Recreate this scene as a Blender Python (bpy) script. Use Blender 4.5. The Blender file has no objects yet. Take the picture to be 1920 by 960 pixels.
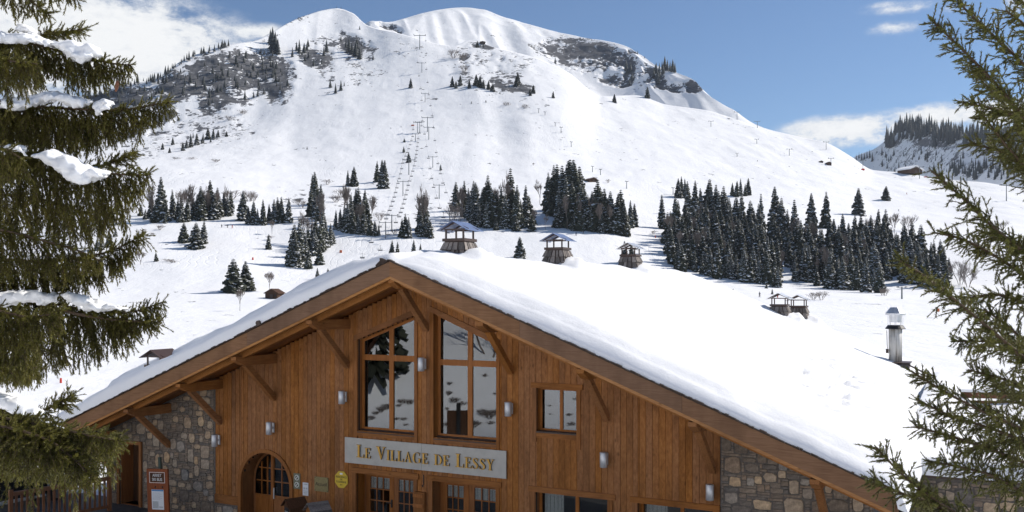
import bpy, math, random
import numpy as np
from mathutils import Vector, Matrix

R = math.radians
random.seed(7)
SC = bpy.context.scene
COL = SC.collection

# ------------------------------------------------------------------ camera
F = 1740.0          # focal length in pixels of a 1920 wide picture
CZ = 7.1            # camera height above the forecourt
HY = 550.0          # row of the horizon
cam_data = bpy.data.cameras.new('camera')
cam_data.sensor_width = 36.0
cam_data.lens = 36.0 * F / 1920.0
cam_data.shift_y = (HY - 480.0) / 1920.0
cam_data.clip_start = 0.1
cam_data.clip_end = 9000.0
cam = bpy.data.objects.new('camera', cam_data)
cam.location = (0, 0, CZ)
cam.rotation_euler = (R(90), 0, 0)
COL.objects.link(cam)
SC.camera = cam

# ------------------------------------------------------------------ sun, sky, exposure
SUN_EL, SUN_AZ = R(40), math.atan2(0.92, 0.38)     # azimuth clockwise from +Y
to_sun = Vector((math.sin(SUN_AZ) * math.cos(SUN_EL), math.cos(SUN_AZ) * math.cos(SUN_EL), math.sin(SUN_EL)))
sun_data = bpy.data.lights.new('sun', 'SUN')
sun_data.energy = 4.0
sun_data.angle = R(0.53)
sun_data.color = (1.0, 0.945, 0.87)
sun = bpy.data.objects.new('sun', sun_data)
sun.rotation_euler = to_sun.to_track_quat('Z', 'Y').to_euler()
sun.location = (60, 20, 80)
COL.objects.link(sun)
SC.view_settings.view_transform = 'Standard'
SC.view_settings.look = 'None'
SC.view_settings.exposure = 0.34
SC.view_settings.gamma = 1.0
SC.cycles.max_bounces = 6
SC.cycles.diffuse_bounces = 3
SC.cycles.transparent_max_bounces = 12
SC.cycles.use_adaptive_sampling = True
SC.cycles.adaptive_threshold = 0.02

SKY_STRENGTH = 0.084
world = bpy.data.worlds.new('World')
SC.world = world
world.use_nodes = True
wt = world.node_tree
for n in list(wt.nodes):
    wt.nodes.remove(n)
W_ = lambda t: wt.nodes.new(t)
wout = W_('ShaderNodeOutputWorld'); wbg = W_('ShaderNodeBackground'); sky = W_('ShaderNodeTexSky')
sky.sky_type = 'NISHITA'; sky.sun_disc = False
sky.sun_elevation = SUN_EL; sky.sun_rotation = SUN_AZ
sky.altitude = 1400; sky.air_density = 1.0; sky.dust_density = 0.35; sky.ozone_density = 4.5
wtc = W_('ShaderNodeTexCoord')
def wmath(op, a, b=None, clamp=False):
    n = W_('ShaderNodeMath'); n.operation = op; n.use_clamp = clamp
    for i, v in enumerate((a, b)):
        if v is None: continue
        if isinstance(v, (int, float)): n.inputs[i].default_value = v
        else: wt.links.new(v, n.inputs[i])
    return n.outputs[0]
def wnoise(scale, detail, rough, stretch):
    m = W_('ShaderNodeMapping'); m.inputs['Scale'].default_value = stretch
    wt.links.new(wtc.outputs['Generated'], m.inputs['Vector'])
    n = W_('ShaderNodeTexNoise'); n.inputs['Scale'].default_value = scale
    n.inputs['Detail'].default_value = detail; n.inputs['Roughness'].default_value = rough
    wt.links.new(m.outputs[0], n.inputs['Vector'])
    return n.outputs['Fac']
def dirpx(px, py):
    return Vector(((px - 960) / F, 1.0, (HY - py) / F)).normalized()
# cloud banks: direction, half-width, half-height, density
blobs = []
for px, py, hw, hh, k in [(215, 95, 250, 105, 1.5), (60, 70, 230, 120, 1.5), (330, 85, 120, 75, 1.15), (480, 62, 95, 20, .8),
                          (1590, 245, 125, 30, 1.25), (1530, 262, 90, 22, 1.1), (1690, 238, 150, 28, 1.1), (1790, 216, 170, 24, 1.2), (1900, 215, 120, 26, 1.2),
                          (1678, 54, 52, 15, .72), (1700, 14, 75, 12, .62), (1655, 10, 40, 8, .5), (1780, 18, 34, 11, .55), (1915, 3, 30, 18, .8)]:
    d = dirpx(px, py); blobs.append((d, hw / F, hh / F, k))
rb = random.Random(3)
for i in range(16):
    az = R(45 + i * 17.5 + rb.uniform(-6, 6)); el = R(rb.uniform(6, 30))
    d = Vector((math.sin(az) * math.cos(el), math.cos(az) * math.cos(el), math.sin(el)))
    blobs.append((d, rb.uniform(.1, .22), rb.uniform(.03, .07), rb.uniform(.9, 1.3)))
dens = None
for d, hw, hh, k in blobs:
    m = W_('ShaderNodeVectorMath'); m.operation = 'SUBTRACT'; m.inputs[1].default_value = d
    wt.links.new(wtc.outputs['Generated'], m.inputs[0])
    s = W_('ShaderNodeVectorMath'); s.operation = 'MULTIPLY'; s.inputs[1].default_value = (1 / hw, 1 / hw, 1 / hh)
    wt.links.new(m.outputs[0], s.inputs[0])
    l = W_('ShaderNodeVectorMath'); l.operation = 'LENGTH'
    wt.links.new(s.outputs[0], l.inputs[0])
    v = wmath('MULTIPLY', wmath('SUBTRACT', 1.25, l.outputs['Value'], True), k)
    dens = v if dens is None else wmath('MAXIMUM', dens, v)
n1 = wnoise(14, 8, .62, (1, 1, 2.0)); n2 = wnoise(48, 7, .7, (1, 1, 2.0))
nn = wmath('ADD', wmath('MULTIPLY', wmath('SUBTRACT', n1, .5), 3.0), wmath('MULTIPLY', wmath('SUBTRACT', n2, .5), 2.2))
cl = wmath('ADD', dens, wmath('MULTIPLY', nn, wmath('MULTIPLY', dens, 1.0, True)))
mr = W_('ShaderNodeMapRange'); mr.interpolation_type = 'SMOOTHSTEP'
mr.inputs['From Min'].default_value = .12; mr.inputs['From Max'].default_value = 1.0
wt.links.new(cl, mr.inputs['Value'])
cc = W_('ShaderNodeValToRGB')
cc.color_ramp.elements[0].position = .2; cc.color_ramp.elements[0].color = (.55, .585, .64, 1)
cc.color_ramp.elements[1].position = 1.0; cc.color_ramp.elements[1].color = (.76, .77, .78, 1)
wt.links.new(wmath('ADD', wmath('MULTIPLY', cl, .5), wmath('MULTIPLY', n2, .6)), cc.inputs['Fac'])
cs = W_('ShaderNodeMixRGB'); cs.blend_type = 'MULTIPLY'; cs.inputs['Fac'].default_value = 1
cs.inputs['Color2'].default_value = (1 / SKY_STRENGTH,) * 3 + (1,)
wt.links.new(cc.outputs['Color'], cs.inputs['Color1'])
mx = W_('ShaderNodeMixRGB')
wt.links.new(mr.outputs[0], mx.inputs['Fac'])
wt.links.new(sky.outputs[0], mx.inputs['Color1']); wt.links.new(cs.outputs[0], mx.inputs['Color2'])
wt.links.new(mx.outputs[0], wbg.inputs['Color'])
wbg.inputs['Strength'].default_value = SKY_STRENGTH
wt.links.new(wbg.outputs[0], wout.inputs['Surface'])

# ------------------------------------------------------------------ helpers
def P(px, py, d):
    return Vector(((px - 960) / F * d, d, CZ + (HY - py) / F * d))

def tag(o, label=None, cat=None, group=None, kind=None):
    if label: o['label'] = label
    if cat: o['category'] = cat
    if group: o['group'] = group
    if kind: o['kind'] = kind
    return o

def empty(name, loc=(0, 0, 0), rz=0.0, parent=None):
    o = bpy.data.objects.new(name, None)
    o.empty_display_size = 0.2
    o.location = loc; o.rotation_euler = (0, 0, rz)
    COL.objects.link(o)
    if parent: o.parent = parent
    return o

def thing(name, label, cat, loc=(0, 0, 0), rz=0.0, group=None):
    return tag(empty(name, loc, rz), label, cat, group)

class MB:
    """collects faces and links them as one mesh object"""
    def __init__(s): s.v = []; s.f = []; s.m = []
    def add(s, vs, fs, mi=0):
        b = len(s.v); s.v += [tuple(v) for v in vs]
        for f in fs: s.f.append(tuple(i + b for i in f)); s.m.append(mi)
        return s
    def box(s, x0, x1, y0, y1, z0, z1, mi=0):
        vs = [(x0, y0, z0), (x1, y0, z0), (x1, y1, z0), (x0, y1, z0), (x0, y0, z1), (x1, y0, z1), (x1, y1, z1), (x0, y1, z1)]
        return s.add(vs, [(0, 3, 2, 1), (4, 5, 6, 7), (0, 1, 5, 4), (1, 2, 6, 5), (2, 3, 7, 6), (3, 0, 4, 7)], mi)
    def prism(s, poly, y0, y1, mi=0):
        """polygon in (x, z), extruded along y"""
        n = len(poly)
        vs = [(x, y0, z) for x, z in poly] + [(x, y1, z) for x, z in poly]
        fs = [tuple(range(n)), tuple(range(2 * n - 1, n - 1, -1))]
        for i in range(n):
            j = (i + 1) % n; fs.append((j, i, i + n, j + n))
        return s.add(vs, fs, mi)
    def beam(s, p, q, w, h, up=(0, 0, 1), mi=0, w2=None, h2=None):
        p = Vector(p); q = Vector(q); t = (q - p).normalized(); u = Vector(up)
        x = t.cross(u)
        if x.length < 1e-5: x = t.cross(Vector((1, 0, 0)))
        x.normalize(); y = x.cross(t)
        w2 = w if w2 is None else w2; h2 = h if h2 is None else h2
        vs = []
        for c, ww, hh in ((p, w, h), (q, w2, h2)):
            for a, b in ((-1, -1), (1, -1), (1, 1), (-1, 1)):
                vs.append(c + x * (a * ww / 2) + y * (b * hh / 2))
        return s.add(vs, [(0, 1, 2, 3), (7, 6, 5, 4), (0, 4, 5, 1), (1, 5, 6, 2), (2, 6, 7, 3), (3, 7, 4, 0)], mi)
    def tube(s, pts, rad, n=6, mi=0, cap=True):
        pts = [Vector(p) for p in pts]
        if not hasattr(rad, '__len__'): rad = [rad] * len(pts)
        b = len(s.v); up = Vector((0.13, 0.21, 1)).normalized()
        for i, p in enumerate(pts):
            t = (pts[min(i + 1, len(pts) - 1)] - pts[max(i - 1, 0)]).normalized()
            x = t.cross(up)
            if x.length < 1e-3: x = t.cross(Vector((1, 0, 0)))
            x.normalize(); y = x.cross(t)
            for k in range(n):
                a = 2 * math.pi * k / n
                s.v.append(tuple(p + (x * math.cos(a) + y * math.sin(a)) * rad[i]))
        for i in range(len(pts) - 1):
            for k in range(n):
                k2 = (k + 1) % n
                s.f.append((b + i * n + k, b + i * n + k2, b + (i + 1) * n + k2, b + (i + 1) * n + k)); s.m.append(mi)
        if cap:
            s.f.append(tuple(b + k for k in range(n - 1, -1, -1))); s.m.append(mi)
            e = b + (len(pts) - 1) * n
            s.f.append(tuple(e + k for k in range(n))); s.m.append(mi)
        return s
    def mesh(s, name, mats, smooth=False):
        me = bpy.data.meshes.new(name)
        me.from_pydata(s.v, [], s.f)
        if not isinstance(mats, (list, tuple)): mats = [mats]
        for m in mats: me.materials.append(m)
        if len(mats) > 1: me.polygons.foreach_set('material_index', s.m)
        if smooth: me.polygons.foreach_set('use_smooth', [True] * len(s.f))
        me.update()
        return me
    def build(s, name, mats, parent=None, smooth=False, loc=None, rz=None):
        return link(name, s.mesh(name, mats, smooth), parent, loc, rz)

def link(name, me, parent=None, loc=None, rz=None):
    o = bpy.data.objects.new(name, me)
    COL.objects.link(o)
    if parent: o.parent = parent
    if loc is not None: o.location = loc
    if rz is not None: o.rotation_euler = (0, 0, rz)
    return o

def np_mesh(name, V, Fq, mats, smooth=False, mi=None):
    """fast mesh from numpy arrays; Fq is (n, 3) or (n, 4)"""
    me = bpy.data.meshes.new(name)
    V = np.asarray(V, np.float32); Fq = np.asarray(Fq, np.int32)
    n, k = Fq.shape
    me.vertices.add(len(V)); me.vertices.foreach_set('co', V.ravel())
    me.loops.add(n * k); me.loops.foreach_set('vertex_index', Fq.ravel())
    me.polygons.add(n)
    me.polygons.foreach_set('loop_start', np.arange(0, n * k, k, dtype=np.int32))
    me.polygons.foreach_set('loop_total', np.full(n, k, np.int32))
    if not isinstance(mats, (list, tuple)): mats = [mats]
    for m in mats: me.materials.append(m)
    if mi is not None: me.polygons.foreach_set('material_index', np.asarray(mi, np.int32))
    if smooth: me.polygons.foreach_set('use_smooth', np.ones(n, bool))
    me.update(calc_edges=True)
    return me

def grid_faces(nr, nc):
    i = np.arange(nr - 1)[:, None] * nc + np.arange(nc - 1)[None, :]
    return np.stack([i, i + 1, i + nc + 1, i + nc], -1).reshape(-1, 4)

# value noise
def _hash(ix, iy, seed):
    h = (ix.astype(np.int64) * 374761393 + iy.astype(np.int64) * 668265263 + seed * 1274126177) & 0xFFFFFFFF
    h = ((h ^ (h >> 13)) * 1274126177) & 0xFFFFFFFF
    return ((h ^ (h >> 16)) & 0xFFFF) / 65535.0
def vnoise(x, y, seed=0):
    x = np.asarray(x, float); y = np.asarray(y, float)
    ix = np.floor(x); iy = np.floor(y); fx = x - ix; fy = y - iy
    fx = fx * fx * (3 - 2 * fx); fy = fy * fy * (3 - 2 * fy)
    a = _hash(ix, iy, seed); b = _hash(ix + 1, iy, seed); c = _hash(ix, iy + 1, seed); d = _hash(ix + 1, iy + 1, seed)
    return (a * (1 - fx) + b * fx) * (1 - fy) + (c * (1 - fx) + d * fx) * fy
def fbm(x, y, oct=4, seed=0, gain=.5):
    t = 0; a = 1; s = 0
    for o in range(oct):
        t = t + a * vnoise(np.asarray(x) * 2 ** o + 13.7 * o, np.asarray(y) * 2 ** o + 7.3 * o, seed + o); s += a; a *= gain
    return t / s

# ------------------------------------------------------------------ materials
def new_mat(name):
    m = bpy.data.materials.new(name); m.use_nodes = True
    t = m.node_tree; b = t.nodes['Principled BSDF']
    return m, t, b
def nd(t, ty, **kw):
    n = t.nodes.new(ty)
    for k, v in kw.items(): setattr(n, k, v)
    return n
def inp(t, n, key, v):
    if isinstance(v, bpy.types.NodeSocket): t.links.new(v, n.inputs[key])
    else: n.inputs[key].default_value = v
def tmath(t, op, a, b=0.0, clamp=False):
    n = nd(t, 'ShaderNodeMath', operation=op); n.use_clamp = clamp
    inp(t, n, 0, a); inp(t, n, 1, b); return n.outputs[0]
def tnoise(t, vec, scale, detail=4, rough=.55, stretch=None, loc=None):
    if stretch or loc is not None:
        m = nd(t, 'ShaderNodeMapping')
        if stretch: m.inputs['Scale'].default_value = stretch
        if loc is not None: inp(t, m, 'Location', loc)
        t.links.new(vec, m.inputs['Vector']); vec = m.outputs[0]
    n = nd(t, 'ShaderNodeTexNoise')
    n.inputs['Scale'].default_value = scale; n.inputs['Detail'].default_value = detail; n.inputs['Roughness'].default_value = rough
    t.links.new(vec, n.inputs['Vector']); return n.outputs['Fac']
def ramp(t, fac, stops):
    n = nd(t, 'ShaderNodeValToRGB')
    el = n.color_ramp.elements
    while len(el) < len(stops): el.new(.5)
    for e, (p, c) in zip(el, stops): e.position = p; e.color = tuple(c) + (1,)
    t.links.new(fac, n.inputs['Fac']); return n.outputs['Color']
def mixc(t, fac, a, b, mode='MIX'):
    n = nd(t, 'ShaderNodeMixRGB', blend_type=mode)
    inp(t, n, 'Fac', fac)
    for k, v in (('Color1', a), ('Color2', b)):
        if isinstance(v, (tuple, list)): v = tuple(v) + ((1,) if len(v) == 3 else ())
        inp(t, n, k, v)
    return n.outputs['Color']
def bump(t, b, h, strength=.3, dist=.02):
    n = nd(t, 'ShaderNodeBump'); n.inputs['Strength'].default_value = strength; n.inputs['Distance'].default_value = dist
    t.links.new(h, n.inputs['Height']); t.links.new(n.outputs[0], b.inputs['Normal'])

def plain(name, col, rough=.6, metal=0.0, var=.12, scale=30, spec=None):
    m, t, b = new_mat(name)
    tc = nd(t, 'ShaderNodeTexCoord').outputs['Object']
    n = tnoise(t, tc, scale, 5)
    c = ramp(t, n, [(.25, [x * (1 - var) for x in col]), (.75, [min(1, x * (1 + var)) for x in col])])
    t.links.new(c, b.inputs['Base Color'])
    b.inputs['Roughness'].default_value = rough; b.inputs['Metallic'].default_value = metal
    if spec is not None: b.inputs['Specular IOR Level'].default_value = spec
    return m

def wood(name, dark, mid, light, axis=2, rough=.6, knots=True, rnd=.25, grain=1.0, mottle=0.0):
    """grain along the object's axis; each object its own offset and tone"""
    m, t, b = new_mat(name)
    tc = nd(t, 'ShaderNodeTexCoord').outputs['Object']
    oi = nd(t, 'ShaderNodeObjectInfo').outputs['Random']
    off = nd(t, 'ShaderNodeCombineXYZ')
    for i in range(3): t.links.new(tmath(t, 'MULTIPLY', oi, 37.0 + 11 * i), off.inputs[i])
    st = [14.0, 14.0, 14.0]; st[axis] = .9
    g = tnoise(t, tc, 2.2 * grain, 6, .6, tuple(st), off.outputs[0])
    st2 = [50.0, 50.0, 50.0]; st2[axis] = 1.6
    g2 = tnoise(t, tc, 2.0 * grain, 3, .6, tuple(st2), off.outputs[0])
    gm = tmath(t, 'ADD', tmath(t, 'MULTIPLY', g, .55), tmath(t, 'MULTIPLY', g2, .45))
    if mottle:
        st4 = [15.0] * 3; st4[axis] = 6.5
        gm = tmath(t, 'ADD', tmath(t, 'MULTIPLY', gm, 1 - mottle), tmath(t, 'MULTIPLY', tnoise(t, tc, 1.0, 4, .7, tuple(st4), off.outputs[0]), mottle))
    c = ramp(t, gm, [(.33, dark), (.5, mid), (.66, light)])
    if knots:
        st3 = [4.2, 4.2, 4.2]; st3[axis] = 2.0
        mp = nd(t, 'ShaderNodeMapping'); mp.inputs['Scale'].default_value = st3
        t.links.new(off.outputs[0], mp.inputs['Location']); t.links.new(tc, mp.inputs['Vector'])
        vo = nd(t, 'ShaderNodeTexVoronoi'); vo.inputs['Scale'].default_value = 1.0
        t.links.new(mp.outputs[0], vo.inputs['Vector'])
        k = nd(t, 'ShaderNodeMapRange'); k.inputs['From Min'].default_value = .05; k.inputs['From Max'].default_value = .15
        k.inputs['To Min'].default_value = .6; k.inputs['To Max'].default_value = 0
        t.links.new(vo.outputs['Distance'], k.inputs['Value'])
        c = mixc(t, k.outputs[0], c, [x * .45 for x in dark])
    blotch = tnoise(t, tc, .8, 4, .6, (1, 1, .5), off.outputs[0])
    c = mixc(t, tmath(t, 'MULTIPLY', tmath(t, 'SUBTRACT', blotch, .46, True), 2.6, True), c, [x * .62 for x in dark])
    h = nd(t, 'ShaderNodeHueSaturation')
    inp(t, h, 'Value', tmath(t, 'ADD', 1 - rnd / 2, tmath(t, 'MULTIPLY', oi, rnd)))
    inp(t, h, 'Saturation', tmath(t, 'ADD', .93, tmath(t, 'MULTIPLY', oi, .12)))
    t.links.new(c, h.inputs['Color']); t.links.new(h.outputs[0], b.inputs['Base Color'])
    b.inputs['Roughness'].default_value = rough
    b.inputs['Specular IOR Level'].default_value = .14
    bump(t, b, tmath(t, 'ADD', g, g2), .25, .004)
    return m

M = {}
M['plank'] = wood('larch cladding', (.185, .072, .021), (.315, .127, .038), (.42, .188, .062), 2, .6, True, .14, 1.0, .62)
M['beam'] = wood('larch beam', (.19, .075, .022), (.30, .125, .04), (.38, .175, .06), 1, .65, True, .15)
M['casing'] = wood('larch casing', (.175, .066, .019), (.28, .112, .034), (.35, .15, .05), 2, .6, True, .2)
M['casing_h'] = wood('larch casing horizontal', (.175, .066, .019), (.28, .112, .034), (.35, .15, .05), 0, .6, True, .2)
M['frame'] = wood('varnished window frame', (.22, .08, .02), (.34, .125, .031), (.42, .165, .044), 2, .45, False, .15)
M['reveal'] = wood('window reveal', (.18, .068, .018), (.28, .108, .028), (.35, .14, .04), 2, .5, False, .15)
M['fascia'] = wood('weathered bargeboard', (.165, .087, .047), (.225, .123, .068), (.265, .15, .085), 0, .75, False, .12)
M['trim'] = wood('bargeboard trim', (.27, .12, .042), (.40, .19, .068), (.50, .25, .092), 0, .6, True, .1)
M['soffit'] = wood('soffit boards', (.16, .058, .016), (.26, .10, .029), (.33, .135, .042), 0, .6, True, .25)
M['sill'] = plain('weathered sill', (.075, .05, .038), .7, var=.35, scale=8)
M['door'] = wood('larch door', (.19, .068, .018), (.29, .108, .028), (.36, .14, .038), 2, .5, False, .15)
M['dark_wood'] = wood('dark stained wood', (.055, .028, .016), (.085, .043, .024), (.115, .06, .034), 2, .6, False, .2)
M['fence'] = wood('fence wood', (.14, .06, .03), (.21, .095, .048), (.26, .125, .066), 2, .7, False, .25)
M['redboard'] = wood('red stained board', (.17, .05, .02), (.24, .075, .032), (.29, .10, .045), 2, .55, False, .1)
M['greyshingle'] = wood('grey weathered shingles', (.12, .104, .095), (.22, .195, .178), (.33, .29, .26), 2, .85, False, .9)
M['shingle_edge'] = plain('roof shingle ends', (.045, .03, .022), .9, var=.5, scale=9)
M['brown_metal'] = plain('dark brown metal', (.055, .03, .022), .5, var=.25)
M['blue_metal'] = plain('blue grey sheet metal', (.15, .20, .34), .4, .15, var=.15, scale=6)
M['zinc'] = plain('pale sheet metal', (.62, .63, .65), .35, .7, var=.1, scale=6)
M['silver'] = plain('brushed lamp metal', (.55, .56, .58), .42, .55, var=.06, scale=40)
M['steel_sign'] = plain('brushed steel sign', (.43, .42, .39), .55, .2, var=.10, scale=5)
M['gold'] = plain('gilded letter', (.50, .30, .07), .35, .6, var=.2, scale=12)
M['letter_side'] = plain('letter side', (.035, .022, .012), .5)
M['black'] = plain('black paint', (.012, .012, .013), .5)
M['white'] = plain('white paint', (.75, .75, .73), .5, var=.04)
M['paper'] = plain('printed paper', (.68, .70, .72), .6, var=.06)
M['paper_blue'] = plain('blue print', (.06, .22, .48), .6)
M['paper_grey'] = plain('grey print', (.42, .44, .45), .6, var=.25, scale=60)
M['yellow'] = plain('yellow enamel', (.62, .43, .03), .35, var=.05)
M['brass'] = plain('brass plaque', (.23, .19, .085), .4, .35, var=.2)
M['olive'] = plain('olive plate', (.16, .17, .11), .5, var=.15)
M['green_post'] = plain('dark green paint', (.012, .035, .026), .5)
M['blue_sign'] = plain('blue sign enamel', (.012, .07, .26), .4, var=.05)
M['red'] = plain('red marker', (.62, .05, .025), .6)
M['orange'] = plain('orange pad', (.60, .14, .04), .7)
M['pylon'] = plain('pylon steel', (.17, .18, .19), .5, .4)
M['chair'] = plain('chair steel', (.06, .062, .068), .5)
M['curtain'] = plain('grey curtain', (.72, .72, .70), .9, var=.2, scale=18)
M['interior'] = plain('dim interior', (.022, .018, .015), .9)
M['mortar'] = plain('wall mortar', (.12, .105, .092), .95, var=.3, scale=14)
M['trunk'] = wood('spruce bark', (.05, .035, .025), (.09, .065, .05), (.14, .105, .08), 2, .9, False, .2)
M['twig'] = plain('spruce twig bark', (.075, .048, .028), .85, var=.3)
M['twig_grey'] = plain('bare twig bark', (.20, .165, .145), .9, var=.3, scale=3)
M['cone'] = plain('spruce cone', (.21, .085, .045), .7, var=.4, scale=60)
M['tyre'] = plain('tyre rubber', (.02, .02, .02), .8)
M['car_paint'] = plain('black car paint', (.014, .017, .018), .25, var=.05)
M['hub'] = plain('wheel hub', (.35, .35, .36), .35, .7)
M['jacket_dark'] = plain('dark ski clothing', (.035, .038, .05), .8)
M['jacket_red'] = plain('red ski clothing', (.42, .05, .04), .8)
M['skin'] = plain('skin', (.45, .26, .19), .6)
M['flue'] = plain('flue', (.5, .5, .5))

def snow_mat(name, fine=1.0, tint=(.885, .885, .89)):
    m, t, b = new_mat(name)
    pos = nd(t, 'ShaderNodeNewGeometry').outputs['Position']
    n1 = tnoise(t, pos, 3.0 * fine, 6, .6); n2 = tnoise(t, pos, 22.0 * fine, 5, .65)
    c = ramp(t, n1, [(.3, [x * .975 for x in tint]), (.7, tint)])
    t.links.new(c, b.inputs['Base Color'])
    b.inputs['Roughness'].default_value = .65
    b.inputs['Specular IOR Level'].default_value = .2
    bump(t, b, tmath(t, 'ADD', n1, tmath(t, 'MULTIPLY', n2, .35)), .35, .06 / fine)
    return m
M['snow'] = snow_mat('snow')
M['snow_fine'] = snow_mat('snow on branches', 4.0, (.90, .905, .915))

# mountain: snow, rock where the surface's rock mask says so
def mountain_mat(name, rockA, rockB, snow=(.885, .885, .89)):
    m, t, b = new_mat(name)
    pos = nd(t, 'ShaderNodeNewGeometry').outputs['Position']
    at = nd(t, 'ShaderNodeAttribute', attribute_name='rock').outputs['Fac']
    n1 = tnoise(t, pos, .075, 5, .62, (1, 1, .7)); n2 = tnoise(t, pos, .26, 5, .62, (1, 1, 1.6))
    s = tmath(t, 'ADD', at, tmath(t, 'ADD', tmath(t, 'MULTIPLY', tmath(t, 'SUBTRACT', n1, .5), 2.2), tmath(t, 'MULTIPLY', tmath(t, 'SUBTRACT', n2, .5), 1.9)))
    mr = nd(t, 'ShaderNodeMapRange'); mr.inputs['From Min'].default_value = .49; mr.inputs['From Max'].default_value = .57
    t.links.new(s, mr.inputs['Value'])
    rc = ramp(t, tnoise(t, pos, .2, 6, .7, (.6, .6, 3)), [(.3, rockA), (.62, rockB), (.8, [min(1, x * 1.35) for x in rockB])])
    trk = tnoise(t, pos, .05, 4, .6)
    sc = ramp(t, trk, [(.3, [x * .97 for x in snow]), (.7, snow)])
    t.links.new(mixc(t, mr.outputs[0], sc, rc), b.inputs['Base Color'])
    b.inputs['Roughness'].default_value = .8; b.inputs['Specular IOR Level'].default_value = .12
    wv = nd(t, 'ShaderNodeTexWave', wave_type='BANDS', bands_direction='X'); wv.inputs['Scale'].default_value = .09; wv.inputs['Distortion'].default_value = 22; wv.inputs['Detail'].default_value = 3; wv.inputs['Detail Scale'].default_value = .35
    t.links.new(pos, wv.inputs['Vector'])
    trk2 = nd(t, 'ShaderNodeMapRange'); trk2.inputs['From Min'].default_value = .0; trk2.inputs['From Max'].default_value = .12; t.links.new(wv.outputs['Fac'], trk2.inputs['Value'])
    hh = tmath(t, 'ADD', tmath(t, 'MULTIPLY', tmath(t, 'MULTIPLY', trk2.outputs[0], tmath(t, 'MULTIPLY', tmath(t, 'SUBTRACT', tnoise(t, pos, .016, 2, .5), .5, True), 5.0, True)), .10), tmath(t, 'ADD', tnoise(t, pos, .06, 6, .62, (1, .5, 1)), tmath(t, 'MULTIPLY', tnoise(t, pos, .6, 5, .65, (1.6, .5, 1)), .07)))
    bump(t, b, hh, .34, 3.0)
    return m
M['mountain'] = mountain_mat('mountain snow and rock', (.055, .056, .062), (.165, .165, .172))
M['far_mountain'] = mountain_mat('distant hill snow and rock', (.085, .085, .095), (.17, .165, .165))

def needle_mat(name, a, b_, trans=.27):
    m, t, b = new_mat(name)
    pos = nd(t, 'ShaderNodeNewGeometry').outputs['Position']
    n = tnoise(t, pos, 9.0, 4, .6)
    c = ramp(t, n, [(.3, a), (.7, b_)])
    t.links.new(c, b.inputs['Base Color'])
    b.inputs['Roughness'].default_value = .55; b.inputs['Specular IOR Level'].default_value = .35
    tr = nd(t, 'ShaderNodeBsdfTranslucent'); t.links.new(c, tr.inputs['Color'])
    mx = nd(t, 'ShaderNodeMixShader'); mx.inputs['Fac'].default_value = trans
    t.links.new(b.outputs[0], mx.inputs[1]); t.links.new(tr.outputs[0], mx.inputs[2])
    t.links.new(mx.outputs[0], t.nodes['Material Output'].inputs['Surface'])
    return m
M['needle_l'] = needle_mat('spruce needles', (.06, .06, .012), (.20, .182, .036))
M['needle_r'] = needle_mat('spruce needles darker', (.085, .095, .022), (.20, .195, .055))
def far_needle(name, a, b_):
    m, t, b = new_mat(name)
    pos = nd(t, 'ShaderNodeNewGeometry').outputs['Position']
    oi = nd(t, 'ShaderNodeObjectInfo').outputs['Random']
    n = tnoise(t, pos, .8, 4, .6)
    c = ramp(t, n, [(.3, a), (.7, b_)])
    h = nd(t, 'ShaderNodeHueSaturation'); inp(t, h, 'Value', tmath(t, 'ADD', .75, tmath(t, 'MULTIPLY', oi, .5)))
    t.links.new(c, h.inputs['Color']); t.links.new(h.outputs[0], b.inputs['Base Color'])
    b.inputs['Roughness'].default_value = .7; b.inputs['Specular IOR Level'].default_value = .15
    return m
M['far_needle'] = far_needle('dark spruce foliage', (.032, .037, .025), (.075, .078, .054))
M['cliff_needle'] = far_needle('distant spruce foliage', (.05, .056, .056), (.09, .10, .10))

def stone_mat(name, cols):
    m, t, b = new_mat(name)
    tc = nd(t, 'ShaderNodeTexCoord').outputs['Object']
    oi = nd(t, 'ShaderNodeObjectInfo').outputs['Random']
    base = ramp(t, oi, [(i / (len(cols) - 1), c) for i, c in enumerate(cols)])
    n = tnoise(t, tc, 11, 7, .7); n2 = tnoise(t, tc, 60, 3, .6)
    c = mixc(t, 1.0, base, ramp(t, n, [(.3, (.55, .55, .55)), (.7, (1.4, 1.37, 1.33))]), 'MULTIPLY')
    t.links.new(c, b.inputs['Base Color']); b.inputs['Roughness'].default_value = .9; b.inputs['Specular IOR Level'].default_value = .2
    bump(t, b, tmath(t, 'ADD', n, tmath(t, 'MULTIPLY', n2, .3)), .7, .02)
    return m
M['stone'] = stone_mat('rubble stone', [(.48, .34, .21), (.32, .275, .225), (.52, .385, .25), (.28, .262, .24), (.43, .31, .20), (.37, .325, .27), (.25, .243, .235)])
M['slab'] = stone_mat('thin slab stone', [(.16, .13, .105), (.25, .20, .155), (.175, .155, .137), (.275, .205, .148), (.15, .138, .128), (.215, .17, .13)])

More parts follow.
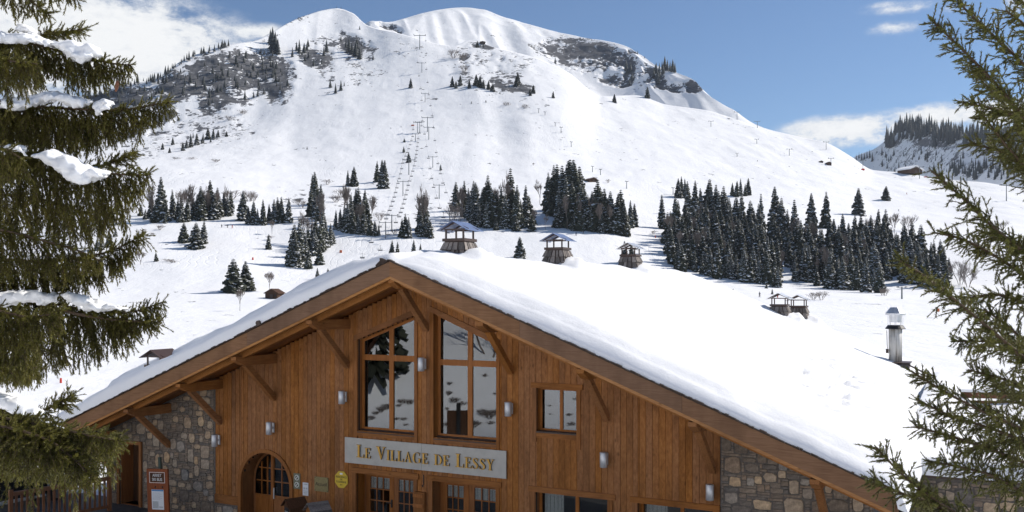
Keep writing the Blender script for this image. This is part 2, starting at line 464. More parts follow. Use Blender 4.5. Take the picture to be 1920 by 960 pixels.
def glass_mat(name, refl, tint):
    m, t, b = new_mat(name)
    tr = nd(t, 'ShaderNodeBsdfTransparent'); tr.inputs['Color'].default_value = tuple(tint) + (1,)
    gl = nd(t, 'ShaderNodeBsdfGlossy'); gl.inputs['Roughness'].default_value = .0; gl.inputs['Color'].default_value = (.93, .96, 1, 1)
    fr = nd(t, 'ShaderNodeFresnel'); fr.inputs['IOR'].default_value = 1.5
    f = tmath(t, 'ADD', refl, tmath(t, 'MULTIPLY', fr.outputs[0], .9), True)
    mx = nd(t, 'ShaderNodeMixShader'); t.links.new(f, mx.inputs['Fac'])
    t.links.new(tr.outputs[0], mx.inputs[1]); t.links.new(gl.outputs[0], mx.inputs[2])
    t.links.new(mx.outputs[0], t.nodes['Material Output'].inputs['Surface'])
    return m
M['glass'] = glass_mat('coated window glass', .085, (.5, .52, .52))
M['door_glass'] = glass_mat('door glass', .06, (.8, .82, .82))

def flue_mat():
    m, t, b = new_mat('stained white flue')
    tc = nd(t, 'ShaderNodeTexCoord').outputs['Object']
    n = tnoise(t, tc, 5, 5, .65, (3.2, 3.2, .12))
    c = ramp(t, n, [(.36, (.13, .115, .10)), (.46, (.50, .48, .44)), (.62, (.72, .70, .66))])
    t.links.new(c, b.inputs['Base Color']); b.inputs['Roughness'].default_value = .5
    return m
M['flue'] = flue_mat()

# ================================================================== TERRAIN
# Measured profiles of the slope: for each bearing a list of (row, distance); row and distance give a height.
NEAR = [(859, 45), (699, 105), (640, 150), (600, 210)]
PROF = [
    (-700, NEAR + [(560, 300), (510, 380), (450, 460), (390, 600), (330, 740), (280, 860), (240, 950)]),
    (-150, NEAR + [(556, 300), (492, 380), (424, 460), (345, 600), (293, 740), (243, 860), (200, 955)]),
    (60,  NEAR + [(555, 300), (488, 380), (418, 460), (338, 600), (288, 740), (240, 850), (188, 945)]),
    (180, NEAR + [(555, 300), (485, 380), (415, 460), (335, 600), (285, 740), (240, 850), (178, 930)]),
    (230, NEAR + [(555, 300), (485, 380), (415, 460), (335, 600), (285, 740), (238, 850), (160, 930)]),
    (300, NEAR + [(555, 300), (485, 380), (415, 460), (335, 600), (285, 740), (235, 850), (146, 935)]),
    (335, NEAR + [(555, 300), (486, 380), (417, 460), (335, 602), (284, 742), (232, 855), (118, 955)]),
    (375, NEAR + [(556, 300), (488, 380), (418, 460), (335, 605), (282, 745), (226, 862), (100, 975)]),
    (430, NEAR + [(557, 300), (490, 380), (420, 460), (335, 610), (280, 750), (215, 870), (84, 1000)]),
    (480, NEAR + [(558, 300), (496, 380), (423, 460), (338, 615), (272, 765), (206, 890), (76, 1030)]),
    (510, NEAR + [(560, 300), (500, 380), (425, 460), (340, 620), (265, 780), (195, 900), (60, 1060)]),
    (560, NEAR + [(560, 300), (505, 380), (425, 460), (345, 620), (255, 800), (150, 955), (34, 1120)]),
    (600, NEAR + [(560, 300), (507, 380), (425, 460), (347, 620), (252, 800), (148, 960), (21, 1160)]),
    (632, NEAR + [(560, 300), (508, 380), (425, 460), (348, 620), (250, 800), (148, 960), (16, 1180)]),
    (660, NEAR + [(560, 300), (508, 380), (425, 460), (349, 620), (250, 800), (149, 960), (24, 1160)]),
    (690, NEAR + [(560, 300), (510, 380), (425, 460), (350, 620), (250, 800), (150, 960), (48, 1120)]),
    (745, NEAR + [(560, 300), (510, 380), (425, 460), (350, 620), (250, 800), (150, 955), (62, 1080)]),
    (800, NEAR + [(560, 300), (512, 380), (428, 460), (350, 620), (250, 800), (150, 955), (78, 1060)]),
    (850, NEAR + [(560, 300), (514, 380), (430, 460), (350, 620), (250, 800), (150, 950), (86, 1055)]),
    (880, NEAR + [(560, 300), (515, 380), (431, 460), (350, 620), (250, 800), (155, 940), (76, 1080)]),
    (930, NEAR + [(560, 300), (516, 380), (432, 460), (352, 620), (255, 800), (165, 930), (90, 1060)]),
    (1000, NEAR + [(560, 300), (518, 380), (435, 460), (355, 620), (265, 780), (182, 905), (108, 1040)]),
    (1060, NEAR + [(560, 300), (520, 380), (436, 460), (358, 620), (275, 780), (200, 892), (133, 1020)]),
    (1130, NEAR + [(560, 300), (524, 380), (440, 460), (362, 622), (290, 780), (226, 900), (180, 1005)]),
    (1190, NEAR + [(560, 300), (527, 380), (443, 470), (366, 630), (296, 782), (235, 902), (178, 1035)]),
    (1250, NEAR + [(560, 300), (531, 382), (445, 480), (370, 640), (300, 788), (245, 905), (196, 1022)]),
    (1320, NEAR + [(560, 300), (534, 385), (446, 490), (372, 655), (307, 795), (256, 908), (206, 1012)]),
    (1400, NEAR + [(560, 300), (538, 388), (446, 495), (372, 668), (316, 800), (270, 902), (231, 992)]),
    (1500, NEAR + [(560, 300), (542, 390), (446, 498), (374, 688), (326, 808), (290, 892), (257, 962)]),
    (1545, NEAR + [(560, 300), (543, 390), (446, 498), (377, 698), (331, 810), (301, 882), (266, 950)]),
    (1590, NEAR + [(560, 300), (543, 390), (446, 498), (381, 708), (340, 808), (315, 872), (289, 932)]),
    (1640, NEAR + [(560, 300), (543, 390), (447, 498), (386, 716), (351, 800), (335, 860), (319, 918)]),
    (1700, NEAR + [(560, 300), (542, 390), (450, 498), (389, 716), (358, 792), (341, 848), (324, 900)]),
    (1760, NEAR + [(560, 300), (541, 390), (452, 496), (393, 710), (366, 780), (350, 832), (335, 880)]),
    (1850, NEAR + [(560, 300), (540, 390), (455, 494), (398, 692), (375, 752), (358, 800), (343, 842)]),
    (1920, NEAR + [(560, 300), (540, 390), (460, 490), (405, 672), (385, 732), (368, 782), (354, 822)]),
    (2600, NEAR + [(560, 300), (535, 390), (480, 480), (440, 622), (425, 682), (410, 732), (400, 772)]),
]
def pchip(xk, yk, x):
    """monotone cubic through xk, yk (yk may have trailing dims)"""
    xk = np.asarray(xk, float); yk = np.asarray(yk, float); x = np.asarray(x, float)
    h = np.diff(xk).reshape((-1,) + (1,) * (yk.ndim - 1)); dl = np.diff(yk, axis=0) / h
    m = np.zeros_like(yk)
    a, b = dl[:-1], dl[1:]
    w1 = 2 * h[1:] + h[:-1]; w2 = h[1:] + 2 * h[:-1]
    with np.errstate(divide='ignore', invalid='ignore'):
        mm = (w1 + w2) / (w1 / a + w2 / b)
    m[1:-1] = np.where(a * b > 0, np.nan_to_num(mm), 0)
    m[0], m[-1] = dl[0], dl[-1]
    i = np.clip(np.searchsorted(xk, x) - 1, 0, len(xk) - 2)
    sh = (-1,) + (1,) * (yk.ndim - 1)
    hi = h[i].reshape(sh) if yk.ndim > 1 else h[i]
    t = ((x - xk[i]) / (xk[i + 1] - xk[i])).reshape(sh)
    t2 = t * t; t3 = t2 * t
    return (2 * t3 - 3 * t2 + 1) * yk[i] + (t3 - 2 * t2 + t) * hi * m[i] + (-2 * t3 + 3 * t2) * yk[i + 1] + (t3 - t2) * hi * m[i + 1]

def profile_at(prof, px):
    xs = [c[0] for c in prof]; arr = np.array([c[1] for c in prof], float)   # (cols, k, 2)
    return pchip(xs, arr, np.atleast_1d(px))                                  # (n, k, 2)

def ell(px, py, cx, cy, rx, ry, rot=0.0, p=2):
    c, s = math.cos(R(rot)), math.sin(R(rot))
    x = (px - cx) * c + (py - cy) * s; y = -(px - cx) * s + (py - cy) * c
    return np.clip(1.35 - (np.abs(x / rx) ** p + np.abs(y / ry) ** p), 0, 1)

FRONT_ROCK = [(215, 190, 80, 26, -12, 1), (330, 165, 62, 34, -38, .95), (400, 140, 62, 44, -12, 1), (395, 200, 26, 24, 0, .9), (455, 135, 50, 44, 14, 1), (505, 140, 48, 44, 10, .95),
              (520, 170, 30, 30, 0, .9), (505, 70, 15, 7, -20, .5), (430, 190, 60, 22, -12, .7), (300, 225, 40, 12, -25, .85), (240, 250, 60, 14, -30, .6), (595, 112, 36, 22, 8, .95), (660, 88, 34, 20, 30, .95), (620, 80, 45, 12, 0, .6), (690, 100, 14, 22, 10, .6),
              (905, 86, 30, 9, 14, .72), (868, 100, 16, 22, 0, .6), (945, 158, 34, 15, 16, .85), (985, 168, 22, 10, 10, .7), (872, 132, 12, 12, 0, .6), (806, 186, 14, 3, 5, .9),
              (640, 10, 20, 9, 0, .55), (560, 36, 30, 8, -30, .5), (1250, 178, 6, 4, 0, .5)]
def front_rock(px, py):
    r = np.zeros_like(px)
    for cx, cy, rx, ry, rot, k in FRONT_ROCK:
        r = np.maximum(r, k * ell(px, py, cx, cy, rx, ry, rot))
    # brushy belts: thinner specks
    for cx, cy, rx, ry, rot, k in [(300, 260, 150, 35, -22, .40), (430, 250, 60, 22, -20, .36), (640, 130, 80, 30, 10, .33), (930, 130, 80, 50, 0, .33), (760, 90, 40, 20, 20, .25),
                                   (680, 385, 50, 20, 0, .30), (560, 370, 40, 16, 0, .30), (800, 400, 30, 45, 0, .3), (990, 195, 40, 12, 0, .3)]:
        r = np.maximum(r, k * ell(px, py, cx, cy, rx, ry, rot))
    return r

def build_slope(name, prof, pxs, subs, mat, rockf, amp_rock, amp_snow, back, kind='structure', strata=18.0, flutes=0.0):
    K = profile_at(prof, pxs)                                   # (n, k, 2)
    ts = np.concatenate([np.linspace(i, i + 1, s, endpoint=False) for i, s in enumerate(subs)] + [[len(subs)]])
    YD = pchip(np.arange(K.shape[1]), K.transpose(1, 0, 2), ts)  # (rows, n, 2)
    py = YD[..., 0]; d = YD[..., 1]; px = np.broadcast_to(pxs, py.shape)
    X = (px - 960) / F * d; Z = CZ + (HY - py) / F * d
    rock = rockf(px, py)
    rock = np.where(rock > .02, np.clip(rock * .90 + (fbm(px / 12 + py / 30, py / 8, 4, 41) - .5) * .85, 0, 1), 0)
    rr = np.clip(rock * 1.5 - .3, 0, 1)
    nz = fbm(X / 26, (Z * 1.6 + d * .2) / 26, 5, 3, .55) - .5
    ridg = 1 - 2 * np.abs(fbm(X / 34 + 5, Z / 20, 4, 9) - .5)
    st = np.abs(((Z + 10 * fbm(X / 80, d / 80, 3, 5)) / strata) % 1 - .5)
    dd = rr * amp_rock * (nz * 2.0 + (ridg - .75) * 1.2 + (st - .25) * .9)
    far = np.clip((d - 150) / 500, 0, 1); far_ = np.clip((d - 700) / 400, 0, 1)
    flute = (.72 - 2 * np.abs(fbm(X / 45 + Z / 160, Z / 260, 3, 77) - .5)) * flutes * np.clip((len(subs) - ts) / .25, .12, 1)[:, None]
    sn = flute * far_ * np.clip((1 - rr), 0, 1) + (fbm(X / 60, d / 60, 4, 21) - .5) * amp_snow * far + (fbm(X / 14, d / 22, 3, 31) - .5) * (.25 + .9 * far)
    edge = np.ones_like(ts); edge[-3:] = .6
    dn = d - dd * edge[:, None]                                  # rocks step out of and into the slope
    Zn = Z + (sn * (1 - .5 * rr) + dd * .25) * np.clip((d - 45) / 40, 0, 1) * edge[:, None]
    Xn = X
    V = np.stack([Xn, dn, Zn], -1)
    # the far side, falling away
    last = V[-1]; bk = []
    for a, b in back:
        q = last.copy(); k = (q[:, 1:2] + a) / q[:, 1:2]; q[:, 0:1] *= k; q[:, 1:2] *= k; q[:, 2] -= b; bk.append(q)
    V = np.concatenate([V] + [q[None] for q in bk], 0)
    rk = np.concatenate([rock] + [rock[-1:] * .5 for _ in bk], 0)
    me = np_mesh(name, V.reshape(-1, 3), grid_faces(V.shape[0], V.shape[1]), mat, True)
    at = me.attributes.new('rock', 'FLOAT', 'POINT'); at.data.foreach_set('value', rk.astype(np.float32).ravel())
    o = link(name, me); tag(o, kind=kind)
    return o

pxs = np.concatenate([np.arange(-700, -30, 30.), np.arange(-30, 100, 6.), np.arange(100, 720, 2.), np.arange(720, 1935, 3.), np.arange(1940, 2601, 30.)])
slope = build_slope('ski_slope', PROF, pxs, [14, 12, 10, 12, 16, 26, 30, 34, 44, 60], M['mountain'], front_rock, 3.5, 3.0, [(25, 16), (120, 95), (400, 330)], flutes=3.5)

SUMMIT = [
    (560, [(90, 1290), (80, 1330), (70, 1380)]), (640, [(80, 1280), (70, 1320), (62, 1370)]),
    (695, [(95, 1230), (70, 1270), (47, 1330)]), (730, [(110, 1190), (78, 1250), (42, 1350)]), (770, [(125, 1170), (84, 1250), (31, 1375)]),
    (800, [(130, 1160), (88, 1250), (23, 1390)]), (830, [(135, 1160), (90, 1260), (18, 1405)]), (868, [(140, 1160), (92, 1270), (15, 1420)]),
    (905, [(150, 1160), (98, 1270), (18, 1415)]), (940, [(155, 1160), (105, 1265), (30, 1405)]), (990, [(165, 1150), (118, 1250), (45, 1395)]),
    (1030, [(180, 1140), (135, 1230), (57, 1380)]), (1100, [(215, 1110), (160, 1210), (72, 1340)]), (1150, [(230, 1090), (165, 1200), (81, 1310)]),
    (1182, [(235, 1080), (165, 1185), (91, 1285)]), (1200, [(235, 1075), (168, 1170), (103, 1260)]), (1230, [(235, 1065), (175, 1140), (122, 1215)]),
    (1265, [(235, 1050), (185, 1100), (135, 1170)]), (1305, [(240, 1030), (195, 1070), (154, 1110)]), (1320, [(243, 1022), (205, 1055), (171, 1090)]),
    (1370, [(255, 1005), (232, 1030), (214, 1055)]), (1420, [(270, 990), (255, 1005), (240, 1025)]), (1470, [(285, 960), (280, 975), (275, 990)]),
]
def summit_rock(px, py):
    r = np.zeros_like(px)
    for cx, cy, rx, ry, rot, k in [(1060, 100, 55, 15, 8, .95), (1110, 96, 60, 22, 12, 1), (1160, 112, 36, 16, 20, .95), (1090, 122, 60, 7, 5, .7), (1180, 145, 14, 26, 0, .95), (1140, 152, 22, 8, -10, .85), (1160, 160, 30, 12, 0, .7),
                               (1225, 140, 24, 12, 20, .9), (1240, 160, 14, 16, 0, .85), (1265, 168, 20, 10, 0, .85), (1300, 166, 20, 13, 4, 1), (1012, 100, 16, 6, 5, .8), (1185, 100, 10, 6, 10, .9), (728, 58, 22, 5, 8, .75), (745, 62, 12, 5, 30, .6), (1100, 110, 100, 40, 10, .42), (1210, 150, 40, 30, 0, .4)]:
        r = np.maximum(r, k * ell(px, py, cx, cy, rx, ry, rot))
    return r
build_slope('summit_ridge', SUMMIT, np.concatenate([np.arange(560, 690, 6.), np.arange(690, 1471, 2.)]), [40, 60], M['mountain'], summit_rock, 3.5, 5.0, [(14, 6), (150, 140), (400, 420)], flutes=13.0)

FARHILL = [     # a steep flank that comes nearer to the right, turned away from the sun
    (1480, [(420, 1980), (395, 2050), (370, 2150)]), (1560, [(400, 1900), (365, 2000), (330, 2100)]), (1605, [(395, 1800), (345, 1930), (293, 2050)]), (1640, [(390, 1720), (335, 1850), (279, 1970)]),
    (1662, [(385, 1660), (330, 1790), (262, 1920)]), (1680, [(385, 1600), (325, 1740), (244, 1880)]), (1700, [(385, 1550), (320, 1690), (240, 1830)]), (1740, [(380, 1450), (315, 1590), (238, 1730)]),
    (1800, [(380, 1310), (312, 1440), (248, 1580)]), (1860, [(380, 1180), (312, 1310), (250, 1440)]), (1930, [(380, 1040), (312, 1160), (254, 1290)]), (2200, [(380, 960), (330, 1030), (270, 1130)]), (2700, [(420, 900), (400, 960), (340, 1030)]),
]
def far_rock(px, py):
    r = np.full_like(px, .0)
    for cx, cy, rx, ry, rot, k in [(1745, 250, 110, 26, 4, .62), (1740, 268, 50, 8, 4, .95), (1830, 285, 170, 46, 4, .44), (1700, 285, 60, 40, -20, .44), (1680, 262, 20, 16, -40, .8), (1900, 280, 60, 10, 0, .85), (1800, 272, 60, 8, 0, .6)]:
        r = np.maximum(r, k * ell(px, py, cx, cy, rx, ry, rot))
    return r
build_slope('far_hill', FARHILL, np.concatenate([np.arange(1480, 1960, 3.), np.arange(1960, 2701, 30.)]), [24, 50], M['far_mountain'], far_rock, 7.0, 5.0, [(30, 12), (200, 160), (500, 420)])

_pc = {}
def on_slope(px, py, prof=PROF):
    """the point of the slope seen at bearing px and row py"""
    K = profile_at(prof, px)[0]
    ts = np.linspace(0, K.shape[0] - 1, 400)
    YD = pchip(np.arange(K.shape[0]), K, ts)
    i = int(np.argmin(np.abs(YD[:, 0] - py))) if py > YD[-1, 0] else len(ts) - 1
    d = float(YD[i, 1]); y = float(YD[i, 0])
    return Vector(((px - 960) / F * d, d, CZ + (HY - y) / F * d))

# the forecourt and the bank of snow to the left of it and behind
def ground_h(X, Y):
    X = np.asarray(X, float); Y = np.asarray(Y, float)
    z = np.full(np.broadcast(X, Y).shape, -.25)
    k = np.clip((Y - 33) / 11, 0, 1); z = z - .6 * k * k * (3 - 2 * k)
    z = z - np.clip(Y - 44.6, 0, 10) * .35
    t = np.clip((-X - .8 * Y - 9) / 1.28, 0, 80)
    b = .62 * t * np.clip(t / 5, 0, 1) * np.clip((44 - Y) / 14, 0, 1)
    b = np.minimum(b, 26 + .1 * t)
    return z + b + (fbm(X / 7, Y / 7, 4, 50) - .5) * np.clip(b, 0, 2.6) + (fbm(X / 2.8, Y / 2.8, 2, 51) - .5) * np.clip(b, 0, .8)
gx = np.arange(-130, 130.1, 1.3); gy = np.arange(-110, 52.1, 1.3)
GX, GY = np.meshgrid(gx, gy)
GV = np.stack([GX, GY, ground_h(GX, GY)], -1)
gm = np_mesh('snowy_ground', GV.reshape(-1, 3), grid_faces(len(gy), len(gx)), M['snow'], True)
tag(link('snowy_ground', gm), kind='structure')

# ================================================================== CHALET
TH = math.atan2(.4545, .8907)
EX, EY = math.cos(TH), -math.sin(TH)          # along the gable, to the right
RX, RY = math.sin(TH), math.cos(TH)           # along the ridge, away
AX, AY = (733 - 960) / F * 25, 25.0           # foot of the gable's tip
def L2W(u, w, z=0.0): return Vector((AX + EX * u + RX * w, AY + EY * u + RY * w, z))
CU = -AX * EX - AY * EY; CW = -AX * RX - AY * RY
def fp(px, py, w=1.8):
    """(u, z) of the spot seen at a measured place on the plane w"""
    a = (px - 960) / F; b = (HY - py) / F
    t = (w - CW) / (a * RX + RY)
    return CU + t * (a * EX + EY), CZ + t * b
PITCH = .3977
def zr(u): return 7.96 - PITCH * abs(u)
UL, UR, WE = -14.0, 12.6, 25.0
WALL = 1.8
WL, WR = -8.13, 8.47          # limits of the timber cladding
GZ = -.25

chalet = thing('chalet', 'large timber and stone chalet with a deep layer of snow on its broad gable roof', 'chalet', (AX, AY, 0), -TH)
def cpart(mb, name, mats, parent=None, smooth=False):
    return mb.build(name, mats, parent or chalet, smooth)

# ---- roof deck, soffit boards, bargeboards
mb = MB()
mb.prism([(UL, zr(UL)), (UL, zr(UL) - .36), (0, zr(0) - .36), (UR, zr(UR) - .36), (UR, zr(UR)), (0, zr(0))][::-1], .02, WE)
roof = cpart(mb, 'roof', M['soffit'])
for s, U in ((-1, UL), (1, UR)):
    n = 8 if s < 0 else 4
    for i in range(n):                       # boards under the overhang, running down the slope
        w0 = .5 + (1.8 - .5) * i / n; w1 = .5 + (1.8 - .5) * (i + 1) / n - .012
        m = MB(); a, b = .05 * s, U - .1 * s
        m.prism([(a, zr(a) - .365), (b, zr(b) - .365), (b, zr(b) - .395), (a, zr(a) - .395)][::(1 if s > 0 else -1)], w0, w1)
        cpart(m, 'soffit_board', M['soffit'], roof)
    m = MB(); a, b = 0, U
    js = [0, U * .36, U * .71, U] if s < 0 else [0, U * .31, U * .64, U]
    for ja, jb in zip(js[:-1], js[1:]):
        m = MB(); ja2 = ja + (.003 * s if ja else 0); jb2 = jb - (.003 * s if jb != U else 0)
        m.prism([(ja2, zr(ja2)), (jb2, zr(jb2)), (jb2, zr(jb2) - .40), (ja2, zr(ja2) - .40)][::(1 if s > 0 else -1)], -.065, .015)
        cpart(m, 'bargeboard', M['fascia'], roof)
    m = MB(); m.prism([(a, zr(a) - .402), (b, zr(b) - .402), (b, zr(b) - .475), (a, zr(a) - .475)][::(1 if s > 0 else -1)], -.05, .03)
    cpart(m, 'bargeboard_trim', M['trim'], roof)
    m = MB(); m.prism([(a, zr(a) - .37), (b, zr(b) - .37), (b, zr(b) - .60), (a, zr(a) - .60)][::(1 if s > 0 else -1)], .28, .46)
    cpart(m, 'rafter', M['beam'], roof)
    # eave board along the low edge
    m = MB(); m.box(min(U, U + .05 * s), max(U, U + .05 * s), .016, WE, zr(U) - .42, zr(U) - .02)
    cpart(m, 'eave_board', M['fascia'], roof)
# ragged ends of the roof shingles under the snow
rs = random.Random(5); mb = MB()
for s, U in ((-1, UL), (1, UR)):
    u = 0.0
    while abs(u) < abs(U) - .05:
        wd = rs.uniform(.05, .16); a, b = u, u + s * wd; up = rs.uniform(.025, .06)
        o = rs.uniform(.10, .15)
        lo, hi = min(a, b), max(a, b)
        vs = [(lo, -o, zr(lo) + .003), (hi, -o, zr(hi) + .003), (hi, -.0, zr(hi) + .003), (lo, -.0, zr(lo) + .003)]
        vs += [(x, y, z + up) for x, y, z in vs]
        mb.add(vs, [(0, 3, 2, 1), (4, 5, 6, 7), (0, 1, 5, 4), (1, 2, 6, 5), (2, 3, 7, 6), (3, 0, 4, 7)])
        u = b + s * rs.choice((0, 0, 0, .012))
tag(cpart(mb, 'shingle_edge', M['shingle_edge'], roof), kind='stuff')
m = MB()                                     # two ridge shingles sticking out at the tip
m.prism([(-.02, 7.965), (-.42, 7.965 - .16), (-.44, 7.965 - .10), (-.30, 7.98), (-.30, 8.06)][::-1], -.10, .25)
cpart(m, 'ridge_shingle', M['shingle_edge'], roof)

# ---- purlins with their struts
PUR = [-12.85, -10.2, -7.9, -5.63, -2.8, 0.0, 2.72, 5.51, 8.29, 10.98]
for u in PUR:
    zt = zr(u) - .47 - (.04 if u else 0)
    m = MB(); hw = .10; h = .25
    tip = [(.0, zt - .10), (.0, zt), (1.82, zt), (1.82, zt - h - .05), (.42, zt - h - .03), (.30, zt - h)]
    vs = [(u - hw, w, z) for w, z in tip] + [(u + hw, w, z) for w, z in tip]; n = len(tip)
    m.add(vs, [tuple(range(n)), tuple(range(2 * n - 1, n - 1, -1))] + [((i + 1) % n, i, i + n, (i + 1) % n + n) for i in range(n)])
    cpart(m, 'purlin', M['beam'], roof)
    m = MB(); m.beam((u, .50, zt - h + .0), (u, 1.80, zt - 1.42), .155, .17, up=(0, 0, 1))
    cpart(m, 'strut', M['beam'], roof)

# ---- openings in the cladding: (u0, u1, lower, upper)
lw = (-2.43, -.41); rw = (.24, 2.27)
def lw_top(u): return 5.72 + (u + 2.43) * .374
def rw_top(u): return 6.53 - (u - .24) * .409
AC, AR_, AS = -6.0, 1.02, 1.06
OPEN = [
    (lw[0], lw[1], lambda u: 3.01, lw_top), (rw[0], rw[1], lambda u: 2.99, rw_top),
    (3.49, 4.66, lambda u: 3.38, lambda u: 4.55), (-2.48, -.44, lambda u: -9, lambda u: 1.74), (.20, 2.25, lambda u: -9, lambda u: 1.745),
    (3.45, 5.53, lambda u: .45, lambda u: 1.745), (6.35, 8.30, lambda u: .45, lambda u: 1.75),
    (AC - AR_, AC + AR_, lambda u: -9, lambda u: AS + math.sqrt(max(0, AR_ ** 2 - (u - AC) ** 2))),
]
def solid(u0, u1, zlo, zhi):
    """upright intervals of the wall between u0 and u1 left free by the openings"""
    um = (u0 + u1) / 2; cuts = []
    for a, b, lo, hi in OPEN:
        if u1 > a + .01 and u0 < b - .01:
            c = min(max(um, a), b)
            cuts.append((lo(c), max(hi(min(max(u0, a), b)), hi(min(max(u1, a), b))) if False else hi(c)))
    cuts.sort(); out = []; z = zlo
    for lo, hi in cuts:
        if lo > z: out.append((z, min(lo, zhi)))
        z = max(z, hi)
    if z < zhi: out.append((z, zhi))
    return [(a, b) for a, b in out if b - a > .04]

wall = MB(); pieces = []
pw = (WR - WL) / 96; rp = random.Random(11)
for i in range(96):
    u0 = WL + i * pw; u1 = u0 + pw
    # split where an opening's edge falls inside the board
    es = sorted({u0, u1} | {x for o in OPEN for x in o[:2] if u0 + .012 < x < u1 - .012})
    for a, b in zip(es[:-1], es[1:]):
        zt = min(zr(a), zr(b)) - .40
        for lo, hi in solid(a, b, .27, zt):
            ga = .0028 if a == u0 else 0; gb = .0028 if b == u1 else 0
            pieces.append((a + ga, b - gb, lo, hi))
            wall.box(a, b, 1.832, 1.90, lo, hi)
woodwall = cpart(wall, 'timber_wall', M['interior'])
for a, b, lo, hi in pieces:
    m = MB(); f = 1.8 + rp.uniform(-.003, .003); c = .006
    m.add([(a, 1.83, lo), (b, 1.83, lo), (b, 1.83, hi), (a, 1.83, hi), (a, f + c, lo), (a + c, f, lo), (b - c, f, lo), (b, f + c, lo), (a, f + c, hi), (a + c, f, hi), (b - c, f, hi), (b, f + c, hi)],
          [(4, 5, 9, 8), (5, 6, 10, 9), (6, 7, 11, 10), (0, 4, 8, 3), (7, 1, 2, 11), (0, 1, 7, 6, 5, 4), (3, 8, 9, 10, 11, 2), (0, 3, 2, 1)])
    # origin in the board's middle, so each board's grain differs
    cx, cz = (a + b) / 2, (lo + hi) / 2
    m.v = [(x - cx, y, z - cz) for x, y, z in m.v]
    o = m.build('plank', M['plank'], woodwall, loc=(cx, 0, cz))
m = MB(); m.box(WL, AC - AR_ - .10, 1.765, 1.80, .28, .56); cpart(m, 'base_board', M['casing_h'], woodwall)

# ---- stone walls
def stone_field(name, u0, u1, z0, z1, inside, w, seed, cell=.055, big=26, dirz=None, parent=None, place=None):
    rr = random.Random(seed)
    nx = int((u1 - u0) / cell); nz = int((z1 - z0) / cell)
    occ = [[not inside(u0 + (i + .5) * cell, z0 + (k + .5) * cell) for i in range(nx)] for k in range(nz)]
    rects = []
    def free(i, k, a, b):
        if i + a > nx or k + b > nz: return False
        return all(not occ[k + y][i + x] for y in range(b) for x in range(a))
    def take(i, k, a, b):
        for y in range(b):
            for x in range(a): occ[k + y][i + x] = True
        rects.append((i, k, a, b))
    for _ in range(big * 30):
        if sum(1 for q in rects) >= big: break
        a, b = rr.randint(4, 8), rr.randint(4, 8)
        i, k = rr.randint(0, max(0, nx - a)), rr.randint(0, max(0, nz - b))
        if free(i, k, a, b): take(i, k, a, b)
    nb = len(rects)
    for _ in range(big * 40):
        if len(rects) >= nb + big * 2: break
        a, b = rr.randint(3, 6), rr.randint(2, 5)
        i, k = rr.randint(0, max(0, nx - a)), rr.randint(0, max(0, nz - b))
        if free(i, k, a, b): take(i, k, a, b)
    for k in range(nz):
        i = 0
        while i < nx:
            if occ[k][i]: i += 1; continue
            b = rr.choice((1, 1, 1, 2, 2)); a = rr.randint(3, 9)
            while b > 1 and not free(i, k, 1, b): b -= 1
            n = 1
            while n < a and free(i, k, n + 1, b): n += 1
            take(i, k, n, b); i += n
    rects.sort(key=lambda q: -q[2] * q[3])
    rest = MB(); cnt = 0
    for i, k, a, b in rects:
        cx, cz = u0 + (i + a / 2) * cell, z0 + (k + b / 2) * cell
        hw, hh = a * cell / 2 - .003, b * cell / 2 - .003
        n = rr.choice((6, 7, 8, 9)) if a * b > 10 else 8; e = rr.uniform(.3, .75) if a * b > 10 else .32; ring = []
        j = .085 if a * b > 10 else .04
        for q in range(n):
            t = 2 * math.pi * (q + rr.uniform(.2, .8)) / n
            x = math.copysign(abs(math.cos(t)) ** e, math.cos(t)) * hw * rr.uniform(1 - j * 1.6, 1.02)
            z = math.copysign(abs(math.sin(t)) ** e, math.sin(t)) * hh * rr.uniform(1 - j * 1.6, 1.02)
            ring.append((x, z))
        pr = rr.uniform(.015, .038) if a * b > 10 else rr.uniform(.008, .03)
        vs = [(x, .03, z) for x, z in ring] + [(x * 1.0, -pr * .55, z * 1.0) for x, z in ring] + [(x * .93, -pr - rr.uniform(-.006, .006), z * .92) for x, z in ring] + [(0, -pr - .006, 0)]
        fs = []
        for q in range(n):
            q2 = (q + 1) % n
            fs += [(q, q2, n + q2, n + q), (n + q, n + q2, 2 * n + q2, 2 * n + q), (2 * n + q, 2 * n + q2, 3 * n)]
        if cnt < 290:
            mm = MB(); mm.add(vs, fs); mm.build('stone', M['stone'] if b > 2 and rr.random() < .72 else M['slab'], parent, loc=(cx, w, cz))
        else:
            rest.add([(x + cx, y + w, z + cz) for x, y, z in vs], fs)
        cnt += 1
    if rest.v: tag(rest.build('small_stones', M['slab'], parent), kind='stuff')

DU = (-12.56, -11.59); DZ = 1.90
mb = MB()
wl = WALL - .0
mb.prism([(-13.26, GZ), (-13.26, zr(-13.26) - .40), (WL, zr(WL) - .40), (WL, GZ), (DU[1], GZ), (DU[1], DZ), (DU[0], DZ), (DU[0], GZ)][::1], wl, wl + .35)
mb.box(-13.26, -13.0, wl + .351, WE - .5, GZ, zr(-13.26) - .42)
swl = cpart(mb, 'stone_wall', M['mortar'])
stone_field('l', -13.24, WL - .02, GZ, 4.5, lambda u, z: z < zr(u) - .46 and not (DU[0] - .12 < u < DU[1] + .12 and z < DZ + .10), wl, 21, .058, 46, parent=swl)
mb = MB()
mb.prism([(WR + .01, GZ), (12.0, GZ), (12.0, zr(12.0) - .40), (WR + .01, zr(WR + .01) - .40)], wl, wl + .35)
mb.box(11.75, 12.0, wl + .351, WE - .5, GZ, zr(12.0) - .42)
swr = cpart(mb, 'stone_wall', M['mortar'])
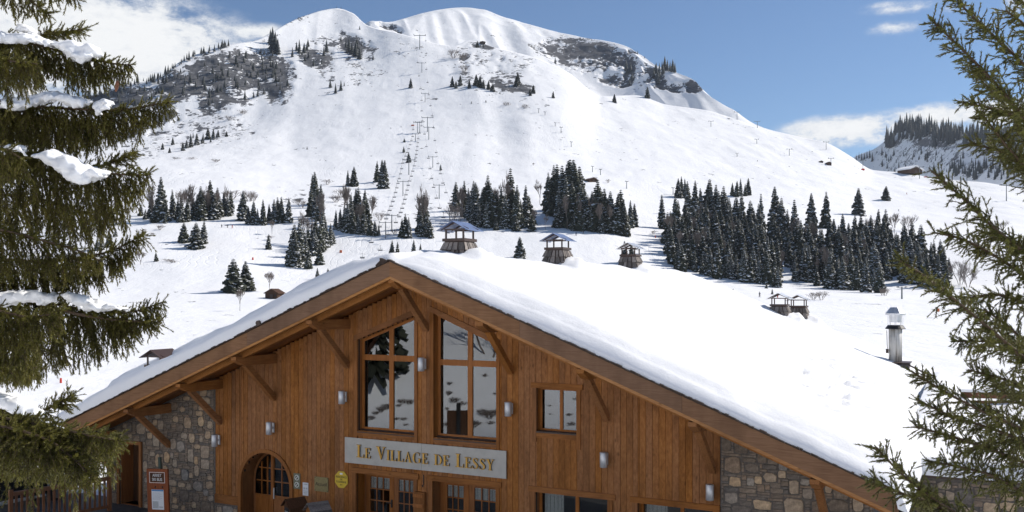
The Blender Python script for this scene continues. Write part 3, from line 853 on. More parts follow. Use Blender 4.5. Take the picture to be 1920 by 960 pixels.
stone_field('r', WR + .03, 12.0, 1.15, 4.3, lambda u, z: z < zr(u) - .46, wl, 33, .062, 20, parent=swr)
# rubble plinth under the cladding
mb = MB(); mb.box(WL, AC - AR_ - .1, WALL, WALL + .3, GZ, .275)
plinth = cpart(mb, 'plinth', M['mortar'])
stone_field('p', WL, AC - AR_ - .1, GZ, .27, lambda u, z: True, WALL, 5, .06, 4, parent=plinth)
# back and dark inside
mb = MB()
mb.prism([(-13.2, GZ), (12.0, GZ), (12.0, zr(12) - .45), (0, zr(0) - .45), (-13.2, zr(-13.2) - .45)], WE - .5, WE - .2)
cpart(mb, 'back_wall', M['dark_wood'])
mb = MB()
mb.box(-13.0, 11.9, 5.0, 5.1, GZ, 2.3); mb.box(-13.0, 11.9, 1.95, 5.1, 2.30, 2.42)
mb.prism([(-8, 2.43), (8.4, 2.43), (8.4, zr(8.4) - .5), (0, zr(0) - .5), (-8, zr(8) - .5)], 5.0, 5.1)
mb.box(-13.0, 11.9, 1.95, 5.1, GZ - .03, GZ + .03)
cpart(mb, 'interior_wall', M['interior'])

# ---- windows and doors
def poly_clip(poly, ax, v, keep_less):
    out = []
    for i in range(len(poly)):
        a, b = poly[i], poly[(i + 1) % len(poly)]
        ia = (a[ax] <= v) == keep_less; ib = (b[ax] <= v) == keep_less
        if ia: out.append(a)
        if ia != ib:
            t = (v - a[ax]) / (b[ax] - a[ax]); out.append((a[0] + (b[0] - a[0]) * t, a[1] + (b[1] - a[1]) * t))
    return out
def inset(poly, d):
    n = len(poly); out = []
    for i in range(n):
        p0, p1, p2 = (Vector(poly[i - 1]), Vector(poly[i]), Vector(poly[(i + 1) % n]))
        d1 = (p1 - p0).normalized(); d2 = (p2 - p1).normalized()
        n1 = Vector((-d1.y, d1.x)); n2 = Vector((-d2.y, d2.x))
        b = n1 + n2; b = b / max(.3, b.dot(n1)) if b.length > 1e-6 else n1
        q = p1 + b * d; out.append((q.x, q.y))
    return out
def ring_prism(mb, outer, inner, y0, y1, mi=0):
    n = len(outer)
    vs = [(x, y0, z) for x, z in outer] + [(x, y0, z) for x, z in inner] + [(x, y1, z) for x, z in outer] + [(x, y1, z) for x, z in inner]
    fs = []
    for i in range(n):
        j = (i + 1) % n
        fs += [(i, j, n + j, n + i), (2 * n + j, 2 * n + i, 3 * n + i, 3 * n + j), (j, i, 2 * n + i, 2 * n + j), (n + i, n + j, 3 * n + j, 3 * n + i)]
    mb.add(vs, fs, mi)

def window(poly, depth, fw, mull, rails, glass, casing=None, mw=.09, name='window', curtain=False, sill=True, rail_w=.10):
    """poly counter-clockwise in (u, z); frame set back by depth; mull/rails: centre lines"""
    y = WALL + depth
    fr = MB(); inner = inset(poly, fw)
    ring_prism(fr, poly, inner, y, y + .07)
    zs = [p[1] for p in inner]; us = [p[0] for p in inner]
    for mu in mull:
        q = poly_clip(poly_clip(inner, 0, mu - mw / 2, False), 0, mu + mw / 2, True)
        if len(q) > 2: fr.prism(q, y - .012, y + .058)
    for rz_ in rails:
        q = poly_clip(poly_clip(inner, 1, rz_ - rail_w / 2, False), 1, rz_ + rail_w / 2, True)
        if len(q) > 2: fr.prism(q, y - .008, y + .054)
    win = cpart(fr, name, M['frame'])
    cuts_u = [min(us) - 1] + sorted(mull) + [max(us) + 1]; cuts_z = [min(zs) - 1] + sorted(rails) + [max(zs) + 1]
    for a, b in zip(cuts_u[:-1], cuts_u[1:]):
        for c, d in zip(cuts_z[:-1], cuts_z[1:]):
            q = inner
            for ax, v, kl in ((0, a, False), (0, b, True), (1, c, False), (1, d, True)):
                if len(q) > 2: q = poly_clip(q, ax, v, kl)
            if len(q) > 2:
                m = MB(); m.prism(q, y + .022, y + .03); cpart(m, 'pane', glass, win)
    # reveal
    m = MB(); ring_prism(m, inset(poly, -.03), poly, WALL + .034, y + .07)
    cpart(m, 'reveal', M['reveal'], win)
    return win
def casing_board(q, win, mat, y0=WALL - .035, y1=WALL + .036, name='casing'):
    m = MB(); m.prism(q, y0, y1); return cpart(m, name, mat, win)
def quad(u0, z0, u1, z1): return [(u0, z0), (u1, z0), (u1, z1), (u0, z1)]

# the two tall gable windows
CZ1 = fp(735, 671.5, 2.03)[1]; CZ2 = fp(880, 681, 2.03)[1]
mu1 = fp(734.5, 740, 2.03)[0]; mu2 = fp(882, 740, 2.03)[0]
p1 = [(lw[0], 3.01), (lw[1], 3.01), (lw[1], lw_top(lw[1])), (lw[0], lw_top(lw[0]))]
p2 = [(rw[0], 2.99), (rw[1], 2.99), (rw[1], rw_top(rw[1])), (rw[0], rw_top(rw[0]))]
for p, mu, rz_, top, s in ((p1, mu1, CZ1, lw_top, 1), (p2, mu2, CZ2, rw_top, -1)):
    w = window(p, .22, .085, [mu], [rz_], M['glass'], mw=.15, rail_w=.17)
    a, b, z0 = p[0][0], p[1][0], p[0][1]
    casing_board(quad(a - .12, z0 - .33, a, top(a) + (.0 if s > 0 else .13)), w, M['casing'])
    casing_board(quad(b, z0 - .33, b + .10, top(b) + (.13 if s > 0 else .0)), w, M['casing'])
    casing_board([(a - .12, top(a - .12) + .002), (b + .10, top(b + .10) + .002), (b + .10, top(b + .10) + .16), (a - .12, top(a - .12) + .16)], w, M['casing_h'], WALL - .041)
    casing_board(quad(a, z0 - .15, b, z0 - .02), w, M['casing_h'], WALL - .03)
    m = MB(); m.add([(a, WALL - .04, z0 - .03), (b, WALL - .04, z0 - .03), (b, WALL + .215, z0 + .03), (a, WALL + .215, z0 + .03), (a, WALL - .04, z0 - .055), (b, WALL - .04, z0 - .055), (b, WALL + .215, z0 - .01), (a, WALL + .215, z0 - .01)],
                    [(0, 1, 2, 3), (7, 6, 5, 4), (0, 4, 5, 1), (1, 5, 6, 2), (2, 6, 7, 3), (3, 7, 4, 0)])
    cpart(m, 'sill', M['sill'], w)
# small window
p = quad(3.49, 3.38, 4.66, 4.55)
w = window(p, .22, .06, [fp(1053, 770, 2.03)[0]], [], M['glass'], mw=.085)
casing_board(quad(3.37, 3.10, 3.488, 4.552), w, M['casing']); casing_board(quad(4.662, 2.98, 4.78, 4.552), w, M['casing'])
casing_board(quad(3.34, 4.554, 4.84, 4.70), w, M['casing_h'], WALL - .045); casing_board(quad(3.49, 3.22, 4.66, 3.35), w, M['casing_h'], WALL - .03)
m = MB(); m.box(3.49, 4.66, WALL - .04, WALL + .215, 3.352, 3.39); cpart(m, 'sill', M['sill'], w)
# broad ground floor windows
for u0, u1, mpx in ((3.45, 5.53, 1083), (6.35, 8.30, 1280)):
    w = window(quad(u0, .45, u1, 1.745), .26, .07, [fp(mpx, 950, 2.08)[0]], [], M['door_glass'], mw=.09)
    casing_board(quad(u0 - .14, .3, u0 - .002, 1.747), w, M['casing']); casing_board(quad(u1 + .002, .3, min(u1 + .14, WR), 1.747), w, M['casing'])
    casing_board(quad(u0 - .20, 1.749, min(u1 + .22, WR), 1.90), w, M['casing_h'], WALL - .045)
    m = MB()
    for k in range(10):
        x = u0 + .12 + k * .055; m.box(x, x + .05, WALL + .36 + .02 * (k % 2), WALL + .38 + .02 * (k % 2), .5, 1.70)
    tag(cpart(m, 'curtain', M['curtain'], w), kind=None)
# double doors of small panes
for u0, u1, zt, leaves in ((-2.48, -.44, 1.74, ((694, 730), (747, 777))), (.20, 2.25, 1.745, ((838, 869), (889, 930)))):
    dp = .42; y = WALL + dp
    fr = MB(); poly = quad(u0, GZ, u1, zt); inner = inset(poly, .06)
    ring_prism(fr, poly, inner, y, y + .08)
    door = cpart(fr, 'double_door', M['door'])
    mid = fp((leaves[0][1] + leaves[1][0]) / 2, 920, y)[0]
    for li, (a, b) in enumerate(((inner[0][0], mid - .006), (mid + .006, inner[1][0]))):
        ga, gb = fp(leaves[li][0], 920, y)[0], fp(leaves[li][1], 920, y)[0]
        gb = min(gb, b - .09); ga = max(ga, a + .06); gz1 = zt - .17; gz0 = gz1 - 1.05
        lf = MB(); ring_prism(lf, quad(a, GZ + .02, b, inner[2][1]), quad(ga, gz0, gb, gz1), y + .008, y + .062)
        lf.box(ga, gb, y + .03, y + .04, GZ + .02, gz0)
        leaf = cpart(lf, 'door_leaf', M['door'], door)
        m = MB(); st = (gb - ga) / 3
        for k in (1, 2): m.box(ga + st * k - .015, ga + st * k + .015, y + .015, y + .05, gz0, gz1)
        for k in (1, 2): m.box(ga, gb, y + .012, y + .047, gz0 + (gz1 - gz0) * k / 3 - .015, gz0 + (gz1 - gz0) * k / 3 + .015)
        cpart(m, 'glazing_bar', M['door'], door)
        for i in range(3):
            for k in range(3):
                m = MB(); m.box(ga + st * i + .015, ga + st * (i + 1) - .015, y + .026, y + .032, gz0 + (gz1 - gz0) * k / 3 + .015, gz0 + (gz1 - gz0) * (k + 1) / 3 - .015)
                cpart(m, 'pane', M['door_glass'], door)
        m = MB()
        for k in range(9):
            x = ga + (gb - ga) * k / 9; m.box(x, x + (gb - ga) / 9 - .004, y + .075 + .012 * (k % 2), y + .085 + .012 * (k % 2), gz0 + (gz1 - gz0) * .66, gz1 + .02)
        cpart(m, 'curtain', M['curtain'], door)
    if u0 < 0:
        m = MB(); m.box(mid - .10, mid - .05, y - .02, y + .007, .72, .95); m.box(mid - .24, mid - .05, y - .06, y - .03, .84, .87); cpart(m, 'handle', M['black'], door)
    m = MB(); ring_prism(m, inset(poly, -.03), poly, WALL + .034, y + .08); cpart(m, 'reveal', M['reveal'], door)
    casing_board(quad(u0 - .13, GZ, u0 - .002, zt + .002), door, M['casing']); casing_board(quad(u1 + .002, GZ, u1 + .12, zt + .002), door, M['casing'])
    casing_board(quad(u0 - .16, zt + .004, u1 + .18, zt + .16), door, M['casing_h'], WALL - .05)
# arched entrance
N = 20
def arch(r, z0=GZ): return [(AC + r, z0)] + [(AC + r * math.cos(math.pi * i / N), AS + r * math.sin(math.pi * i / N)) for i in range(N + 1)] + [(AC - r, z0)]
m = MB(); o, i_ = arch(AR_ + .10), arch(AR_ - .02)
n = len(o); vs = [(x, WALL - .05, z) for x, z in o] + [(x, WALL - .05, z) for x, z in i_] + [(x, WALL + .05, z) for x, z in o] + [(x, WALL + .05, z) for x, z in i_]
fs = []
for k in range(n - 1): fs += [(k, k + 1, n + k + 1, n + k), (k + 1, k, 2 * n + k, 2 * n + k + 1), (n + k, n + k + 1, 3 * n + k + 1, 3 * n + k)]
m.add(vs, fs)
dep = .55; y = WALL + dep
adoor = MB(); gl_a, gl_b = AC - AR_ + .02, AC + AR_ - .02
o, i_ = arch(AR_ - .02), arch(AR_ - .10); vs = [(x, y, z) for x, z in o] + [(x, y, z) for x, z in i_]
adoor.add(vs, [(k, k + 1, n + k + 1, n + k) for k in range(n - 1)])
ad = cpart(adoor, 'arched_door', M['door'])
cpart(m, 'arch_casing', M['casing'], ad)
m = MB(); o = arch(AR_ - .015); vs = [(x, WALL + .04, z) for x, z in o] + [(x, y + .06, z) for x, z in o]
m.add(vs, [(k + 1, k, n + k, n + k + 1) for k in range(n - 1)]); cpart(m, 'reveal', M['reveal'], ad)
mid = fp(511, 920, y)[0]; gz0 = fp(490, 926, y)[1]
for a, b in ((AC - AR_ + .06, mid - .05), (mid + .05, AC + AR_ - .06)):
    m = MB(); m.box(a, b, y + .002, y + .05, GZ + .01, gz0); m.box(a + .1, b - .1, y - .014, y + .001, GZ + .25, gz0 - .12); cpart(m, 'door_leaf', M['door'], ad)
    q = [(x, z) for x, z in arch(AR_ - .13, gz0)]
    q = poly_clip(poly_clip(q, 0, a, False), 0, b, True); qo = q
    m = MB(); m.prism(q[::-1] if False else q, y + .032, y + .038); cpart(m, 'pane', M['door_glass'], ad)
    m = MB(); k0 = 3
    for k in range(1, k0):
        x = a + (b - a) * k / k0 + (.05 if b < mid else -.05)
        h = AS + math.sqrt(max(0, (AR_ - .13) ** 2 - (x - AC) ** 2)); m.box(x - .016, x + .016, y + .012, y + .055, gz0, h)
    for z in (gz0 + .44, gz0 + .86):
        c = (AR_ - .13) if z < AS else math.sqrt(max(.01, (AR_ - .13) ** 2 - (z - AS) ** 2))
        x0, x1 = max(a, AC - c), min(b, AC + c)
        if x1 > x0: m.box(x0, x1, y + .016, y + .05, z - .016, z + .016)
    cpart(m, 'glazing_bar', M['door'], ad)
m = MB(); m.box(mid - .05, mid + .05, y - .02, y + .055, GZ + .01, AS + AR_ - .12); cpart(m, 'centre_post', M['door'], ad)
m = MB(); m.box(mid + .062, mid + .10, y - .04, y + .0, gz0 - .1, gz0 + .25); cpart(m, 'handle', M['zinc'], ad)
# plain door in the stone wall
m = MB(); poly = quad(DU[0], GZ, DU[1], DZ); ring_prism(m, inset(poly, -.11), inset(poly, -.002), WALL - .07, WALL + .02)
sd = cpart(m, 'side_door', M['casing'])
m = MB(); ring_prism(m, inset(poly, -.001), inset(poly, .03), WALL + .021, WALL + .6); cpart(m, 'reveal', M['door'], sd)
for k in range(5):
    x = DU[0] + .03 + k * .182; m = MB(); m.box(x, x + .178, WALL + .52, WALL + .57, GZ, DZ - .03); cpart(m, 'door_board', M['door'] if k > 2 else M['dark_wood'], sd)  # left boards coloured dark, standing in for the unlit inside past the ajar door
m = MB(); m.box(DU[0] + .60, DU[0] + .78, WALL + .44, WALL + .519, .85, .90); cpart(m, 'handle', M['black'], sd)

# ---- the snow on the roof
us = np.unique(np.concatenate([np.linspace(-13.95, -13.2, 9), np.linspace(-13.2, 12.0, 190), np.linspace(12.0, 12.85, 14)]))
ws = np.unique(np.concatenate([np.linspace(-.06, .75, 22), np.linspace(.75, 24.3, 150), np.linspace(24.3, WE + .05, 10)]))
U, Wg = np.meshgrid(us, ws)
base = 7.96 - PITCH * np.sqrt(U ** 2 + .75 ** 2) + .02
def edge(t, r): q = np.clip(t / r, 0, 1); return np.sqrt(np.clip(1 - (1 - q) ** 2, 0, 1))
left = (U < 0)
T = np.where(left, .58, .50) * np.ones_like(U) + .13 * np.exp(-((Wg - .95) / .75) ** 2) * np.clip(U - .2, 0, 1)
hump = .78 * np.clip((-U - .8) / 2, 0, 1) * np.clip((Wg - 1.3 - .5 * fbm(U * .4, U * 0 + 3, 2, 4)) / .7, 0, 1)
T = T + hump + .10 * np.clip((Wg - .8) / 1.5, 0, 1) * (U > 0)
T = T + (fbm(U / 2.6, Wg / 2.2, 3, 61) - .5) * .28 - .12 * np.exp(-np.clip(Wg, 0, 9) / .9) * (U > 0) + (fbm(U / 1.1, Wg / .45, 3, 64) - .5) * .07 + (fbm(U / .7, Wg / .5, 3, 62) - .5) * .05
lump = ell(U, Wg, 9.6, 9.5, 1.5, 5.0) + ell(U, Wg, 10.6, 5.0, 1.4, 2.0)     # trampled, slumped patch
T = T - np.clip(lump, 0, 1) * (.03 + .42 * np.abs(fbm(U / .32, Wg / .7, 3, 63) - .5) * 2)
fr_n = .10 * (fbm(U / .5, U * 0, 3, 71) - .5)
e = edge(Wg + .06, np.where(U > 0, np.clip(.35 + U * .5, .35, .95), .34) + fr_n) * edge(WE + .05 - Wg, .8) * edge(U + 13.95, .55) * edge(12.85 - U, np.where(Wg > 5.2, .15, .6))
mound = np.zeros_like(U)
CH = [(.45, 2.9), (.45, 9.95), (.45, 17.7), (6.0, 22.0), (6.45, 24.2)]
for cu_, cw_ in CH:
    mound += .30 * np.exp(-(((U - cu_ - .72) / .42) ** 4 + ((Wg - cw_ - .05) / .55) ** 4)) * (.35 + 1.3 * fbm(U / .2, Wg / .2, 3, 80))
top = np.maximum(base, 7.96 - PITCH * np.abs(U) - .3) - .30 * np.clip((U - 12.6) / .25, 0, 1) ** 2 + T * e + mound
# where the snow is thinnest it lies on the deck
deck = 7.96 - PITCH * np.abs(U) + .02 - .30 * np.clip((U - 12.61) / .04, 0, 1)
top = np.maximum(top, deck)
V = np.stack([U, Wg - .05 * (e < .75) * (Wg < .5) * e, top], -1).reshape(-1, 3)
bot = np.stack([U, Wg, deck - .012], -1)
nr, nc = U.shape
Fq = grid_faces(nr, nc)
ring = np.concatenate([np.arange(nc), np.arange(1, nr) * nc + nc - 1, (nr - 1) * nc + np.arange(nc - 2, -1, -1), np.arange(nr - 2, 0, -1) * nc])
bv = bot.reshape(-1, 3)[ring]
V2 = np.concatenate([V, bv]); k = np.arange(len(ring)); k2 = (k + 1) % len(ring)
Fs = np.stack([ring[k2], ring[k], len(V) + k, len(V) + k2], -1)
sn = link('roof_snow', np_mesh('roof_snow', V2, np.concatenate([Fq, Fs]), M['snow'], True), chalet)

# ---- chimneys with shingled sides and little gabled hoods
def chimney(u, w, metal, parent=chalet, sc=1.0, zb=None, h_sh=.57, deep=.62):
    """shingled base, brown band, four posts, gabled sheet roof (ridge runs with the big ridge)"""
    z1 = (zr(u) + .45 if zb is None else zb)
    z0 = z1 - deep
    A, B = .44 * sc, .34 * sc                      # half widths at the snow and at the band
    zt = z1 + h_sh
    body = MB()
    def hw(z): return B + (A - B) * max(0, (zt - z)) / (zt - z1) if z > z1 - 9 else A
    lo, hi = hw(z0) - .02, B - .02
    body.add([(u - lo, w - lo, z0), (u + lo, w - lo, z0), (u + lo, w + lo, z0), (u - lo, w + lo, z0), (u - hi, w - hi, zt), (u + hi, w - hi, zt), (u + hi, w + hi, zt), (u - hi, w + hi, zt)],
             [(0, 1, 5, 4), (1, 2, 6, 5), (2, 3, 7, 6), (3, 0, 4, 7), (4, 5, 6, 7)])
    b = B + .035
    body.box(u - b, u + b, w - b, w + b, zt - .0, zt + .085, 0)
    for sx in (-1, 1):
        for sy in (-1, 1):
            body.box(u + sx * B * .86 - .022, u + sx * B * .86 + .022, w + sy * B * .86 - .022, w + sy * B * .86 + .022, zt + .086, zt + .36)
    # gable frames front and back
    ze, zk = zt + .35, zt + .55; ov = B + .14; fw, bw = w - B - .12, w + B + .16
    for y in (w - B * .86, w + B * .86):
        body.beam((u - ov + .02, y, ze), (u, y, zk), .04, .045); body.beam((u + ov - .02, y, ze), (u, y, zk), .04, .045)
        body.beam((u - B, y, ze - .0), (u + B, y, ze - .0), .035, .04)
    c = body.build('chimney', [M['brown_metal']], parent)
    rr = random.Random(int(u * 100 + w * 10))
    rows = 4; rh = .235
    for k in range(rows):
        za = zt - k * rh - .025; zb_ = za - rh + .012
        if zb_ < z0 - .1: break
        for side in range(4):
            n = rr.choice((4, 5)); xs = [0] + sorted(rr.uniform(.12, .88) for _ in range(n - 1)) + [1]
            xs = [i / n + (rr.uniform(-.05, .05) if 0 < i < n else 0) for i in range(n + 1)]
            for i in range(n):
                t0, t1 = xs[i] * 2 - 1, xs[i + 1] * 2 - 1; g = .05
                oa, ob = .004, .055
                def pt(t, z, off):
                    r_ = hw(z) + off; x = t * r_
                    return {0: (u + x, w - r_, z), 1: (u + r_, w + x, z), 2: (u - x, w + r_, z), 3: (u - r_, w - x, z)}[side]
                zb2 = zb_ + rr.uniform(-.012, .012)
                vs = [pt(t0 + g, zb2, 0), pt(t1 - g, zb2, 0), pt(t1 - g, za, 0), pt(t0 + g, za, 0), pt(t0 + g, zb2, ob), pt(t1 - g, zb2, ob), pt(t1 - g, za, oa), pt(t0 + g, za, oa)]
                m = MB(); m.add(vs, [(4, 5, 6, 7), (0, 4, 7, 3), (5, 1, 2, 6), (0, 1, 5, 4), (7, 6, 2, 3)]); m.build('shingle', M['greyshingle'], c)
    for sx in (-1, 1):
        m = MB(); vs = []
        for y in (fw, bw):
            vs += [(u + sx * (ov + .05), y, ze - .045), (u, y, zk + .03), (u + sx * (ov + .05), y, ze - .030), (u, y, zk + .048)]
        m.add(vs, [(0, 1, 5, 4), (3, 2, 6, 7), (0, 2, 3, 1), (4, 5, 7, 6), (0, 4, 6, 2), (1, 3, 7, 5)]); m.build('hood_sheet', metal, c)
    return c
CHS = [chimney(*CH[0], M['blue_metal'], zb=8.05), chimney(*CH[1], M['blue_metal'], zb=8.10), chimney(*CH[2], M['zinc'], zb=8.14),
       chimney(*CH[3], M['zinc'], zb=zr(6.0) + .40, h_sh=.55), chimney(*CH[4], M['zinc'], zb=zr(6.45) + .42, h_sh=.62)]
chimney(-10.55, 1.75, M['brown_metal'], zb=4.22, h_sh=.40, deep=.55)
# round flue on its boxed base
fu, fw_ = 10.9, 21.2
zb = zr(fu) + .42
m = MB(); m.prism([(fu - .75, zb - .6), (fu + .62, zb - .9), (fu + .55, zb + .12), (fu - .62, zb + .16)], fw_ - .55, fw_ + .5)
fl = cpart(m, 'flue', M['greyshingle'])
m = MB(); m.box(fu - .68, fu + .62, fw_ - .62, fw_ + .56, zb + .165, zb + .19); cpart(m, 'flue_flashing', M['brown_metal'], fl)
m = MB(); m.tube([(fu, fw_, zb + .19), (fu, fw_, zb + 1.60)], .265, 24); cpart(m, 'pipe', M['flue'], fl, True)
m = MB(); m.tube([(fu, fw_, zb + 1.56), (fu, fw_, zb + 1.585), (fu, fw_, zb + 1.72)], [.40, .40, .30], 20); cpart(m, 'collar', M['black'], fl)
m = MB(); m.tube([(fu, fw_, zb + 1.84), (fu, fw_, zb + 2.15)], .25, 20)
for k in range(8):
    a = k * math.pi / 4; m.tube([(fu + .29 * math.cos(a), fw_ + .29 * math.sin(a), zb + 1.72), (fu + .29 * math.cos(a), fw_ + .29 * math.sin(a), zb + 2.16)], .012, 4)
cpart(m, 'vent_cage', M['zinc'], fl)
m = MB(); m.tube([(fu, fw_, zb + 2.14), (fu, fw_, zb + 2.22), (fu, fw_, zb + 2.44), (fu, fw_, zb + 2.47)], [.40, .40, .23, .20], 12); cpart(m, 'cap', M['zinc'], fl)
m = MB(); m.tube([(fu - .33, fw_ - .1, zb + 1.5), (fu - .31, fw_ - .1, zb + .9), (fu - .28, fw_ - .1, zb + .55)], .012, 5); m.box(fu - .36, fu - .26, fw_ - .18, fw_ - .08, zb + .55, zb + .72); cpart(m, 'cable', M['sill'], fl)
m = MB(); m.tube([(fu + .55, fw_ - .5, zb + .1), (fu + 1.3, fw_ - .7, zb - .25), (fu + 2.0, fw_ - .9, zb - .52)], .035, 6); cpart(m, 'stay', M['brown_metal'], fl)
m = MB(); m.tube([(fp(486, 606, -.05)[0], -.12, fp(486, 606, -.05)[1]), (fp(486, 606, -.05)[0], .25, fp(486, 606, -.05)[1] + .02)], [.08, .1], 8); cpart(m, 'log_end', M['sill'], roof)

# ---- lamps on the wall
def wall_lamp(px, py, label):
    u, z = fp(px, py, 1.62)
    t = thing('wall_lamp', label, 'lamp', L2W(u, WALL - .003, z), -TH, 'brushed metal wall lamps on the chalet front')
    m = MB(); m.tube([(0, -.19, -.195), (0, -.19, -.185), (0, -.19, .185), (0, -.19, .195)], [.088, .098, .098, .088], 20)
    m.build('shade', M['silver'], t, True)
    m = MB(); m.box(-.055, .055, -.02, 0, -.15, .15); m.build('wall_plate', M['silver'], t)
    m = MB(); m.box(-.02, .02, -.10, -.02, -.03, .03); m.build('arm', M['silver'], t)
    return t
for px, py, lb in [(641, 745, 'silver cylinder wall lamp left of the left gable window'), (790, 683, 'silver cylinder wall lamp between the two tall gable windows'),
                   (953, 767, 'silver cylinder wall lamp just right of the right gable window, above the sign end'), (505, 803, 'silver cylinder wall lamp above the arched door'),
                   (403, 826, 'silver cylinder wall lamp where the left stone wall meets the timber'), (1132, 862, 'silver cylinder wall lamp above the first broad ground floor window'),
                   (1331, 923, 'silver cylinder wall lamp beside the right stone wall')]:
    wall_lamp(px, py, lb)

# ---- the name sign with raised gilded letters
su0, su1, sz0, sz1 = -2.85, 2.60, 2.03, 2.79
sign = thing('name_sign', 'long brushed steel sign with raised gilded letters LE VILLAGE DE LESSY', 'sign', L2W((su0 + su1) / 2, WALL, sz0), -TH)
hw_ = (su1 - su0) / 2; seam = fp(793, 850)[0] - (su0 + su1) / 2
for a, b in ((-hw_, seam - .003), (seam + .003, hw_)):
    m = MB(); m.box(a, b, -.075, -.045, 0, sz1 - sz0); m.build('sign_panel', M['steel_sign'], sign)
GLY = {}
def serif(x, y, w, up): return ('q', [(x - w / 2, y), (x + w / 2, y), (x + w / 2, y + .045 * up), (x - w / 2, y + .045 * up)])
def bar(x0, y0, x1, y1): return ('q', [(x0, y0), (x1, y0), (x1, y1), (x0, y1)])
TK, TN = .17, .055
def arcs(cx, cy, rx, ry, a0, a1, n, wf):
    out, inn = [], []
    for i in range(n + 1):
        a = R(a0 + (a1 - a0) * i / n); w = wf(a)
        out.append((cx + rx * math.cos(a), cy + ry * math.sin(a))); inn.append((cx + (rx - w) * math.cos(a), cy + (ry - TN * .9) * math.sin(a)))
    return [('q', [out[i], out[i + 1], inn[i + 1], inn[i]]) for i in range(n)]
GLY['I'] = (.40, [bar(.115, 0, .285, 1), serif(.2, 0, .36, 1), serif(.2, 1, .36, -1)])
GLY['L'] = (.66, [bar(.10, 0, .27, 1), serif(.185, 1, .36, -1), bar(.0, 0, .60, .055), ('q', [(.54, .05), (.60, .05), (.62, .27), (.59, .27)])])
GLY['E'] = (.68, [bar(.10, 0, .27, 1), bar(0, 0, .60, .055), bar(0, .945, .57, 1), bar(.27, .49, .46, .54), ('q', [(.54, .05), (.60, .05), (.62, .26), (.59, .26)]), ('q', [(.52, .95), (.57, .95), (.57, .76), (.545, .76)]), bar(.44, .40, .465, .63)])
GLY['V'] = (.80, [('q', [(.06, 1), (.25, 1), (.46, .16), (.38, 0)]), ('q', [(.62, 1), (.68, 1), (.42, 0), (.38, 0)]), serif(.15, 1, .34, -1), serif(.65, 1, .26, -1)])
GLY['A'] = (.82, [('q', [(.10, 0), (.16, 0), (.41, .90), (.38, 1)]), ('q', [(.52, 0), (.71, 0), (.42, 1), (.36, .94)]), bar(.22, .32, .56, .37), serif(.13, 0, .26, 1), serif(.62, 0, .34, 1)])
GLY['D'] = (.82, [bar(.10, 0, .27, 1), bar(0, 0, .36, .05), bar(0, .95, .36, 1)] + arcs(.33, .5, .44, .5, -90, 90, 12, lambda a: TN + (.17 - TN) * max(0, math.cos(a))))
GLY['G'] = (.88, arcs(.44, .5, .42, .52, 52, 318, 18, lambda a: TN + (.18 - TN) * max(0, -math.cos(a))) + [bar(.63, .08, .79, .44), serif(.70, .42, .30, 1), bar(.68, .72, .71, .99)])
def spath(pts, ws):
    q = []
    for i in range(len(pts) - 1):
        (x0, y0), (x1, y1) = pts[i], pts[i + 1]
        def nrm(k):
            a = pts[max(0, k - 1)]; b = pts[min(len(pts) - 1, k + 1)]; dx, dy = b[0] - a[0], b[1] - a[1]; l = math.hypot(dx, dy); return -dy / l, dx / l
        n0, n1 = nrm(i), nrm(i + 1); w0, w1 = ws[i] / 2, ws[i + 1] / 2
        q.append(('q', [(x0 - n0[0] * w0, y0 - n0[1] * w0), (x1 - n1[0] * w1, y1 - n1[1] * w1), (x1 + n1[0] * w1, y1 + n1[1] * w1), (x0 + n0[0] * w0, y0 + n0[1] * w0)]))
    return q
GLY['S'] = (.62, spath([(.50, .80), (.42, .93), (.28, .98), (.14, .90), (.12, .74), (.22, .60), (.36, .48), (.47, .34), (.47, .17), (.36, .04), (.22, .02), (.08, .10), (.05, .24)],
                       [.05, .05, .06, .10, .14, .17, .18, .17, .14, .09, .06, .05, .05]) + [bar(.49, .70, .52, .97), bar(.03, .03, .06, .30)])
GLY['Y'] = (.74, [('q', [(.04, 1), (.23, 1), (.42, .44), (.28, .44)]), ('q', [(.57, 1), (.63, 1), (.42, .44), (.37, .44)]), bar(.26, 0, .43, .46), serif(.345, 0, .36, 1), serif(.13, 1, .32, -1), serif(.60, 1, .24, -1)])
text = [('LE', 1), (' ', 0), ('VILLAGE', 1), (' ', 0), ('DE', 0), (' ', 0), ('LESSY', 1)]
capb, caps_ = .375, .30
tot = 0
def run(draw):
    x = 0.0; k = 0
    for word, first in text:
        if word == ' ': x += .15; continue
        for i, ch in enumerate(word):
            h = capb if (i == 0 and first) else caps_
            wd, qs = GLY[ch]
            if draw:
                m = MB(); dy = 0.0
                for _, q in qs:
                    pts = [(draw[0] + (x + a * h) * draw[1], draw[2] + b * h) for a, b in q]
                    ar = sum(pts[i][0] * pts[(i + 1) % 4][1] - pts[(i + 1) % 4][0] * pts[i][1] for i in range(4))
                    if ar < 0: pts = pts[::-1]
                    b0 = len(m.v); m.v += [(a, -.125 - dy, b) for a, b in pts] + [(a, -.085 - dy, b) for a, b in pts]
                    m.f += [(b0, b0 + 1, b0 + 2, b0 + 3), (b0 + 7, b0 + 6, b0 + 5, b0 + 4)] + [(b0 + (j + 1) % 4, b0 + j, b0 + j + 4, b0 + (j + 1) % 4 + 4) for j in range(4)]
                    m.m += [0, 1, 1, 1, 1, 1]; dy += .0006
                o = m.build('letter', [M['gold'], M['letter_side']], sign)
            x += (wd + .03) * h
    return x
wd = run(None)
x0, x1 = fp(669, 845, 1.7)[0] - (su0 + su1) / 2, fp(928, 875, 1.7)[0] - (su0 + su1) / 2
run((x0, (x1 - x0) / wd, .20))

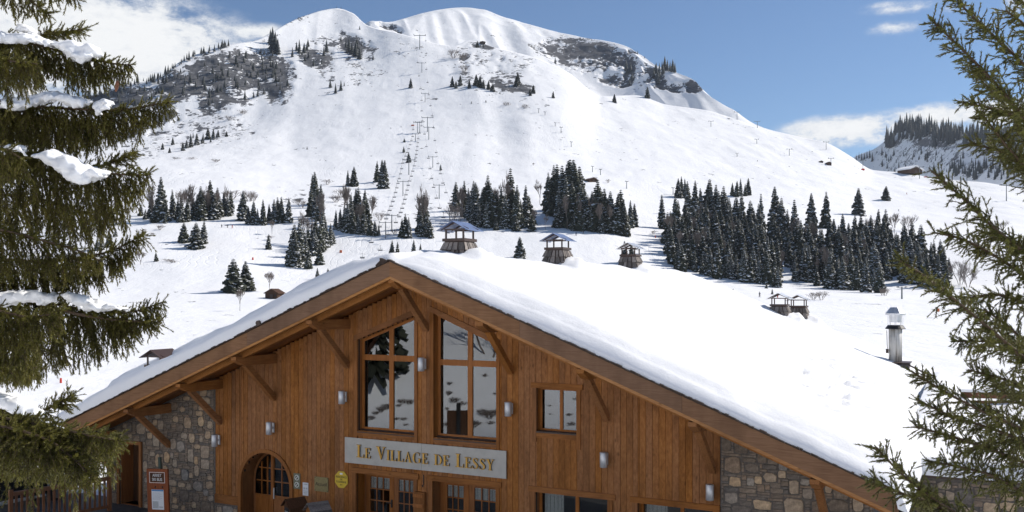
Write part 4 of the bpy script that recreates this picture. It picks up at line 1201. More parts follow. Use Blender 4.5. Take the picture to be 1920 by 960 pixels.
# ---- flat lettering with the built-in font
def lettering(body, size, name, mat, parent, loc, align='CENTER', wide=1.0, rot=None):
    cu = bpy.data.curves.new(name, 'FONT'); cu.body = body; cu.size = size; cu.align_x = align; cu.align_y = 'CENTER'; cu.extrude = .002
    o = bpy.data.objects.new(name + '_source', cu); COL.objects.link(o)
    dg = bpy.context.evaluated_depsgraph_get()
    me = bpy.data.meshes.new_from_object(o.evaluated_get(dg))
    bpy.data.objects.remove(o); bpy.data.curves.remove(cu)
    me.name = name; me.materials.clear(); me.materials.append(mat)
    ob = link(name, me, parent, loc); ob.rotation_euler = (R(90), 0, 0) if rot is None else rot; ob.scale = (wide, 1, 1)
    return ob
def on_wall(name, label, cat, px, py, w, group=None):
    u, z = fp(px, py, w); return thing(name, label, cat, L2W(u, w, z), -TH, group)
def size_at(px0, py0, px1, py1, w):
    a, b = fp(px0, (py0 + py1) / 2, w), fp(px1, (py0 + py1) / 2, w); zc = fp((px0 + px1) / 2, py0, w)[1] - fp((px0 + px1) / 2, py1, w)[1]
    return abs(b[0] - a[0]), abs(zc)
# two-ring notice
s = on_wall('notice_plate', 'small olive plate with two white ring symbols right of the arched door', 'notice', 557, 902, WALL - .01)
m = MB(); m.box(-.13, .13, -.012, 0, -.24, .24); m.build('plate', M['olive'], s)
for zc in (.11, -.11):
    m = MB(); n = 20; o = [(.085 * math.cos(2 * math.pi * i / n), zc + .085 * math.sin(2 * math.pi * i / n)) for i in range(n)]; ii = [(.068 * math.cos(2 * math.pi * i / n), zc + .068 * math.sin(2 * math.pi * i / n)) for i in range(n)]
    ring_prism(m, o, ii, -.018, -.0125); m.build('ring', M['white'], s)
    m = MB(); m.beam((-.045, -.0165, zc - .045), (.045, -.0165, zc + .045), .02, .007, up=(0, 1, 0)); m.build('slash', M['white'], s)
    m = MB(); m.prism([(-.03, zc - .02), (.02, zc - .035), (.035, zc + .0), (.0, zc + .03), (-.03, zc + .015)], -.0148, -.0122); m.build('symbol', M['black'], s)
s = on_wall('paper_notice', 'white paper notice on the planks between the ring plate and brass plaque', 'notice', 573, 917, WALL - .008)
m = MB(); m.box(-.11, .11, -.006, 0, -.20, .20); m.build('sheet', M['paper'], s)
m = MB()
for k, (x, z, w_, h_) in enumerate([(0, .15, .15, .03), (-.05, .02, .05, .06), (.045, .02, .06, .05), (0, -.06, .16, .02), (0, -.11, .14, .02), (0, -.15, .1, .015)]): m.box(x - w_ / 2, x + w_ / 2, -.0095, -.0062, z - h_ / 2, z + h_ / 2)
m.build('print', M['paper_grey'], s)
s = on_wall('brass_plaque', 'brass plaque engraved Accueil left of the yellow octagon', 'plaque', 603, 908, WALL - .012)
m = MB(); m.box(-.26, .26, -.02, 0, -.22, .22); m.build('plate', M['brass'], s)
lettering('Accueil', .15, 'engraving', M['letter_side'], s, (0, -.0225, 0))
m = MB()
for a in (-.23, .23):
    for b in (-.19, .19): m.box(a - .012, a + .012, -.024, -.0205, b - .012, b + .012)
m.build('screw', M['letter_side'], s)
s = on_wall('octagon_sign', 'yellow octagonal sign reading RESIDENCE DE TOURISME', 'sign', 640.5, 899, WALL - .012)
m = MB(); m.prism([(.255 * math.cos(R(22.5 + 45 * i)), .27 * math.sin(R(22.5 + 45 * i))) for i in range(8)], -.018, 0); m.build('plate', M['yellow'], s)
for tx, z, sz in (('RESIDENCE', .075, .082), ('DE', 0, .075), ('TOURISME', -.075, .082)): lettering(tx, sz, 'lettering', M['black'], s, (0, -.0205, z))
m = MB(); m.box(-.05, .05, -.0215, -.0185, .15, .20); m.build('emblem', M['white'], s)
lettering('2011', .05, 'year', M['letter_side'], s, (0, -.0205, -.16))
# letter boxes shaped like little houses
def letter_box(px, py, w, label, bw, bd, bh, roof_h, body_m, roof_m, slats, rzx):
    u, z = fp(px, py, w); t = thing('letter_box', label, 'letter box', L2W(u, w, GZ), -TH + rzx)
    top = z - GZ
    m = MB(); m.prism([(-bw / 2, top - bh), (bw / 2, top - bh), (bw / 2, top), (0, top + roof_h * .92), (-bw / 2, top)], -bd / 2, bd / 2); m.build('box', body_m, t)
    m = MB(); m.box(-.06, .06, -.06, .06, 0, top - bh - .002); m.build('post', body_m, t)
    ov = .08
    for s_ in (-1, 1):
        for k in range(slats):
            t0, t1 = k / slats, (k + 1) / slats - (.02 if slats > 1 else 0)
            xa, xb = s_ * (bw / 2 + ov) * t0, s_ * (bw / 2 + ov) * t1
            za = top + roof_h - (roof_h + ov * roof_h / (bw / 2)) * t0 + .012; zb_ = top + roof_h - (roof_h + ov * roof_h / (bw / 2)) * t1 + .012
            m = MB(); q = [(xa, za), (xb, zb_), (xb, zb_ + .025), (xa, za + .025)]
            m.prism(q if s_ > 0 else q[::-1], -bd / 2 - .08, bd / 2 + .06); m.build('roof_slat' if slats > 1 else 'roof_board', roof_m, t)
    m = MB(); m.box(-bw * .33, bw * .33, -bd / 2 - .012, -bd / 2 - .001, top - .16, top - .06); m.build('slot', M['black'], t)
    m = MB(); m.box(-bw * .30, bw * .30, -bd / 2 - .02, -bd / 2 - .0125, top - .19, top - .162); m.build('flap', M['zinc'], t)
    return t
letter_box(553, 946, .9, 'dark stained house-shaped letter box beside the arched door', .42, .5, .5, .17, M['dark_wood'], M['dark_wood'], 1, -.45)
letter_box(596, 956, .45, 'wooden letter box with a pale slatted gable roof in front of the planks', .52, .5, .5, .20, M['casing'], M['greyshingle'], 5, -.50)
s = on_wall('shutter_box', 'small wooden cupboard fixed between the two double doors', 'cupboard', 790, 944, WALL - .01)
m = MB(); m.box(-.17, .17, -.10, 0, -.6, .34); m.build('body', M['casing'], s)
for z in (.24, -.05): 
    m = MB(); m.box(-.21, .12, -.125, -.101, z - .05, z + .05); m.build('batten', M['frame'], s)
s = on_wall('door_hook', 'small black iron hook on the planks above the wooden cupboard', 'hook', 795, 902, WALL - .01)
m = MB(); m.tube([(0, -.01, .18), (0, -.03, .16), (0, -.03, -.1), (0, -.07, -.16), (0, -.1, -.1)], .014, 6); m.build('iron', M['black'], s)

# ---- ski bus stop board
u, z = fp(299, 918, .3)
t = thing('bus_stop_board', 'leaning red wooden board reading ARRET SKI BUS with a timetable', 'bus stop board', L2W(u, .3, GZ), -TH + .12)
zt_ = fp(297, 879, .3)[1] - GZ; t.rotation_euler = (0, R(-2.5), -TH + .12)
m = MB(); m.box(-.41, .41, -.03, .03, .12, zt_); m.build('board', M['redboard'], t)
m = MB()
for q in ((-.30, zt_ - .44, .30, zt_ - .10),): ring_prism(m, quad(*q), inset(quad(*q), .013), -.037, -.031)
m.build('border', M['white'], t)
m = MB(); m.box(-.27, .27, -.0335, -.0305, zt_ - .41, zt_ - .13); m.build('name_panel', M['dark_wood'], t)
lettering('ARRET', .128, 'lettering', M['white'], t, (0, -.036, zt_ - .205), wide=.92); lettering('SKI BUS', .128, 'lettering', M['white'], t, (0, -.036, zt_ - .335), wide=.92)
m = MB(); m.box(-.235, .235, -.036, -.0305, zt_ - 1.28, zt_ - .65); tt = m.build('timetable', M['paper'], t)
m = MB(); m.box(-.225, .225, -.040, -.0365, zt_ - .70, zt_ - .655); m.build('header', M['paper_blue'], tt)
m = MB(); m.box(-.20, .02, -.040, -.0365, zt_ - 1.24, zt_ - 1.02); m.box(.05, .2, -.040, -.0365, zt_ - 1.22, zt_ - 1.18)
for k in range(7): m.box(-.2, .1 + .08 * (k % 2), -.0395, -.0365, zt_ - .76 - k * .035, zt_ - .752 - k * .035)
m.build('print', M['paper_grey'], tt)
m = MB()
for x in (-.08, .20): m.box(x - .012, x + .012, -.05, -.03, zt_ - .60, zt_ - .54)
m.build('pin', M['black'], t)
m = MB(); m.box(.0, .09, .035, .10, 0, zt_ + .36); m.build('post', M['green_post'], t)

# ---- stone annex on the right, with a flat snowed-up roof and a plank railing on it
AN0, AN1, AW0, AW1, AZ = 12.65, 24.0, 5.0, 20.0, 2.44
annex = thing('stone_annex', 'low stone annex with a flat snowed-up roof behind the right spruce', 'annex', (AX, AY, 0), -TH)
m = MB(); m.box(AN0, AN1, AW0, AW1, GZ, AZ); aw = m.build('stone_wall', M['mortar'], annex)
stone_field('a', AN0 + .02, 17.6, 1.1, AZ - .04, lambda u_, z_: True, AW0, 44, .07, 16, parent=aw)
m = MB(); m.box(AN0 - .02, AN1 + .1, AW0 - .10, AW1, AZ + .002, AZ + .07); m.build('coping', M['sill'], annex)
au = np.linspace(AN0 - .2, AN1 + .05, 90); aw_ = np.concatenate([np.linspace(AW0 - .12, AW0 + .7, 14), np.linspace(AW0 + .75, AW1, 70)])
U, Wg = np.meshgrid(au, aw_)
T = .36 + (fbm(U / 1.4, Wg / 1.4, 4, 90) - .5) * .3 + .55 * np.clip((Wg - 7) / 8, 0, 1) + .5 * np.exp(-((U - AN0) / .8) ** 2) * np.clip((Wg - 5.6) / 2, 0, 1) + .12 * np.exp(-((U - AN0) / .9) ** 2) * np.clip((Wg - 5.2) / .8, 0, 1)
hole = ell(U, Wg, 13.5, 5.9, .5, .7); T = T - .25 * hole
e = edge(Wg - AW0 + .12, .35) * edge(AN1 + .05 - U, .4)
V = np.stack([U, Wg, AZ + .06 + np.maximum(T, .05) * e], -1).reshape(-1, 3)
link('roof_snow', np_mesh('annex_snow', V, grid_faces(*U.shape), M['snow'], True), annex)
u, z = 0, 0
pt = P(1843, 790, 31.5)
rl = thing('plank_railing', 'brown plank railing capped with snow on the annex roof at the far right', 'railing', pt, -TH + .25)
for k, zz in enumerate((.22, .50, .78)):
    m = MB(); m.box(-.7, 1.9, -.03, .03, zz, zz + .20); m.build('plank', M['fence'], rl)
for x in (-.55, .6, 1.75):
    m = MB(); m.box(x - .05, x + .05, .031, .12, -.5, .98); m.build('post', M['fence'], rl)
m = MB(); m.box(-.7, 1.9, -.06, .14, .99, 1.12)
m.v = [(x, y, z_ + (.05 if z_ > 1.05 else 0) * math.sin(x * 3)) for x, y, z_ in m.v]; m.build('snow_cap', M['snow'], rl)

# ---- fence, parking sign and car at the left
fa, fb = Vector((-15.6, 28.8, GZ)), Vector((-13.75, 31.35, GZ))
fa = P(20, 922, 28.8); fb = P(205, 889, 31.3)
fdir = Vector((fb.x - fa.x, fb.y - fa.y, 0)); fl_ = fdir.length; ang = math.atan2(fdir.y, fdir.x)
fence = thing('wooden_fence', 'brown wooden balustrade running up to the left corner of the chalet', 'fence', (fa.x, fa.y, GZ), ang)
hz = fa.z - GZ
for x in (0, fl_):
    m = MB(); m.box(x - .055, x + .055, -.055, .055, 0, hz + (.06 if x == 0 else -.02)); m.build('post', M['fence'], fence)
m = MB(); m.box(.056, fl_ - .056, -.06, .06, hz - .14, hz - .02); m.build('rail', M['fence'], fence)
m = MB(); m.box(.056, fl_ - .056, -.04, .04, .12, .21); m.build('rail', M['fence'], fence)
nb = 19
for k in range(1, nb):
    x = fl_ * k / nb; m = MB(); m.box(x - .035, x + .035, -.022, .022, .212, hz - .142); m.build('baluster', M['fence'], fence)
sp = P(91, 912, 31.5)
ps = thing('parking_sign', 'blue disabled parking sign on a thin post behind the fence', 'sign', (sp.x, sp.y, -.3), -.5)
m = MB(); m.tube([(0, 0, 0), (0, 0, P(88, 878, 31.5).z + .3)], .03, 8); m.build('post', M['pylon'], ps)
zc = P(88, 887, 31.5).z + .3
m = MB(); m.box(-.15, .15, -.05, -.032, zc - .22, zc + .20); m.build('panel', M['blue_sign'], ps)
m = MB(); n = 16
ring_prism(m, [(.085 * math.cos(2 * math.pi * i / n), zc - .07 + .085 * math.sin(2 * math.pi * i / n)) for i in range(n)], [(.06 * math.cos(2 * math.pi * i / n), zc - .07 + .06 * math.sin(2 * math.pi * i / n)) for i in range(n)], -.056, -.0505)
m.box(-.02, .01, -.0565, -.051, zc - .02, zc + .12); m.tube([(-.005, -.053, zc + .155), (-.005, -.0535, zc + .156)], .028, 8); m.build('wheelchair_symbol', M['white'], ps)

def parked_car(x, y, rz, label):
    t = thing('parked_car', label, 'car', (x, y, -.28), rz, 'cars parked behind the fence')
    prof = [(-2.1, .35), (2.1, .35), (2.15, .62), (2.0, .80), (1.15, .93), (.55, 1.38), (-.9, 1.44), (-1.75, 1.02), (-2.1, .92)]
    n = len(prof); vs = []
    for y_, k in ((-.86, 0), (-.80, 1), (.80, 1), (.86, 0)):
        vs += [(a, y_ * (.86 if (b > 1.2) else 1), b) for a, b in prof]
    m = MB(); fs = [tuple(range(n)), tuple(range(4 * n - 1, 3 * n - 1, -1))]
    for r_ in range(3):
        for i in range(n):
            j = (i + 1) % n; fs.append((r_ * n + j, r_ * n + i, (r_ + 1) * n + i, (r_ + 1) * n + j))
    m.add(vs, fs); m.build('body', M['car_paint'], t)
    for s_ in (-1, 1):
        m = MB(); yy = .80 * s_; q = [(-1.45, 1.02), (.85, .98), (.48, 1.32), (-.85, 1.38)]
        vs = [(a, s_ * (.875 if b < 1.2 else .765), b) for a, b in q] + [(a, s_ * (.855 if b < 1.2 else .745), b) for a, b in q]
        m.add(vs, [(0, 1, 2, 3), (7, 6, 5, 4), (0, 4, 5, 1), (1, 5, 6, 2), (2, 6, 7, 3), (3, 7, 4, 0)]); m.build('side_window', M['door_glass'], t)
        for xx in (-1.3, 1.35):
            m = MB(); m.tube([(xx, s_ * .68, .32), (xx, s_ * .88, .32)], .32, 18); wh = m.build('wheel', M['tyre'], t)
            m = MB(); m.tube([(xx, s_ * .86, .32), (xx, s_ * .89, .32)], .19, 12); m.build('hub', M['hub'], wh)
        m = MB(); m.box(2.0, 2.12, s_ * .62 - .14, s_ * .62 + .14, .64, .76); m.build('headlight', M['white'], t)
    m = MB(); vs = [(1.13, -.70, .965), (1.13, .70, .965), (.60, .62, 1.375), (.60, -.62, 1.375)]; vs += [(a + .025, b, c + .012) for a, b, c in vs]
    m.add(vs, [(3, 2, 1, 0), (4, 5, 6, 7), (0, 1, 5, 4), (1, 2, 6, 5), (2, 3, 7, 6), (3, 0, 4, 7)]); m.build('windscreen', M['door_glass'], t)
    return t
parked_car(-17.6, 32.3, .95, 'black car parked behind the balustrade, half hidden by the left spruce')
# paved strip in front of the gable
m = MB(); m.box(-16, 14, -9, 2.4, GZ - .02, GZ + .02); fcourt = m.build('forecourt', plain('wet paving', (.09, .085, .08), .7, var=.3, scale=3), None, loc=(AX, AY, 0), rz=-TH); tag(fcourt, kind='structure')

# ================================================================== TREES ON THE SLOPE
def spruce_mesh(name, seed, ratio=.34, levels=22, per=8, snow=.55, bw=1.0):
    """unit height spruce: whorls of drooping sprays, snow lying on part of them"""
    rr = random.Random(seed); V = []; Fc = []; Mi = []
    def quad_(a, b, c, d, mi):
        k = len(V); V.extend((a, b, c, d)); Fc.append((k, k + 1, k + 2, k + 3)); Mi.append(mi)
    a0 = 0
    for l in range(levels):
        t = l / (levels - 1); z = .07 + .90 * t ** .92
        rad = ratio * .5 * (1 - t) ** .80 * (1 if l % 3 else .88) + .010
        n = max(4, int(per * (1 - .45 * t)))
        a0 += 2.4
        for k in range(n):
            a = a0 + 2 * math.pi * k / n + rr.uniform(-.3, .3)
            r_ = rad * rr.choice((rr.uniform(.5, .8), rr.uniform(.8, 1.22), rr.uniform(.85, 1.15))); dr = r_ * rr.uniform(.28, .62) * (1 - .55 * t) - .012 * t
            w = bw * (.030 + .05 * (1 - t)) * rr.uniform(.8, 1.25) * (ratio / .34) ** .5
            ca, sa = math.cos(a), math.sin(a)
            def pt(rp, side, dz): return (ca * rp - sa * side, sa * rp + ca * side, z + dz)
            zi = r_ * .10
            sag = w * .55
            # two blades meeting at a ridge, hanging down at both sides
            for s in (-1, 1):
                quad_(pt(0, 0, zi), pt(r_ * .55, 0, -dr * .30), pt(r_ * .5, s * w, -dr * .5 - sag), pt(.0, s * w * .5, -sag * .4), 0)
                quad_(pt(r_ * .55, 0, -dr * .30), pt(r_, 0, -dr), pt(r_ * .92, s * w * .45, -dr - sag * 1.3), pt(r_ * .5, s * w, -dr * .5 - sag), 0)
            for s in ((-1, 1) if rr.random() < snow else (rr.choice((-1, 1)),) if rr.random() < .25 + .5 * snow else ()):
                u0, u1 = rr.uniform(.25, .5), rr.uniform(.72, .98); ws = w * rr.uniform(.4, .85); up = .005
                def q(tt): return -dr * (tt / .55 * .30 if tt < .55 else .30 + (tt - .55) / .45 * .70) + up + (zi * (1 - tt / .55) if tt < .55 else 0)
                quad_(pt(r_ * u0, -s * ws * .25, q(u0)), pt(r_ * u1, -s * ws * .2, q(u1)), pt(r_ * u1 * .97, s * ws * .8, q(u1) - ws * .45), pt(r_ * u0, s * ws, q(u0) - ws * .5), 1)
    return np_mesh(name, V, Fc, [M['far_needle'], M['snow']], False, Mi)
SPR = [spruce_mesh('spruce_crown', 100 + i, [.42, .38, .47, .35, .40, .45, .38, .33][i], [24, 26, 22, 26, 24, 22, 25, 26][i], 9, [.5, .9, .3, .8, .2, 1, .35, .9][i]) for i in range(8)]
SPR_SNOWY = [spruce_mesh('snowy_spruce_crown', 200 + i, .34, 24, 9, 1.0) for i in range(2)]
SPR_SMALL = [spruce_mesh('small_spruce_crown', 300 + i, .62, 14, 9, .25) for i in range(2)]
_tm = MB(); _tm.tube([(0, 0, -.08), (0, 0, .45), (0, 0, .97)], [.016, .010, .002], 5); TRUNK = _tm.mesh('spruce_trunk', M['trunk'])
rt = random.Random(77)
TREE_XY = []
n_spruce = 0
def put_spruce(px, by, ty, label, group=None, kind='n', wide=1.0):
    global n_spruce
    p = on_slope(px, by); h = (by - ty) / F * p.y
    t = empty('spruce_tree', p, rt.uniform(0, 6.28)); t.rotation_euler = (rt.gauss(0, .022), rt.gauss(0, .022), rt.uniform(0, 6.28)); tag(t, label, 'spruce tree', group)
    me = rt.choice({'n': SPR, 's': SPR_SNOWY, 'b': SPR_SMALL}[kind])
    c = link('crown', me, t); k = rt.uniform(.82, 1.2) * wide; c.scale = (h * k, h * k, h)
    tr = link('trunk', TRUNK, t); tr.scale = (h, h, h)
    TREE_XY.append((px, by)); n_spruce += 1
    return t

def in_poly(x, y, poly):
    c = False
    for i in range(len(poly)):
        x1, y1 = poly[i]; x2, y2 = poly[i - 1]
        if (y1 > y) != (y2 > y) and x < (x2 - x1) * (y - y1) / (y2 - y1) + x1: c = not c
    return c

# --- the large forest patch to the right
LAB_F, GRP_F = 'dark spruce in the large forest patch above the right half of the roof', 'spruces of the large right-hand forest'
big = [(1265, 367, 445), (1272, 333, 369), (1278, 330, 368), (1285, 334, 370), (1291, 339, 405), (1303, 337, 410), (1315, 352, 420), (1326, 335, 420), (1333, 350, 430), (1340, 344, 430), (1354, 347, 430), (1347, 356, 440),
       (1373, 341, 367), (1381, 338, 369), (1389, 334, 368), (1397, 344, 368), (1403, 333, 366), (1362, 370, 440), (1380, 366, 445), (1390, 362, 442), (1370, 385, 455), (1408, 400, 460), (1416, 420, 480),
       (1465, 371, 450), (1475, 390, 460), (1581, 400, 470), (1593, 417, 475), (1503, 425, 480), (1626, 425, 470), (1570, 420, 480), (1607, 430, 480), (1646, 392, 455), (1660, 391, 462), (1255, 395, 450)]
for px, ty, by in big: put_spruce(px, by, ty, LAB_F, GRP_F)
for px, ty, by, lb, kd, wd in [
    (1242, 364, 428, 'snow-crusted pale spruce standing apart at the left edge of the large forest', 's', .9),
    (1428, 361, 446, 'tall snow-laden spruce in the gap of the large forest, left of the tallest one', 's', .85),
    (1454, 347, 442, 'tallest spruce in the middle of the large forest, rising in a wide cone', 'n', 1.15),
    (1489, 373, 470, 'tall snow-laden spruce right of the tallest spruce of the large forest', 's', .95),
    (1521, 361, 427, 'broad spruce behind the forest clearing, left of a slimmer twin', 'n', 1.3),
    (1548, 359, 428, 'slim spruce behind the forest clearing, right of the broad one', 'n', .95),
    (1609, 352, 404, 'broad full spruce alone on a white knoll above the forest', 'n', 1.55),
    (1660, 348, 377, 'small lone spruce with a bare lower trunk on the upper right piste', 'n', 1.9),
    (1333, 536, 556, 'left one of two small spruces just beyond the roof snow below the forest', 'b', 1.0),
    (1353, 548, 563, 'right one of two small spruces just beyond the roof snow below the forest', 'b', 1.0),
    (1437, 528, 542, 'small snowy fir in front of the forest, above the double chimney', 'b', .8),
    (1448, 540, 552, 'tiny snowy fir nearest the double chimney', 'b', .8)]:
    put_spruce(px, by, ty, lb, None, kd, wd)
FOREST = [[(1250, 455), (1275, 440), (1340, 425), (1400, 440), (1440, 440), (1468, 470), (1460, 500), (1468, 534), (1440, 541), (1400, 527), (1325, 521), (1280, 505), (1258, 498)],
          [(1480, 505), (1470, 480), (1500, 460), (1560, 458), (1600, 470), (1640, 505), (1650, 550), (1622, 551), (1530, 538), (1488, 527)],
          [(1600, 458), (1640, 458), (1700, 480), (1745, 490), (1778, 508), (1783, 537), (1750, 540), (1690, 534), (1655, 520), (1625, 480)]]
cand = []
for poly in FOREST:
    x0, x1 = min(p[0] for p in poly), max(p[0] for p in poly); y0, y1 = min(p[1] for p in poly), max(p[1] for p in poly)
    got = []
    for _ in range(1500):
        x, y = rt.uniform(x0, x1), rt.uniform(y0, y1)
        if in_poly(x, y, poly) and all(((x - a) / 11) ** 2 + ((y - b) / 8.5) ** 2 > 1 for a, b in got): got.append((x, y))
    cand += [(x, y, 66 - (545 - y) * .05) for x, y in got]
cand = [(x, y, h * rt.choice((rt.uniform(.5, .8), rt.uniform(.8, 1.0), rt.uniform(.95, 1.2)))) for x, y, h in cand if rt.random() < .88]; cand = [(x, y, min(h, y - 402) if x > 1555 else h) for x, y, h in cand]; rt.shuffle(cand)
cand.sort(key=lambda c: -c[1] - (0 if c[0] < 1480 else 0)); own = cand[:52]
for x, y, h in own: put_spruce(x, y, y - h, LAB_F, GRP_F)
def crown_mass(name, spots, meshes, prof=PROF):
    Vs, Fs, Ms, b = [], [], [], 0
    for px, by, hpx, wide in spots:
        me = rt.choice(meshes); n = len(me.vertices); co = np.empty(n * 3, np.float32); me.vertices.foreach_get('co', co); co = co.reshape(-1, 3).astype(float)
        f = np.empty(len(me.polygons) * 4, np.int32); me.loops.foreach_get('vertex_index', f); mi = np.empty(len(me.polygons), np.int32); me.polygons.foreach_get('material_index', mi)
        p = on_slope(px, by, prof); h = hpx / F * p.y; a = rt.uniform(0, 6.28); k = h * wide * rt.uniform(.88, 1.12); c, s = math.cos(a), math.sin(a)
        Vs.append(np.stack([p.x + (co[:, 0] * c - co[:, 1] * s) * k, p.y + (co[:, 0] * s + co[:, 1] * c) * k, p.z + co[:, 2] * h], -1)); Fs.append(f.reshape(-1, 4) + b); Ms.append(mi); b += n
    o = link(name, np_mesh(name, np.concatenate(Vs), np.concatenate(Fs), [M['far_needle'], M['snow']], False, np.concatenate(Ms))); tag(o, kind='stuff'); return o
crown_mass('forest_mass', [(x, y, h, 1.0) for x, y, h in cand[52:]], [SPR[2], SPR[4], SPR[6]] + [SPR[0]])
# front fringe of the forest
for x in range(1268, 1465, 13): put_spruce(x + rt.uniform(-4, 4), 505 + (x - 1268) * .17 + rt.uniform(-4, 3), 505 + (x - 1268) * .17 - rt.uniform(34, 60), LAB_F, GRP_F)

# --- the two clumps behind the chimneys
LAB_B, GRP_B = 'dark spruce in the wood behind the middle chimney, left clump', 'spruces of the left clump behind the chimneys'
for px, ty, by in [(855, 340, 395), (871, 337, 405), (880, 352, 410), (888, 338, 412), (895, 340, 415), (903, 352, 420), (914, 327, 420), (922, 350, 425), (930, 358, 420), (940, 349, 425), (949, 362, 428), (959, 314, 420), (966, 345, 428),
                   (985, 346, 425), (993, 366, 420), (912, 375, 426), (898, 380, 424), (886, 372, 421), (942, 385, 428), (955, 392, 428), (975, 372, 426)]:
    put_spruce(px, by, ty, LAB_B, GRP_B)
for px, ty, by, lb in [(930, 408, 430, 'small round spruce at the front edge of the left clump, farthest left of three'), (967, 403, 433, 'small snowy spruce at the front edge of the left clump, middle of three'), (997, 402, 434, 'small snowy spruce at the front right corner of the left clump')]:
    put_spruce(px, by, ty, lb, None, 'n', 1.35)
LAB_C, GRP_C = 'dark spruce in the wood between the second and third chimney, right clump', 'spruces of the right clump behind the chimneys'
for px, ty, by in [(1025, 322, 395), (1031, 330, 400), (1039, 307, 405), (1045, 306, 405), (1055, 310, 410), (1064, 299, 405), (1068, 298, 412), (1074, 298, 410), (1080, 303, 415), (1087, 311, 415), (1060, 330, 425), (1048, 352, 424), (1072, 340, 428), (1092, 345, 428),
                   (1098, 352, 430), (1108, 358, 428), (1119, 335, 432), (1125, 352, 432), (1136, 353, 436), (1142, 357, 435), (1148, 372, 436), (1158, 361, 438), (1164, 353, 438), (1170, 372, 440), (1182, 374, 425), (1189, 381, 424), (1165, 394, 441), (1082, 372, 432), (1046, 376, 426), (1055, 390, 427), (1110, 385, 433), (1128, 392, 437), (1076, 398, 433), (1030, 352, 396)]:
    put_spruce(px, by, ty, LAB_C, GRP_C)
# --- single trees just beyond the ridge
for px, ty, by, lb, kd, wd in [(975, 444, 485, 'dense little spruce just beyond the ridge left of the second chimney', 'n', 1.6), (1070, 469, 500, 'small spruce just beyond the ridge right of the second chimney', 'b', 1.1),
                               (1171, 450, 495, 'spruce directly behind the third chimney', 'n', 1.1), (1185, 455, 505, 'spruce leaning out right behind the third chimney', 'n', 1.4),
                               (735, 450, 480, 'left small spruce beyond the gable tip, left of the first chimney', 'n', 1.3), (745, 453, 480, 'second small spruce beyond the gable tip', 'n', 1.2),
                               (776, 448, 480, 'small spruce touching the first chimney on its left', 'n', 1.3), (788, 457, 480, 'tiny spruce half hidden by the first chimney', 'n', 1.2),
                               (758, 258, 268, 'tiny spruce pair member high beside the chairlift, upper one', 'b', .9), (757, 273, 286, 'tiny spruce beside the chairlift line, lower of two', 'b', .9),
                               (766, 284, 304, 'narrow spruce standing at the chairlift line', 'n', 1.3), (826, 308, 321, 'tiny lone spruce on the piste right of the chairlift', 'b', .8),
                               (652, 319, 350, 'shorter left spruce of a pair on the open slope left of the lift', 'n', 1.1), (663, 311, 349, 'taller right spruce of a pair on the open slope left of the lift', 'n', 1.1),
                               (706, 300, 341, 'left spruce of three close together beside the lift', 'n', 1.1), (716, 298, 352, 'tall dark spruce of three close together beside the lift', 'n', 1.0), (721, 299, 353, 'right spruce of three close together beside the lift', 'n', 1.0),
                               (576, 274, 281, 'tiny dark spruce alone on the upper left piste', 'b', .9), (1037, 171, 184, 'small spruce at the rim right of the rocky knoll', 'n', 1.5), (1152, 176, 193, 'dark small spruce at the foot of the cirque', 'n', 1.6),
                               (1214, 153, 174, 'pair-like narrow spruce under the right ridge cliff', 'n', 1.5), (770, 146, 166, 'small spruce on the slope below the top lift pylon', 'n', 1.3)]:
    put_spruce(px, by, ty, lb, None, kd, wd)
LAB_E, GRP_E = 'spruce in the small wood left of the chairlift', 'spruces of the wood left of the chairlift'
for px, ty, by in [(629, 393, 430), (638, 390, 432), (647, 384, 432), (658, 364, 428), (667, 352, 422), (672, 349, 425), (683, 353, 425), (690, 372, 428), (652, 378, 436), (662, 390, 438), (673, 400, 440), (684, 398, 440), (693, 408, 444), (703, 414, 444), (679, 375, 432), (643, 402, 433), (710, 420, 443)]:
    put_spruce(px, by, ty, LAB_E, GRP_E)
LAB_L, GRP_L = 'spruce in the narrow wood just right of the chairlift foot', 'spruces of the narrow wood by the lift foot'
for px, ty, by in [(753, 408, 445), (760, 400, 446), (767, 406, 446), (790, 396, 444), (798, 385, 440), (801, 402, 445), (795, 360, 430), (788, 378, 438), (807, 410, 446)]:
    put_spruce(px, by, ty, LAB_L, GRP_L)
LAB_D, GRP_D = 'spruce in the steep tongue of wood left of the lift, above the chalet roof', 'spruces of the steep tongue of wood'
for px, ty, by in [(586, 326, 385), (592, 322, 388), (600, 345, 392), (583, 352, 408), (591, 360, 412), (599, 366, 415), (605, 378, 420), (551, 419, 498), (562, 411, 498), (545, 448, 500), (556, 440, 500), (570, 425, 480), (578, 424, 470), (584, 424, 468), (593, 405, 462), (603, 394, 465), (611, 410, 462), (619, 418, 458), (590, 430, 478), (573, 440, 496), (600, 420, 472), (566, 452, 497), (625, 430, 455), (606, 435, 468)]:
    put_spruce(px, by, ty, LAB_D, GRP_D)
for px, ty, by, lb in [(578, 466, 503, 'slim snowy spruce standing below the steep tongue of wood'), (600, 458, 496, 'bushy snowy spruce below right of the steep tongue of wood'), (503, 439, 467, 'small lone spruce in the middle of the left piste'),
                       (595, 502, 526, 'small spruce peeping over the left roof snow, left one'), (615, 502, 520, 'small spruce peeping over the left roof snow, right one'), (293, 472, 491, 'tiny lone spruce above the left spruce branch tip, beside low brush')]:
    put_spruce(px, by, ty, lb, None, 'n', 1.25)
put_spruce(437, 548, 484, 'broad dark spruce with layered boughs near the small hut, left one', None, 'n', 1.75); put_spruce(461, 545, 489, 'broad dark spruce near the small hut, right one', None, 'n', 1.45)
LAB_G, GRP_G = 'spruce in the long row of wood on the left piste', 'spruces of the long row on the left'
